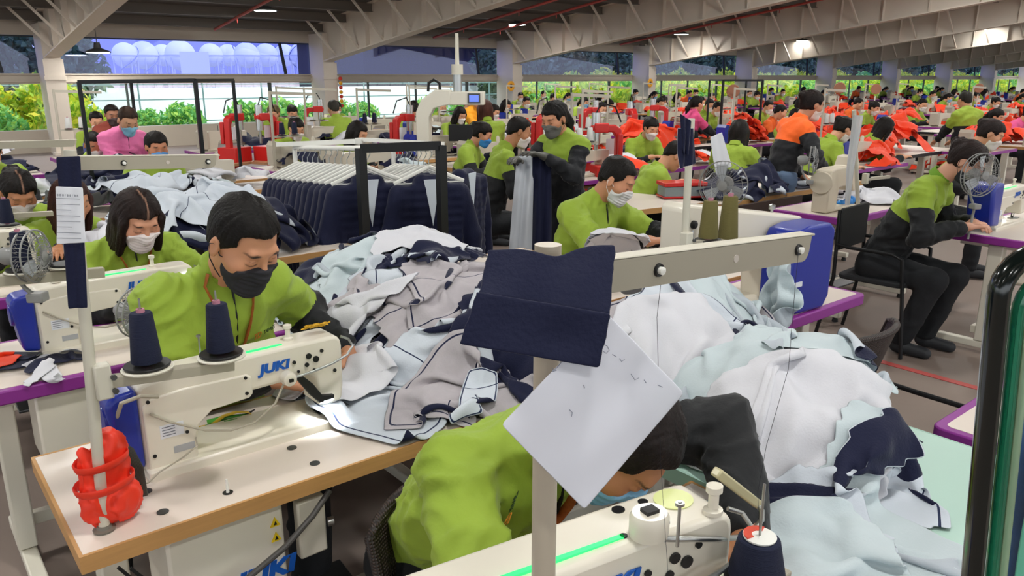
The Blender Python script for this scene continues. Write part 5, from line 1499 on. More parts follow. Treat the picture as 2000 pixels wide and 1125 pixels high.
d0 = .715
pp = sheet('paper_note', [atd(1190, 614, d0 + .012), atd(1337, 768, d0 + .05), atd(1142, 997, d0 + .02), atd(977, 829, d0 - .02)], paper, amp=.0015, thick=.0006)
tag(pp, 'large white paper note with faint pencil marks hung slantwise on tan pole', 'paper')
sw1 = sheet('navy_fabric_swatch', [atd(955, 486, d0 + .0), atd(1204, 478, d0 + .02), atd(1192, 617, d0 - .008), atd(935, 577, d0 - .02)], navy, nx=24, ny=14, amp=.002, thick=.002, dip=.013, bend=lambda u, v: -.0 + .012 * (1 - v) * math.exp(-((u - .45) / .14) ** 2) * -1, ragged=.0015)
tag(sw1, 'upper navy fabric swatch folded over the top of near pole', 'fabric swatch')
sw2 = sheet('navy_fabric_swatch', [atd(931, 570, d0 - .022), atd(1194, 612, d0 - .012), atd(1170, 719, d0 - .012), atd(896, 672, d0 - .03)], navy, nx=24, ny=14, amp=.002, thick=.002, seed=4, ragged=.0015)
tag(sw2, 'lower navy fabric swatch hanging over the white paper note', 'fabric swatch')
# pencil marks on the note
def on_plane(c, px, py):
    a, b, d = Vector(c[0]), Vector(c[1]), Vector(c[3]); n = (b - a).cross(d - a).normalized(); r = Vector(ray(px, py)); o = Vector((0, 0, EYE)); t = (a - o).dot(n) / r.dot(n); return o + r * (t - .0022)
cn = [atd(1190, 614, d0 + .012), atd(1337, 768, d0 + .05), atd(1142, 997, d0 + .02), atd(977, 829, d0 - .02)]
cn = [cn[0], cn[1], cn[2], cn[3]]
strokes = [[(1096, 708), (1088, 718), (1080, 725)], [(1080, 719), (1079, 726), (1087, 723)], [(1178, 672), (1186, 676), (1190, 684), (1184, 690), (1178, 686)], [(1196, 692), (1204, 697)], [(1210, 700), (1214, 706), (1220, 702)], [(1112, 800), (1118, 806), (1116, 814)], [(1140, 752), (1142, 758)], [(1232, 730), (1240, 742), (1248, 738)], [(1258, 742), (1262, 748)], [(1285, 752), (1294, 756)]]
for st_ in strokes:
    m = MB(); m.tube([on_plane(cn, *p) - pp.location for p in st_], .0004, 4); m.build('pencil_mark', mat('pencil', '8d90a0', rough=.9), pp)

# ------------------------------------------------------------------ bent-over person at the near machine
p5, J5 = seat('person', (1.005, .905, 1.045), 4, hands=((1.20, .74, .86), (.93, .84, .84)), pose=dict(lean=42, side=-4, twist=-14, pitch=58, yaw=14, roll=-8, seat=.45, headf=.06, spine=.50, elbow=(.75, .2, -.1), elbow_l=(1.0, .1, .35), s=1.05), res=.009, hres=.0036, hair='short', mask='7fb4dc', lanyard='b5602a', zip='15181c', zone=.14, arm=(.15, 1.8), bulk=1.08, hs=1.1, haircol='1c1514', skin='b8805c')
tag(p5, 'person bent low over the nearest machine, lime and black jacket, blue mask', 'person')
chest_logo(J5, p5, -.15, .86, size=.022)
ch5 = make_wicker_chair(); place(ch5, (1.0, 1.17, 0), 0, 'dark brown wicker chair under the person bent over near machine'); ch5['category'] = 'chair'
# mint work surface at the right of the near machine
TM = make_table(w=.70, d=.95, top=mat('mint_top', 'b9d8cb', rough=.4), edge=mat('mint_edge', 'a5c9bb', rough=.5), legs=True, box=False, pedal=False); place(TM, (1.425, .20, 0), 0, 'pale mint work table at right under the heap of pale garments'); TM['category'] = 'table'
TR = make_table(w=1.2, d=.56, edge=purple, round_corner=True, box=False); place(TR, (2.175, .24, 0), 0, 'purple edged table peeking out beside the black framed glass panel'); TR['category'] = 'table'
TB = make_table(w=.72, d=.98, box=False, pedal=False); place(TB, (1.47, 1.22, 0), 0, 'pale table buried under the middle heap of garments behind the mint table'); TB['category'] = 'table'
TC = make_table(w=1.35, d=1.08, box=False, pedal=False); place(TC, (1.46, 2.24, 0), 0, 'long pale table under the large heap beside the black masked person'); TC['category'] = 'table'
T6 = make_table(w=1.12, d=.52, edge=purple, round_corner=True); place(T6, (2.255, 1.585, 0), 0, 'purple edged table under the tall machine with the royal blue motor cover'); T6['category'] = 'table'
TD = make_table(w=1.2, d=.52, box=False); place(TD, (2.86, 2.14, 0), 0, 'pale table in front of the person with white mask and short hair'); TD['category'] = 'table'
wc = make_wicker_chair(.88); place(wc, (2.50, 1.49, 0), math.radians(180), 'empty brown wicker chair between garment heap and the purple corner'); wc['category'] = 'chair'
mb = MB(); q1, q2 = atz(1722, 744, .45), atz(1900, 800, .45); mb.tube([q1, q1 * .6 + q2 * .4 + Vector((0, 0, -.002)), q2], .011, 10); mb.cyl(q1, (q1.x, q1.y, 0), .011); mb.cyl(q2, (q2.x, q2.y, 0), .011)
tag(mb.build('chair_rail', blackmetal), 'black tubular rail of a chair frame beside empty wicker chair', 'rail')

# ------------------------------------------------------------------ tall machine with blue cover on T6
def tall_machine():
    r = empty('heavy_sewing_machine')
    b = MB(); b.prism([(.0, .0), (0, .46), (.02, .48), (.50, .40), (.74, .36), (.74, .0), (.52, .0), (.50, .20), (.16, .20), (.14, .02)], .0, .13); b.build('machine_body', cream, r, bevel=.014, seg=3)
    b = MB(); b.box((.30, .06, .02), (.66, .20, .04)); b.build('machine_bed', cream, r, bevel=.006)
    m = MB(); m.prism([(.46, .02), (.46, .30), (.49, .345), (.56, .36), (.70, .36), (.735, .335), (.735, .05), (.70, .0), (.52, -.0)], -.16, -.01); m.build('motor_cover', blue, r, bevel=.012, seg=3)
    m = MB(); m.box((.50, -.163, .13), (.06, .004, .02)); m.build('cover_label', papertag, r)
    text_mesh('logo', 'JUKI', .050, logo_blue, r, Matrix.Translation((.135, -.001, .34)) @ Matrix.Rotation(PI / 2, 4, 'X'), extrude=.001, shear=.18, xscale=1.25, offset=.002)
    m = MB(); m.lathe([(.0, 0), (.016, 0), (.016, .01), (.009, .016), (0, .016)], (.045, .0, .40), 18, (0, -1, 0)); m.build('tension_dial', black, r)
    m = MB(); m.tube([(.035, -.01, .38), (.03, -.02, .30), (.045, -.02, .26), (.03, -.02, .22), (.05, -.015, .18)], .003, 8); m.build('thread_guide', steel, r)
    m = MB(); m.cyl((.04, .05, .2), (.04, .05, .06), .007); m.build('needle_bar', steel, r)
    m = MB(); m.lathe([(.006, 0), (.006, .02), (.014, .022), (.014, .04), (.0, .046)], (.60, .06, .375), 14); m.build('knob', steel, r)
    return r
hm = tall_machine(); place(hm, (2.32, 1.80, .764), 0, 'tall cream machine with royal blue motor cover and two olive thread cones'); hm['category'] = 'sewing machine'; hm.rotation_euler[2] = math.radians(-4)
co_ = cone('o', .034, .145, olive_thread)
for i, (px, py) in enumerate(((1383, 467), (1421, 468))):
    o = co_ if i == 0 else copy_tree(co_); place(o, tuple(aty(px, py, 1.66)), 0, ['shorter olive thread cone beside the pale thin pole', 'taller olive thread cone next to the royal blue motor cover'][i]); o['category'] = 'thread cone'
    if i: o.scale = (1.05, 1.05, 1.16)
pO = aty(1340, 470, 1.66)
sC = make_stand((pO.x + .01, 1.67, .762), tuple(aty(1350, 232, 1.66)), r=.0125, low=(tuple(aty(1345, 478, 1.65)), tuple(aty(1470, 470, 1.65)), .02), dishes=(tuple(aty(1383, 470, 1.66)), tuple(aty(1421, 471, 1.66))), pins=.19)
tag(sC, 'thin pale pole standing in front of the tall machine, olive cones on its arm', 'thread stand')
sj = sheet('hanging_sample', [atd(1326, 250, 2.05), atd(1354, 250, 2.07), atd(1360, 320, 2.1), atd(1326, 330, 2.08)], [CK['pale'][0], navy], amp=.006, thick=.002); 
sj.data.materials[0] = mat('white_cloth', 'e4e4ea'); tag(sj, 'white fabric sample hanging beside the top of thin pale pole', 'fabric swatch')
sj = sheet('hanging_sample', [atd(1330, 222, 2.04), atd(1350, 236, 2.05), atd(1346, 304, 2.07), atd(1334, 300, 2.07)], navy, amp=.006, thick=.002); tag(sj, 'navy fabric sample tied at the top of thin pale pole', 'fabric swatch')

# ------------------------------------------------------------------ person with white mask and short hair
p6, J6 = seat('person', tuple(aty(1205, 352, 2.86)), 4, hands=((3.30, 2.58, .90), (2.95, 2.55, .90)), pose=dict(lean=16, pitch=30, yaw=22, seat=.45, elbow=(.7, .3, -.8)), res=.011, hres=.004, hair='short', mask='dcdcdc', zip='15181c', zone=.1, arm=1.2, bulk=1.1, haircol='15110f', skin='c48a68', collar='16181b')
tag(p6, 'person with short black hair and white mask in lime jacket, face turned right', 'person')

# ------------------------------------------------------------------ black framed glass panel at right edge
def glass_panel():
    a = atd(1952, 500, .55); r = empty('framed_glass_panel')
    P0, P1 = atd(1958, 492, .50), atd(1893, 1190, .56)
    ax = (P0 - P1); L = ax.length; z = ax.normalized(); x = Vector(RT); x = (x - z * x.dot(z)).normalized(); y = z.cross(x)
    R = Matrix((x, y, z)).transposed().to_4x4(); R.translation = P1; r.matrix_world = R
    fr = mat('black_gloss', '0d1412', rough=.12, coat=.5, noise=.5, nscale=60)
    n = 8; rad = .03; path = [(0, 0, 0), (0, 0, L - rad)] + [(rad - rad * math.cos(t * PI / 2 / n), 0, L - rad + rad * math.sin(t * PI / 2 / n)) for t in range(1, n + 1)] + [(.20, 0, L + .012)]
    m = MB(); m.tube(path, .01, 14, flat=(.0095, .006)); m.build('frame', fr, r)
    gg = mat('green_glass_edge', '2f8f6c', rough=.08, trans=.55, spec=.7)
    m = MB(); m.tube([(p[0] + .0135, p[1], p[2] - .012) for p in path[:-1]] + [(.20, 0, L - .005)], .004, 10, flat=(.0048, .004)); m.build('green_glass_edge', gg, r)
    m = MB(); m.tube([(p[0] + .021, p[1] - .001, p[2] - .02) for p in path[:-1]] + [(.20, 0, L - .015)], .003, 10, flat=(.0022, .003)); m.build('inner_rim', mat('pale_rim', 'a9c4a4', rough=.1, trans=.5), r)
    m = MB(); m.box((.115, .001, L / 2 - .02), (.18, .0015, L)); m.build('glass', mat_glass('panel_glass', (.80, .93, .86)), r)
    return r
gp = glass_panel(); tag(gp, 'black framed green edged glass panel at the right edge, very close', 'glass panel')
# punched plastic sleeve and blue folder hanging behind the pane
c = [atd(1972, 640, .57), atd(2006, 640, .58), atd(1964, 1140, .60), atd(1929, 1140, .60)]
c = [atd(1982, 640, .57), atd(2012, 640, .58), atd(1966, 1150, .60), atd(1930, 1150, .60)]
ps = sheet('plastic_sleeve', c, mat('sleeve_strip', 'dfe4da', rough=.3), nx=4, ny=30, amp=.0004, thick=.0006); tag(ps, 'white punched strip of a plastic sleeve behind the glass panel', 'plastic sleeve')
for k in range(8):
    t_ = .04 + k * .128; cc_ = (c[0] * (1 - t_) + c[3] * t_) * .5 + (c[1] * (1 - t_) + c[2] * t_) * .5
    m = MB(); d_ = (Vector((0, 0, EYE)) - cc_).normalized(); m.lathe([(0, 0), (.0035, 0), (.0035, .0006), (0, .0006)], cc_ - ps.location + d_ * .001, 16, d_); m.build('punched_hole', mat('hole_grey', '8f9a94', rough=.5), ps)
bf = sheet('blue_folder', [atd(2012, 640, .60), atd(2120, 640, .64), atd(2120, 1200, .64), atd(1958, 1200, .61)], mat('folder_blue', '3a5aa0', rough=.35, bump=.3, bscale=30), nx=6, ny=20, amp=.003, thick=.001); tag(bf, 'crinkled blue folder edge behind the glass panel in the corner', 'folder')
bf2 = sheet('teal_sheet', [atd(2030, 860, .595), atd(2120, 860, .63), atd(2120, 1200, .63), atd(1968, 1200, .605)], mat('teal_paper', '8fd0c8', rough=.4), nx=6, ny=10, amp=.001, thick=.001); tag(bf2, 'pale teal sheet in the lower right corner over the folder', 'paper')
# ------------------------------------------------------------------ heaps of half-sewn garments
G = Ground(-.6, 4.4, -.2, 6.4, .013)
for (x0, x1, y0, y1) in ((.20, 1.45, 1.62, 2.18), (.12, 1.37, 2.73, 3.29), (1.425, 2.125, .20, 1.15), (1.47, 2.19, 1.22, 2.20), (1.46, 2.81, 2.24, 3.32), (2.255, 3.375, 1.585, 2.105), (2.86, 4.06, 2.14, 2.66), (.2, 1.41, .47, 1.03)):
    G.rect(x0, x1, y0, y1, .762)
G.rect(.40, .95, 1.86, 2.04, .80)
# buried core of the heaps (lower garments press these shapes up)
G.mound(1.92, 1.66, .48, .42, 1.06); G.mound(1.66, 2.55, .52, .80, 1.02); G.mound(1.45, 2.15, .34, .30, .90); G.mound(1.84, .98, .24, .30, .99); G.mound(2.64, 2.44, .36, .26, .99); G.mound(3.10, 2.42, .30, .20, .86); G.mound(2.2, 2.1, .5, .3, .90); G.mound(1.68, .95, .20, .22, .90)
HG = 'half-sewn garments in the big heaps'
def gm(px, py, z, colour, kind, W, Hh, rot, seed, label, **kw):
    p = atz(px, py, z); return garment(G, colour, kind, W, Hh, p.x, p.y, rot, seed, label, HG, **kw)
kw0 = dict(crump=.62, slide=.2)
# bottom layers of the long heap beside the black masked person
LST = [
 (640, 520, .95, 'ice', 'panel', .7, .5, 20, 1, 'pale garment at left rim of the long heap, next to lime shoulder'),
 (640, 455, .98, 'navy', 'jacket', .95, .7, 60, 2, 'navy garment spread at the back of the long heap below hanging jackets'),
 (730, 480, 1.0, 'navy', 'half', .8, .7, 150, 3, 'second navy garment at the back of heap beside the black rack'),
 (900, 640, .84, 'navy', 'half', .8, .6, 80, 4, 'navy garment showing under the grey pieces near the fabric swatches'),
 (700, 700, .80, 'pale', 'panel', .62, .40, 10, 5, 'pale blue garment under the hand, reaching along the table'),
 (720, 560, .95, 'ice', 'jacket', .9, .6, 40, 6, 'pale ice coloured garment in the left half of the long heap'),
 (790, 500, 1.0, 'navy', 'half', .75, .6, 200, 7, 'navy garment folded on top of the long heap'),
 (740, 620, .92, 'pale', 'half', .85, .6, -40, 8, 'pale garment with dark piping sliding toward the sewing hand'),
 (850, 480, 1.02, 'white', 'panel', .5, .3, 30, 9, 'white collar piece at the top right of long heap'),
 (860, 560, 1.0, 'grey', 'half', .85, .7, 120, 10, 'mottled grey lining with navy piping across the heap centre'),
 (940, 560, 1.0, 'grey', 'panel', .7, .55, 70, 11, 'mottled grey garment directly left of the navy swatches'),
 (830, 690, .88, 'pale', 'half', .7, .5, 10, 12, 'pale piped garment hanging toward the bare tabletop'),
 (960, 700, .86, 'navy', 'panel', .5, .4, 40, 14, 'navy garment below the swatches, left of the tan pole'),
 (1000, 730, .86, 'grey', 'half', .6, .5, -60, 15, 'light grey garment peeking below the fabric swatches'),
 (930, 780, .80, 'pale', 'panel', .34, .14, 50, 16, 'pale tab shaped piece hanging at the table corner'),
 (690, 590, 1.0, 'white', 'half', .6, .5, 10, 36, 'white garment at the left flank of long heap beside black sleeve'),
 (840, 500, 1.05, 'navy', 'oval', .4, .3, 10, 37, 'navy rounded bundle under the white collar piece on long heap'),
 (650, 446, 1.0, 'navy', 'jacket', .9, .7, 100, 38, 'navy garment behind the long heap nearest the short haired head'),
 # middle heap, behind the beam
 (1250, 560, 1.0, 'navy', 'jacket', .8, .6, 10, 17, 'navy garment under the tan beam in the middle heap'),
 (1480, 560, .98, 'ice', 'half', .8, .6, 70, 18, 'pale garment behind the beam against the blue cover'),
 (1380, 590, 1.02, 'grey', 'panel', .62, .5, 60, 19, 'grey white panel standing out below the beam in middle heap'),
 (1300, 640, 1.0, 'grey', 'panel', .55, .40, -30, 20, 'grey white lining panel with its corner pointing at paper'),
 (1460, 620, 1.0, 'ice', 'half', .75, .6, 200, 21, 'pale crumpled garment at the right side of middle heap'),
 (1345, 730, .92, 'navy', 'panel', .28, .2, 20, 22, 'navy piece showing right of the paper note'),
 (1400, 600, 1.08, 'pale', 'panel', .75, .6, 110, 39, 'large pale panel draped below the beam beside the blue cover'),
 (1310, 620, 1.08, 'white', 'panel', .6, .5, 60, 40, 'white panel draped just right of the navy swatches'),
 # pale heap on the mint table
 (1590, 700, .98, 'ice', 'jacket', .75, .55, 40, 23, 'ice pale garment on top of mint table heap, navy tab showing'),
 (1500, 740, .95, 'ice', 'half', .7, .5, -20, 24, 'ice pale garment folded across the front of mint heap'),
 (1600, 830, .90, 'pale', 'half', .55, .45, 100, 25, 'pale pinkish garment at right flank of the mint table heap'),
 (1700, 808, .80, 'navy', 'panel', .24, .18, 0, 26, 'small navy pouch lying at the right of mint table heap'),
 (1560, 860, .86, 'white', 'panel', .5, .4, 130, 27, 'white garment piece low on the front of mint heap'),
 (1545, 890, .93, 'brown', 'panel', .24, .09, 60, 28, 'taupe mesh strip between the pale garments'),
 (1500, 882, .93, 'navy', 'panel', .12, .05, 10, 29, 'navy bit below the taupe strip beside black sleeve'),
 # flat garments on the mint table front
 (1700, 1060, .77, 'ice', 'jacket', .75, .5, 10, 30, 'ice pale garment spread flat at the bottom right on mint table'),
 (1620, 990, .78, 'pale', 'half', .65, .42, -20, 31, 'pale garment with navy tab spread flat on mint table'),
 (1560, 1090, .78, 'ice', 'panel', .5, .4, 50, 32, 'ice pale garment at the bottom edge beside navy cone'),
 # near the person with the short hair
 (1185, 455, .95, 'white', 'panel', .5, .42, 20, 33, 'white bundled garment held in front of lime jacket'),
 (1200, 440, 1.0, 'white', 'oval', .44, .40, 50, 34, 'white puffed garment right under the white mask'),
 (1370, 476, .84, 'grey', 'panel', .40, .24, 0, 35, 'pinkish grey garment lying above the tan beam'),
]
flat = {30, 31, 32}
for px, py, z, c, k, W, Hh, rot, seed, lab in LST:
    kw = dict(kw0)
    if seed in flat: kw.update(crump=.72, amp=1.0, lift=.06, slide=.2)
    if seed in (5, 13, 16, 28): kw.update(crump=.8, amp=.5, lift=.03)
    if 23 <= seed <= 27: kw.update(crump=.5, amp=1.25)
    if seed in (34, 33): kw.update(crump=.55, amp=1.1, slide=.03, steps=60)
    gm(px, py, z, c, k, W * (1.0 if seed in flat or W < .45 else 1.3), Hh * (1.0 if seed in flat or W < .45 else 1.28), rot, seed, lab, **kw)
navytab = navy
tb_ = MB(); tb_.tube([atz(1738, 828, .80), atz(1770, 846, .775), atz(1802, 864, .768)], .003, 6, flat=(.004, .0015)); tag(tb_.build('drawstring', navy), 'thin navy drawstring lying on the mint table', 'drawstring')
# ------------------------------------------------------------------ middle distance: named people, machines, racks
def cat(o, c): o['category'] = c; return o
lime2 = dict(res=.018, hres=.009)
def who(px, py, depth, rz, label, pose, z=None, **st):
    p = atd(px, py, depth); st2 = dict(lime2); st2.update(st)
    o, J = seat('person', tuple(p), rz, pose=pose, **st2); tag(o, label, 'person'); return o, J, p
# standing inspector with ponytail holding up a jacket
p8, J8, q8 = who(1082, 232, 5.5, -80, 'standing person with long ponytail and grey mask holding a hanging jacket', dict(seated=False, lean=4, pitch=22, s=.95, spine=.5, hl=(.10, -.34, 1.16), hr=(-.12, -.40, 1.13)), res=.013, hres=.006, hair='pony', mask='66645f', zone=.64, arm=.15, low='15171c', glove='55544e', haircol='14100f', skin='c98c68', shoes='2a2a2c')
hb = (J8['wr'] + J8['wl']) / 2; Rz = Matrix.Rotation(math.radians(-80), 3, 'Z'); hw = Rz @ Vector(hb) + p8.location
dj = hw - Vector((0, 0, 0)); xr = Vector(RT) * .11
o = sheet('held_jacket', [dj - xr * 1.0 + Vector((0, 0, .02)), dj + xr * .1 + Vector((0, 0, .03)), dj + xr * .35 + Vector((-.05, 0, -.72)), dj - xr * 1.55 + Vector((0, 0, -.70))], [mat('pale_lining_plain2', 'ccd0d8', rough=.85)], nx=14, ny=26, amp=.03, freq=3, thick=.006); tag(o, 'white lined half of a jacket held up by the standing person', 'garment')
o = sheet('held_jacket', [dj + xr * .0 + Vector((0, 0, .03)), dj + xr * 1.2 + Vector((0, 0, .0)), dj + xr * 1.3 + Vector((0, 0, -.78)), dj + xr * .25 + Vector((-.05, 0, -.76))], [navy], nx=14, ny=26, amp=.03, freq=3, seed=6, thick=.006); tag(o, 'navy half of a jacket held up by the standing person', 'garment')
p9, J9, q9 = who(1014, 258, 6.4, 62, 'seated person with short hair seen from behind beside the standing person', dict(lean=16, pitch=22, seat=.45, spine=.52), hair='short', mask='e8dcd8', zone=.62, arm=.45, skin='b9805c')
p10, J10, q10 = who(943, 262, 8.0, 38, 'seated person in a blue mask left of the white counter machines', dict(lean=14, pitch=28, seat=.45), hair='bun', mask='3f8fd6', zone=.5, arm=.5, skin='c88e6c')
p11, J11, q11 = who(250, 236, 7.0, 8, 'standing person in pink jacket and blue mask, hair tied back', dict(seated=False, lean=16, pitch=34, s=.96, hl=(.16, -.36, .98), hr=(-.02, -.42, .98)), res=.014, hres=.0065, hair='short', mask='86c0dc', top='f07ab0', low='1b1f2a', zone=.42, arm=.7, haircol='3a2a20', zip='20222c', skin='cf9a78')
p12, J12, q12 = who(306, 287, 6.2, 2, 'seated person with blue mask pulled low, beside the pink jacket', dict(lean=18, pitch=18, seat=.45), hair='bun', mask='5a92cc', zone=.5, skin='c07f5c')
p13, J13, q13 = who(184, 284, 7.2, 4, 'seated person with white mask left of the pink jacket', dict(lean=18, pitch=24, seat=.45), hair='short', mask='d8d4d0', zone=.5, skin='b87a58')
p13b, _, _ = who(219, 225, 9.3, 5, 'person standing behind the pink jacket, dark mask', dict(seated=False, lean=5, pitch=14, s=.95), hair='short', mask='4a3a3a', top='8a3a2a', low='22242c', zone=.3, skin='9c6a50')
p14, J14, q14 = who(651, 212, 11.5, 176, 'seated person in a lime jacket seen from behind under first column', dict(lean=8, pitch=10, seat=.45), hair='short', mask=None, zone=.52, haircol='33302a', arm=.7, skin='b98a6c', bulk=1.15)
p15, J15, q15 = who(1586, 205, 6.6, 62, 'standing person in orange and black jacket and jeans, hair in a bun', dict(seated=False, lean=16, pitch=20, s=.98, hl=(.22, -.34, .86), hr=(-.20, -.30, .95), elbow=(.8, .5, -.3)), hair='bun', mask='e4d2c8', top='ff6a1e', low='17181c', zone=.62, arm=.25, trousers='5b6f8a', haircol='1c1210', skin='c58a6a', collar='ff6a1e')
p16, J16, q16 = who(1444, 258, 7.6, 110, 'seated person with long straight black hair seen from behind', dict(lean=12, pitch=18, seat=.45), hair='long', mask=None, zone=.5, arm=.6)
p17, J17, q17 = who(1648, 252, 8.0, 60, 'seated person in lime beside the orange jacket and a blue motor', dict(lean=22, pitch=34, seat=.45), hair='bun', mask='e6dcd6', zone=.35, arm=.8)
p18, J18, q18 = who(1728, 250, 9.0, 50, 'seated person with dark bob hair behind the orange heap', dict(lean=16, pitch=30, seat=.45), hair='bob', mask='d8a0a0', zone=.3, arm=.9)
p19, J19, q19 = who(1884, 196, 11.0, 150, 'person in lime jacket and cap seen from behind at upper right', dict(seated=False, lean=6, pitch=8, s=1.0), hair='short', mask=None, zone=.4, arm=.7, haircol='26241f')
p20, J20, q20 = who(1362, 203, 12.0, 70, 'person in pink jacket with black hair near the black garment frame', dict(seated=False, lean=6, pitch=10, s=.95), hair='pony', mask=None, top='e8548c', low='1b1c22', zone=.2, arm=.8)
p21, J21, q21 = who(1936, 262, 6.6, 20, 'seated person with dark hair behind the person in black chair', dict(lean=24, pitch=30, seat=.45), hair='bun', mask='e6e0da', zone=.4, haircol='241a18')
p22, J22, q22 = who(534, 222, 10.8, -40, 'person in lime bending over a red press before the bright window', dict(seated=False, lean=30, pitch=20, s=.95), hair='pony', mask=None, zone=.4, arm=.6, haircol='6a5a3a')
p23, J23, q23 = who(947, 214, 9.6, 160, 'seated person with brown hair seen from behind beside second column', dict(lean=6, pitch=8, seat=.52), hair='bob', mask=None, zone=.55, haircol='4a2a20')
p24, _, _ = who(932, 196, 12.5, 10, 'person in orange yellow jacket standing by the second column', dict(seated=False, lean=4, pitch=10, s=.95), hair='short', mask=None, top='f0a018', low='33281c', zone=.3)
p25, _, _ = who(1318, 305, 6.6, 60, 'seated person mostly hidden behind thin pale pole, lime shoulder', dict(lean=24, pitch=40, seat=.45, spine=.40), hair='short', mask=None, zone=.3)
p7, J7, q7 = who(1890, 316, 4.6, 8, 'seated person in lime and black in black chair, face behind a fan', dict(lean=26, pitch=36, seat=.46, s=1.04, hl=(.10, -.46, .84), hr=(-.1, -.46, .84), elbow=(.6, .3, -.6), legs=((.12, -.42, .50), (.12, -.30, .09), (-.12, -.36, .50), (-.12, -.22, .09))), res=.011, hres=.0055, hair='bun', mask='2c2e34', zone=.58, arm=.45, haircol='241816', skin='d09a80', collar='6f9a2a')
ch7 = make_black_chair(); place(ch7, (p7.location.x, p7.location.y - .02, 0), math.radians(4), 'black stacking chair carrying the person with a fan before the face'); cat(ch7, 'chair')

# table of person 7 with blue ended machine and fan
t7 = make_table(w=1.2, d=.56, edge=purple, round_corner=True); place(t7, (5.20, 1.44, 0), 0, 'purple edged table under the blue ended machine at right'); cat(t7, 'table')
def blue_end_machine():
    r = make_machine(1, lamp=False)
    for c in list(r.children):
        if c.name.startswith('motor_cover'): c.scale = (2.6, 1.4, 1.35); c.location = (.03, -.02, 0)
    m = MB(); m.lathe([(0, 0), (.028, 0), (.028, .004), (.012, .005), (0, .005)], (-.10, .06, .20), 20, (-1, 0, 0)); m.build('cover_badge', white_plastic, r)
    m = MB(); m.lathe([(0, 0), (.020, 0), (.020, .002), (0, .002)], (-.1055, .06, .20), 20, (-1, 0, 0)); m.build('badge_dot', blue, r)
    return r
m7 = blue_end_machine(); place(m7, (5.42, 1.80, .764), 0, 'cream machine with a big blue motor end beside person in black chair'); cat(m7, 'sewing machine')
f7 = make_fan(.125, .06, True); place(f7, tuple(atd(1918, 342, 4.5)), math.radians(-25), 'round grey cage fan in front of the face of seated person'); cat(f7, 'fan')
mb = MB(); pf = atd(1918, 342, 4.5); mb.tube([(pf.x + .02, pf.y + .03, .77), (pf.x + .02, pf.y + .02, pf.z - .19)], .008, 8)
mb.build('fan_post', grille, f7).matrix_parent_inverse = f7.matrix_world.inverted() if False else (Matrix.Translation(pf) @ Matrix.Rotation(math.radians(-25), 4, 'Z')).inverted()

# purple table with grey machine, garments, stand with plastic wrap
t8 = make_table(w=1.2, d=.60, edge=purple, round_corner=True, box=False); place(t8, (5.10, 2.60, 0), 0, 'purple edged table with rounded machine and white garments on it'); cat(t8, 'table')
def round_machine():
    r = empty('sewing_machine'); g = mat('warm_enamel', 'cfc4b0', rough=.4)
    b = MB(); b.prism([(0, 0), (0, .24), (.02, .30), (.10, .31), (.30, .31), (.34, .38), (.42, .385), (.46, .33), (.46, .12), (.40, .12), (.38, .17), (.17, .17), (.14, .02), (.46, .02), (.46, 0)], 0, .12); b.build('machine_body', g, r, bevel=.012, seg=3)
    m = MB(); m.lathe([(0, 0), (.075, 0), (.08, .012), (.075, .026), (.03, .028), (.02, .034), (0, .034)], (.0, .06, .215), 28, (-1, -.3, 0)); m.build('handwheel', g, r)
    m = MB(); m.cyl((.43, .06, .12), (.43, .06, .02), .006); m.build('needle_bar', steel, r)
    return r
m8 = round_machine(); place(m8, (5.20, 2.80, .764), math.radians(4), 'rounded beige machine with large handwheel on the purple edged table'); cat(m8, 'sewing machine')
bt = MB(); bt.ball((0, 0, .03), (.06, .03, .03), 12); bt.ball((.07, .01, .035), (.035, .03, .035), 12); bt.ball((-.06, .02, .025), (.04, .03, .025), 12); o = bt.build('blue_ribbon_bundle', mat('ribbon_blue', '1e7ac8', rough=.4)); o.location = atz(1655, 402, .765); tag(o, 'bright blue bundle lying at the corner of the purple edged table', 'bundle')
s8 = make_stand((5.42, 2.68, .763), tuple(aty(1668, 215, 2.68)), r=.014, low=((5.44, 2.66, 1.0), (5.8, 2.66, .99), .02)); tag(s8, 'pale pole wrapped in clear plastic rising from the purple edged table', 'thread stand')
pb = MB(); a_, b_ = aty(1655, 400, 2.66), aty(1676, 225, 2.66); pb.tube([a_, a_ * .6 + b_ * .4 + Vector((-.02, 0, 0)), b_], [.016, .024, .034], 10); tag(pb.build('plastic_wrap', mat('wrap', 'e8ebee', rough=.25, trans=.5)), 'clear plastic bag pulled over the pole by the white garments', 'plastic bag')
f8 = make_fan(.10, .05, False); place(f8, tuple(aty(1590, 314, 2.9)), math.radians(30), 'small cage fan above the rounded beige machine'); cat(f8, 'fan')
f9 = make_fan(.16, .05, True); place(f9, tuple(aty(1412, 362, 3.1)), math.radians(-65), 'larger dark cage fan turned sideways behind the tall machine'); cat(f9, 'fan')
mb = MB(); pf = aty(1412, 362, 3.1); mb.cyl((0, .02, -(pf.z - .77)), (0, .02, -.2), .012); mb.build('fan_post', grille, f9)
G2 = Ground(4.3, 7.3, 2.2, 5.2, .02); G2.rect(5.1, 6.3, 2.6, 3.2, .764); G2.rect(5.0, 7.2, 3.55, 4.25, .764); G2.mound(5.7, 3.85, .7, .3, .90)
def g2(x, y, c, k, W, Hh, rot, seed, lab, g=None, **kw):
    kk = dict(sp=.03, crump=.56, steps=60); kk.update(kw); return garment(G2 if g is None else g, c, k, W, Hh, x, y, rot, seed, lab, **kk)
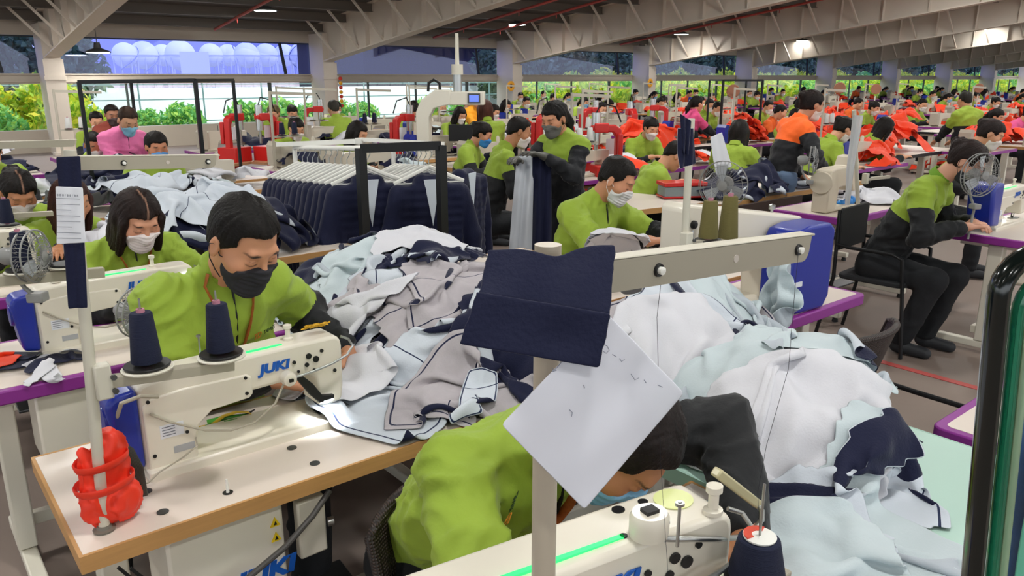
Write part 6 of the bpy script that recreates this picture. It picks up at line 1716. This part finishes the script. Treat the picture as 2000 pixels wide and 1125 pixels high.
for i, (x, y, c, k, lab) in enumerate(((6.0, 2.95, 'white', 'jacket', 'white jacket heaped on the purple edged table beside lime shoulder'), (6.15, 3.0, 'grey', 'half', 'grey lined garment under the white jacket on purple edged table'), (5.95, 2.95, 'white', 'half', 'second white garment topping the heap on the purple edged table'))):
    g2(x, y, c, k, .8, .6, i * 70, 50 + i, lab, group='white garments on the purple edged table')
tN = make_table(w=2.2, d=.70, box=False, pedal=False); place(tN, (5.0, 3.55, 0), 0, 'long pale table carrying the navy heap behind the grey fan'); cat(tN, 'table')
mb = MB(); mb.box((4.93 + .55, 3.46, .60), (1.0, .03, .30)); tag(mb.build('brown_board', mat('board_brown', '3a2c26', rough=.6)), 'dark brown board in front of the navy heap behind the fan', 'board')
for i, (x, y, lab) in enumerate(((5.5, 3.75, 'navy garment at the left of the navy heap by the fan'), (5.9, 3.8, 'navy garment in the middle of the navy heap on the long table'), (6.3, 3.85, 'navy garment trailing toward the orange jacket person'), (5.7, 3.7, 'navy garment hanging over the front of the long table'))):
    g2(x, y, 'navy', 'jacket' if i % 2 else 'half', 1.0, .8, i * 80, 60 + i, lab, group='navy garments on the long table')
g2(5.6, 4.15, 'white', 'half', .8, .5, 10, 70, 'white garment behind the navy heap')

# table behind person 6 with toolbox and ticket card
t9 = make_table(w=1.25, d=.75, box=False, pedal=False); place(t9, (4.25, 3.78, 0), math.radians(-8), 'pale wooden table with a red toolbox behind the tall machine'); cat(t9, 'table')
tbx = empty('toolbox', tuple(atz(1330, 384, .765)), math.radians(-30), 'red framed clear toolbox on the pale table behind thin pole', 'toolbox')
m = MB(); m.box((0, 0, .045), (.34, .18, .09)); m.build('clear_tray', mat('tray_clear', 'a8b4b8', rough=.2, trans=.4), tbx, bevel=.005)
m = MB(); m.box((0, 0, .11), (.36, .20, .03)); m.box((0, 0, .008), (.36, .20, .016)); m.build('red_lid', red_paint, tbx, bevel=.006)
cdd = sheet('hanging_form', [aty(1388, 268, 3.3), aty(1410, 258, 3.3), aty(1430, 325, 3.3), aty(1398, 340, 3.3)], papertag, amp=.004, thick=.002); tag(cdd, 'tilted white form clipped above the grey fan', 'paper')

# ------------------------------------------------------------------ hanging jackets: two rails and a black portal
HJ = [make_hung_jacket(s) for s in (1, 2, 3)]; HG_ = make_hanger(); used = [False] * 3; first_h = True
def rail_jackets(A, B, n, lab, grp, rzx=0, z=0):
    global first_h
    A, B = Vector(A), Vector(B); d = (B - A).normalized(); rz = math.atan2(d.y, d.x) + PI / 2 + math.radians(rzx)
    for i in range(n):
        p = A + (B - A) * ((i + .5) / n); jz = rz + math.radians(rnd.uniform(-5, 5))
        if first_h: h = HG_; first_h = False
        else: h = copy_tree(HG_)
        place(h, (p.x, p.y, p.z - .085), jz); tag(h, 'white plastic clothes hanger ' + lab, 'hanger', 'white hangers ' + grp)
        k = i % 3
        if used[k]: j = copy_tree(HJ[k])
        else: j = HJ[k]; used[k] = True
        place(j, (p.x, p.y, p.z - .155), jz); tag(j, 'quilted navy jacket hanging ' + lab, 'jacket', 'navy jackets ' + grp)
R1A, R1B = atd(575, 288, 5.5), atd(722, 290, 4.5); R2A, R2B = atd(768, 291, 5.4), atd(842, 290, 4.55)
rail_jackets(R1A, R1B, 13, 'on the left rail of the garment rack', 'on the left rail', -10)
rail_jackets(R2A, R2B, 8, 'on the right rail inside the black portal', 'on the right rail', -6)
hj = copy_tree(HJ[0]); q = atd(905, 330, 4.9); place(hj, (q.x, q.y, q.z), math.radians(25)); tag(hj, 'black jacket hanging alone to the right of black portal', 'jacket')
rk = empty('garment_rack', (atd(700, 288, 4.15).x, atd(700, 288, 4.15).y, 0), 0, 'black square tube portal of the garment rack holding navy jackets', 'garment rack')
o_ = Vector(rk.location); a_, b_ = atd(704, 290, 4.12), atd(861, 284, 4.18)
m = MB(); m.bar(Vector((a_.x, a_.y, 0)) - o_, a_ - o_, .045, .045); m.build('post', blackmetal, rk)
m = MB(); m.bar(Vector((b_.x, b_.y, 0)) - o_, b_ - o_, .045, .045); m.build('post', blackmetal, rk)
m = MB(); m.bar(a_ - o_, b_ - o_, .04, .045); m.build('top_bar', blackmetal, rk)
m = MB(); m.cyl(R1A - o_ + Vector((0, 0, .0)), R1B - o_, .016); m.build('rail', white_plastic, rk)
m = MB(); m.cyl(R2A - o_, R2B - o_, .016); m.build('rail', white_plastic, rk)
m = MB(); c_, d_ = atd(545, 282, 5.6), atd(700, 276, 4.9); m.bar(c_ - o_, d_ - o_, .05, .03); c_, d_ = atd(700, 272, 5.0), atd(862, 281, 4.45); m.bar(c_ - o_, d_ - o_, .05, .02); m.build('top_plate', white_plastic, rk)
for e in (R1A, R2A):
    m = MB(); m.cyl(e - o_, Vector((e.x, e.y, 0)) - o_, .016); m.build('rear_post', white_plastic, rk)

# ------------------------------------------------------------------ tall frames of thin black tube
def frame_rack(pts, lab, dep):
    (x0, y0), (x1, y1), yb = pts; a, b = atd(x0, y0, dep), atd(x1, y1, dep); c = (a + b) / 2
    r = empty('tube_frame', (a.x, a.y, 0), 0, lab, 'frame'); o = Vector(r.location)
    for e in (a, b):
        m = MB(); m.bar(Vector((e.x, e.y, 0)) - o, e - o, .03, .03); m.build('post', blackmetal, r)
    m = MB(); m.bar(a - o, b - o, .03, .03); m.build('top_tube', blackmetal, r)
    k = Vector(FW) * .9
    m = MB(); m.bar(a + k - o, b + k - o, .025, .025); m.build('top_tube', blackmetal, r)
    for e in (a, b):
        m = MB(); m.bar(Vector((e.x + k.x, e.y + k.y, 0)) - o, e + k - o, .025, .025); m.build('post', blackmetal, r)
        m = MB(); m.bar(e - o, e + k - o, .025, .025); m.build('side_tube', blackmetal, r)
frame_rack(((154, 160), (381, 157), 0), 'tall black tube frame standing before the left windows', 6.4)
frame_rack(((1413, 157), (1490, 157), 0), 'small black tube frame far off below the window band', 12.5)

# ------------------------------------------------------------------ red presses, the white press
def red_press():
    r = empty('snap_press')
    m = MB(); m.box((0, 0, .86), (.34, .30, .20)); m.build('press_base', red_paint, r, bevel=.01)
    m = MB(); m.prism([(-.13, .94), (-.13, 1.34), (-.06, 1.39), (.20, 1.39), (.20, 1.33), (-.04, 1.31), (-.07, 1.26), (-.07, .94)], -.045, .045); m.box((.1, 0, 1.36), (.16, .14, .10)); m.box((-.1, .09, 1.15), (.05, .06, .3)); m.build('press_arm', red_paint, r, bevel=.012)
    m = MB(); m.cyl((.15, 0, 1.18), (.15, 0, 1.52), .05, n=18); m.build('air_cylinder', mat('aluminium', 'cfd2d2', rough=.25, metal=.9), r)
    m = MB(); m.cyl((.15, 0, 1.18), (.15, 0, 1.0), .018); m.build('ram', steel, r)
    m = MB(); m.cyl((0, 0, .0), (0, 0, .78), .07, .055); m.cyl((0, 0, 0), (0, 0, .05), .24); m.build('pedestal', red_paint, r)
    m = MB(); m.box((.0, 0, .75), (.7, .5, .03)); m.build('press_table', mat('press_table', 'b0805c', rough=.5), r)
    m = MB(); m.box((-.05, -.075, 1.15), (.12, .004, .17)); m.build('instruction_sheet', papertag, r)
    m = MB(); m.tube([(.15, 0, 1.52), (.10, 0, 1.62), (-.05, .03, 1.58), (-.12, .03, 1.42)], .009, 8); m.build('air_hose', black, r)
    return r
rp = red_press()
RP = [(785, 250, 9.5, 10, 'red snap press with white sheet left of the white press'), (455, 255, 9.6, 30, 'red snap press on brown table at the left, bottom red pedestal'), (525, 262, 9.8, 200, 'second red snap press under the first one bent over it'), (1105, 250, 8.0, 80, 'red snap press with silver cylinder left of ponytail person'), (1190, 258, 7.6, 150, 'red snap press right of the ponytail, green light nearby'), (1060, 252, 9.5, 20, 'red snap press hidden behind the standing person'), (1235, 245, 11, 60, 'red snap press in front of the far window columns'), (1290, 240, 12.5, 120, 'red snap press behind the orange heap'), (610, 235, 12, -20, 'red snap press beside the lime back under first column'), (1150, 238, 11.5, 0, 'red snap press between the two nearer red presses')]
for i, (px, py, d, rz, lab) in enumerate(RP):
    p = atd(px, py, d); o = rp if i == 0 else copy_tree(rp); place(o, (p.x, p.y, 0), math.radians(rz), lab, scale=.9); cat(o, 'press')
def white_press():
    r = empty('bartack_machine'); g = mat('press_white', 'e4dfd0', rough=.4)
    m = MB(); m.prism([(-.35, .70), (-.35, 1.35), (-.28, 1.50), (-.10, 1.62), (.10, 1.62), (.10, 1.45), (-.12, 1.40), (-.18, 1.30), (-.18, .70)], -.12, .12); m.build('machine_frame', g, r, bevel=.012)
    m = MB(); m.box((.28, -.02, 1.52), (.50, .18, .16)); m.build('control_head', g, r, bevel=.01)
    m = MB(); m.box((.40, -.115, 1.52), (.16, .012, .12)); m.build('screen_bezel', dsteel, r)
    m = MB(); m.box((.40, -.123, 1.52), (.12, .004, .08)); m.build('screen', mat('screen', '5a70c8', emit='6a84e0', estr=.8), r)
    m = MB(); m.box((.28, .0, 1.10), (.44, .10, .20)); m.build('black_panel', black, r)
    m = MB(); m.cyl((.18, 0, 1.6), (.18, 0, 1.84), .055); m.build('cylinder', steel, r)
    m = MB(); m.cyl((.18, 0, 1.80), (.18, 0, 1.92), .075); m.cyl((.18, 0, 1.84), (.18, 0, 2.28), .03, .022); m.build('signal_mast', cream2, r)
    m = MB(); m.tube([(-.20, 0, 1.6), (-.19, 0, 1.70), (-.12, 0, 1.74), (-.05, 0, 1.70), (-.04, 0, 1.6)], .018, 8); m.build('lifting_eye', black, r)
    m = MB(); m.box((0, 0, .72), (1.1, .6, .04)); m.box((-.35, 0, .35), (.12, .5, .7)); m.box((.4, 0, .35), (.12, .5, .7)); m.build('stand', cream2, r)
    return r
p = atd(868, 250, 9.3); o = white_press(); place(o, (p.x, p.y, 0), math.radians(-42), 'tall white press with a small blue screen and signal mast'); cat(o, 'press'); o.scale = (.92, .92, .96)
# column ornaments
o = MB()
for k in range(7): o.ball((0, 0, -.12 * k), (.06, .03, .055), 10, mat=k % 2)
oo = o.build('string_ornament', [mat('orn_red', 'c8321e', rough=.5), mat('orn_yellow', 'e8a81e', rough=.5)]); oo.location = (COLX[3] + .22, D - .95, 1.66); tag(oo, 'string of red and yellow ornaments hanging on the first full column', 'ornament')
def flower(px, py, Y, lab):
    r = empty('paper_flower', tuple(aty(px, py, Y)), 0, lab, 'ornament'); m = MB()
    for k in range(10):
        a = k * PI / 5; m.ball((.11 * math.cos(a), 0, .11 * math.sin(a)), (.055, .012, .055), 8)
    m.build('petals', mat('petal', 'f0a828', rough=.6), r); m = MB(); m.ball((0, -.015, 0), (.06, .02, .06), 10); m.build('flower_centre', mat('flower_core', '6a3a1a'), r)
flower(998, 168, D - .9, 'orange paper flower on the second full column'); flower(1270, 162, D - .9, 'orange paper flower on the third full column')
dsk = None
for i, (px, py) in enumerate(((1432, 178), (1640, 172), (1711, 174), (1912, 172))):
    p = atd(px, py, 13 + i * 2)
    if dsk is None:
        dsk = empty('round_number_sign'); m = MB(); m.lathe([(0, -.01), (.10, -.01), (.11, 0), (.10, .01), (0, .01)], (0, 0, 0), 22, (0, 1, 0)); m.build('disc', mat('disc_tan', 'a06f56', rough=.6), dsk); m = MB(); m.cyl((0, 0, -.15), (0, 0, -1.3), .012); m.build('post', cream2, dsk); o = dsk
    else: o = copy_tree(dsk)
    place(o, tuple(p), math.radians(-55)); tag(o, 'round tan sign disc on a thin post among far machines', 'sign', 'round tan signs among the far machines')
# ------------------------------------------------------------------ rows of far work stations
def pixel(x, y, z):
    f = x * FW[0] + y * FW[1]; r = x * RT[0] + y * RT[1]; u = z - EYE; d = f * math.cos(TILT) - u * math.sin(TILT); up = f * math.sin(TILT) + u * math.cos(TILT)
    return 1000 + FPX * r / d, 562.5 - FPX * up / d, d
def far_machine(end):
    m = MB()
    m.prism([(0, 0), (.12, 0), (.14, .10), (.18, .14), (.44, .15), (.45, .05), (.53, .05), (.53, .24), (.05, .25), (0, .22)], 0, .11)
    m.box((.26, .06, .01), (.54, .16, .02)); m.prism([(0, .02), (-.10, .03), (-.10, .24), (-.07, .28), (0, .27)], -.02, .13, mat=1)
    m.cyl((.49, .05, .05), (.49, .05, 0), .006, mat=2); m.cyl((.17, .05, .25), (.17, .05, .32), .004, n=6, mat=2); m.lathe([(.02, 0), (.02, .04), (.01, .06)], (.40, .05, .25), 10)
    o = m.build('sewing_machine', [farcream, end, dsteel], None, bevel=0); return o
farcream = mat('enamel_far_dim', 'cdc5b4', rough=.45); farlam = mat('laminate_far_dim', 'c6baae', rough=.5)  # cream and laminate darkened, dimness of the far rows put into the colour
FM = [far_machine(blue), far_machine(mat('grey_paint', 'b5ac9c', rough=.5))]
def far_stand():
    m = MB(); m.cyl((0, 0, 0), (0, 0, .80), .014, n=10); m.bar((0, 0, .78), (.50, 0, .76), .02, .03); m.bar((0, 0, .34), (.34, 0, .34), .02, .02); m.lathe([(.045, 0), (.045, .006)], (.10, 0, .35), 14, mat=1); m.lathe([(.045, 0), (.045, .006)], (.24, 0, .35), 14, mat=1)
    return m.build('thread_stand', [mat('stand_far_dim', 'b9b2a2', rough=.5), black], None)  # pole paint greyed down, far dimness put into the colour
FS = far_stand()
def far_table(edge):
    r = empty('sewing_table'); m = MB(); m.box((.6, .28, .75), (1.17, .53, .022)); m.build('tabletop', farlam, r)
    m = MB(); m.box((.6, .28, .74), (1.2, .56, .035)); m.build('edge_band', edge, r)
    for x in (.1, 1.1):
        m = MB(); m.box((x, .28, .37), (.05, .08, .72)); m.box((x, .28, .04), (.05, .5, .05)); m.build('leg', cream2, r)
    return r
FT = [far_table(purple), far_table(wood_edge)]
FC = [cone('w', .032, .13, white_thread), cone('n', .032, .13, navy_thread)]
# a few crumpled pieces, made once and reused
GF = Ground(-1, 1, -1, 1, .03)
PIECE = []
for s, (k, W, Hh) in enumerate((('jacket', .7, .55), ('half', .6, .5), ('panel', .5, .5))):
    GF.Z[:] = 0; GF.mound(0, 0, .22, .18, .13, base=0.0)
    P, Q, U, V, d = drape(GF, k, W, Hh, 0, 0, 0, 200 + s, sp=.035, crump=.52, steps=50)
    PIECE.append((P, Q))
PM = {}
def piece(i, c):
    if (i, c) not in PM:
        P, Q = PIECE[i]; PM[(i, c)] = np_mesh('garment', P, Q, CK[c][0])
    return PM[(i, c)]
FPEO = []
for i, st in enumerate((dict(hair='short', mask='e8e4e0'), dict(hair='bun', mask='e0d8d4'), dict(hair='pony', mask='8ab8d8'), dict(hair='bob', mask='e8e4e0'), dict(hair='short', mask=None, top='e8641e'), dict(hair='bun', mask='e4dcd8', top='ee5f9a'))):
    J = pose_make(lean=14 + 5 * (i % 3), pitch=22 + 6 * (i % 2), yaw=-12 + 9 * i, seat=.45, hl=(.14, -.42, .82), hr=(-.12, -.44, .82))
    FPEO.append(person(J, res=.024, hres=.012, zone=.4, arm=.6, **st))
unused = set(id(o) for o in FM + [FS] + FT + FC + FPEO)
protos = FM + [FS] + FT + FC + FPEO
def inst(o, loc, rz, label, category, group):
    if id(o) in unused: unused.discard(id(o)); c = o
    else: c = copy_tree(o)
    place(c, loc, rz); tag(c, label, category, group); return c
rr = random.Random(11)
TAKEN = [(-.3, 4.2, -1, 3.6), (-1.5, 2.6, 3.5, 6.4), (4.0, 7.3, 1.0, 4.6), (1.9, 3.9, 3.3, 5.6)]
named_xy = [(o.location.x, o.location.y) for o in bpy.data.objects if o.get('category') in ('person', 'press') and o.parent is None]
def free(x, y, r=.75): return all(math.hypot(x - a, y - b) > r for a, b in named_xy)
npers = 0; nst = 0
rows = [3.95 + 1.28 * j for j in range(13)]
XS = []
x = -6.0
while x < 46: XS.append(x); x += 1.55 if x < 14 else 1.9 if x < 24 else 2.6
for j, y in enumerate(rows):
    for x in XS:
        cx, cy = x + .6, y + .28
        if any(a - .9 < cx < b + .2 and c - .5 < cy < d_ for a, b, c, d_ in TAKEN): continue
        px, py, dep = pixel(cx, cy, .9)
        if not (-90 < px < 2090): continue
        if y < 4 and x < 4.2: continue
        if (px < 560 and y > 10.8) or (px < 1000 and y > 13.6): continue
        if rr.random() < (.10 if dep < 16 else .30): continue
        zone_r = px > 1180
        far = dep > 14
        dx = rr.uniform(-.12, .12)
        X, Y = x + dx, y + rr.uniform(-.08, .08)
        side = 'right' if zone_r else 'left'
        tl = 'purple edged sewing table among the crowded rows of the hall'
        ti = 0 if rr.random() < .65 else 1
        inst(FT[ti], (X, Y, 0), 0, ['purple edged', 'wood edged'][ti] + ' sewing table among the crowded rows farther back', 'table', ['purple edged', 'wood edged'][ti] + ' tables in the far rows')
        orange = zone_r and x > 7 and rr.random() < .62
        if rr.random() < .9:
            mi = 0 if rr.random() < .3 else 1
            inst(FM[mi], (X + .2, Y + .22, .765), 0, ['blue ended', 'all cream'][mi] + ' sewing machine on a table in the far rows', 'sewing machine', ['blue ended', 'all cream'][mi] + ' machines in the far rows')
        if rr.random() < .42 and dep < 22:
            inst(FS, (X + .06, Y + .06, .765), 0, 'pale thread stand with long beam in the far rows', 'thread stand', 'thread stands in the far rows')
            if dep < 11:
                ci = 0 if zone_r or rr.random() < .4 else 1
                for q in (.10, .24): inst(FC[ci], (X + .06 + q, Y + .06, 1.122), 0, ['white', 'navy'][ci] + ' thread cone on a stand in the far rows', 'thread cone', ['white', 'navy'][ci] + ' thread cones in the far rows')
        if rr.random() < (.75 if dep < 13 else .6) and free(X + .55, Y + .95) and npers < 110:
            r_ = rr.random(); k = 0 if r_ < .3 else 1 if r_ < .55 else 2 if r_ < .75 else 3 if r_ < .93 else (4 if zone_r else 3) if r_ < .97 else 5
            if zone_r and rr.random() < .10: k = 4
            lb = ['with short hair and pale mask, lime jacket', 'with hair in a bun and pale mask, lime jacket', 'with ponytail and blue mask, lime jacket', 'with bob hair and pale mask, lime jacket', 'with short hair in an orange jacket', 'with hair in a bun in a pink jacket'][k]
            inst(FPEO[k], (X + .58, Y + .95, 0), math.radians(rr.uniform(-14, 14)), 'seated person in far rows ' + lb, 'person', 'seated people in far rows ' + lb); npers += 1
        # garments on the table
        n = rr.choice((1, 2, 3)) if not orange else rr.choice((3, 4, 5))
        if dep > 20: n = min(n, 2)
        for q in range(n):
            c = 'orange' if orange else rr.choice(('white', 'navy', 'navy', 'ice') if px < 1000 else ('white', 'white', 'navy', 'orange', 'orange'))
            i = rr.randrange(3)
            if nst > 300: break
            o = link_mesh('garment', piece(i, c)); o.location = (X + .75 + rr.uniform(-.35, .30), Y + .10 + rr.uniform(-.02, .32), .762 + .045 * q); o.rotation_euler = (0, 0, rr.uniform(0, 6)); o.scale = (1, 1, 1.2 if orange else .8)
            cn_ = {'orange': 'bright orange', 'white': 'white', 'navy': 'navy', 'ice': 'pale blue', 'grey': 'grey'}[c]
            tag(o, cn_ + ' crumpled garment on a table in the far rows', 'garment', cn_ + ' garments in the far rows'); nst += 1
for o in protos:
    if id(o) in unused:
        for c in list(o.children): bpy.data.objects.remove(c)
        bpy.data.objects.remove(o)
# bright orange heaps named in the picture
GO = Ground(6, 13, 2.5, 9.5, .03)
def oheap(px, py, w, d, n, lab, seed, top=1.02):
    p = atz(px, py, .80); t = make_table(w=w, d=d, box=False, pedal=False, edge=black); place(t, (p.x - w / 2, p.y - d / 2, 0), 0, 'long table under the ' + lab); cat(t, 'table')
    GO.rect(p.x - w / 2, p.x + w / 2, p.y - d / 2, p.y + d / 2, .764); GO.mound(p.x, p.y, w * .45, d * .42, top - .04)
    for i in range(n):
        a = rr.uniform(-.5, .5) * w * .75; b = rr.uniform(-.5, .5) * d * .6
        garment(GO, 'orange', ('jacket', 'half', 'panel')[i % 3], .9, .7, p.x + a, p.y + b, rr.uniform(0, 360), seed + i, 'bright orange garment lying in the ' + lab, 'orange garments in the ' + lab, sp=.04, crump=.5, steps=45)
oheap(1745, 288, 2.0, .9, 9, 'orange heap behind the white garments', 300)
oheap(1275, 280, 1.7, .9, 6, 'orange heap behind the short haired person', 330)
oheap(1870, 250, 1.8, .8, 6, 'orange heap at the far upper right', 350)
# left heaps of navy and white between the rows
GL = Ground(-1.2, 4.2, 3.6, 8.2, .025)
for (x0, y0, w_, d_, lab) in ((.80, 3.95, 1.3, .95, 'pale table under the navy and white heap behind second row'), (-.9, 5.9, 3.4, .6, 'long pale table in front of the pink jacket'), (.9, 7.3, 2.2, .6, 'pale table under garments at the upper left')):
    t = make_table(w=w_, d=d_, box=False, pedal=False); place(t, (x0, y0, 0), 0, lab); cat(t, 'table'); GL.rect(x0, x0 + w_, y0, y0 + d_, .764)
GL.mound(1.40, 4.4, .55, .42, .98); GL.mound(1.5, 6.15, .7, .25, .92); GL.mound(.1, 6.15, .7, .25, .95); GL.mound(1.8, 7.6, .8, .25, .92)
for i, (x, y, c, k) in enumerate(((1.5, 4.3, 'navy', 'jacket'), (2.0, 4.5, 'white', 'half'), (1.8, 4.2, 'navy', 'half'), (1.6, 4.6, 'white', 'panel'), (2.1, 4.3, 'navy', 'panel'), (1.9, 4.75, 'pale', 'jacket'), (1.4, 4.5, 'white', 'half'), (1.75, 4.35, 'pale', 'panel'), (1.3, 6.1, 'navy', 'half'), (1.7, 6.2, 'white', 'half'), (2.1, 6.2, 'navy', 'panel'), (1.5, 6.2, 'pale', 'panel'), (-.3, 6.2, 'navy', 'half'), (.1, 6.1, 'white', 'jacket'), (.5, 6.2, 'navy', 'panel'), (-.1, 6.2, 'pale', 'half'), (.4, 6.1, 'white', 'panel'), (.8, 6.2, 'navy', 'half'), (1.2, 7.5, 'white', 'half'), (1.8, 7.6, 'navy', 'half'), (2.4, 7.6, 'white', 'panel'), (1.5, 7.5, 'navy', 'panel'))):
    cn_ = {'navy': 'navy', 'white': 'white', 'pale': 'pale blue'}[c]
    garment(GL, c, k, 1.0, .8, x - (.42 if y < 5 else 0), y, i * 77, 400 + i, cn_ + ' garment in the heaps between the left rows', cn_ + ' garments between the left rows', sp=.03, crump=.55, steps=60)
# scraps on purple table 2
GS = Ground(.0, 1.3, 2.6, 3.4, .012); GS.rect(.12, 1.37, 2.73, 3.29, .764)
for i, (px, py, c, W, Hh) in enumerate(((60, 700, 'navy', .26, .10), (90, 690, 'white', .30, .07), (110, 720, 'white', .26, .08), (40, 690, 'navy', .2, .1), (130, 700, 'navy', .28, .08), (80, 730, 'white', .2, .05), (115, 675, 'white', .32, .12))):
    p = atz(px, py, .78); garment(GS, c, 'panel', W, Hh, p.x, p.y, i * 47, 500 + i, {'navy': 'navy', 'white': 'white'}[c] + ' cloth scrap piled on the purple table before the stand', {'navy': 'navy', 'white': 'white'}[c] + ' scraps on the purple table', sp=.012, crump=.6, steps=60, lift=.05, amp=.5)
p = atz(-8, 700, .78); garment(GS, 'orange', 'oval', .22, .2, p.x + .02, p.y, 0, 520, 'orange cloth bundle at the left picture edge on purple table', sp=.014, crump=.5, steps=50, lift=.04)
# ------------------------------------------------------------------ camera, sky, view
cam = bpy.data.cameras.new('camera'); co = bpy.data.objects.new('camera', cam); COL.objects.link(co)
cam.sensor_width = 36; cam.lens = 36 * FPX / 2000; cam.clip_start = .05; cam.clip_end = 600
co.location = (0, 0, EYE)
fwd = Vector(FW * math.cos(TILT)) - Vector((0, 0, math.sin(TILT)))
co.rotation_euler = fwd.to_track_quat('-Z', 'Y').to_euler()
SC.camera = co
w = bpy.data.worlds.new('sky'); SC.world = w; w.use_nodes = True
nt = w.node_tree; N, L = nt.nodes, nt.links; bg = N['Background']
tc = N.new('ShaderNodeTexCoord'); sp_ = N.new('ShaderNodeSeparateXYZ'); L.new(tc.outputs['Generated'], sp_.inputs[0])
rp = N.new('ShaderNodeValToRGB'); rp.color_ramp.elements[0].position = 0; rp.color_ramp.elements[0].color = (.92, .97, 1, 1); rp.color_ramp.elements[1].position = .6; rp.color_ramp.elements[1].color = (.62, .76, 1, 1)
L.new(sp_.outputs['Z'], rp.inputs[0]); L.new(rp.outputs[0], bg.inputs[0]); bg.inputs[1].default_value = 2.4
sun = bpy.data.lights.new('sun', 'SUN'); sun.energy = 3.5; sun.angle = math.radians(3); sun.color = (1, .95, .85)
so = bpy.data.objects.new('sun', sun); COL.objects.link(so); so.rotation_euler = (math.radians(38), 0, math.radians(25))
SC.view_settings.view_transform = 'Standard'; SC.view_settings.look = 'None'; SC.view_settings.gamma = 1.0; SC.view_settings.use_curve_mapping = False
SC.view_settings.exposure = -0.08
SC.cycles.use_denoising = True; SC.cycles.adaptive_threshold = .02; SC.cycles.max_bounces = 7; SC.cycles.diffuse_bounces = 4; SC.cycles.transparent_max_bounces = 24; SC.cycles.sample_clamp_indirect = 6
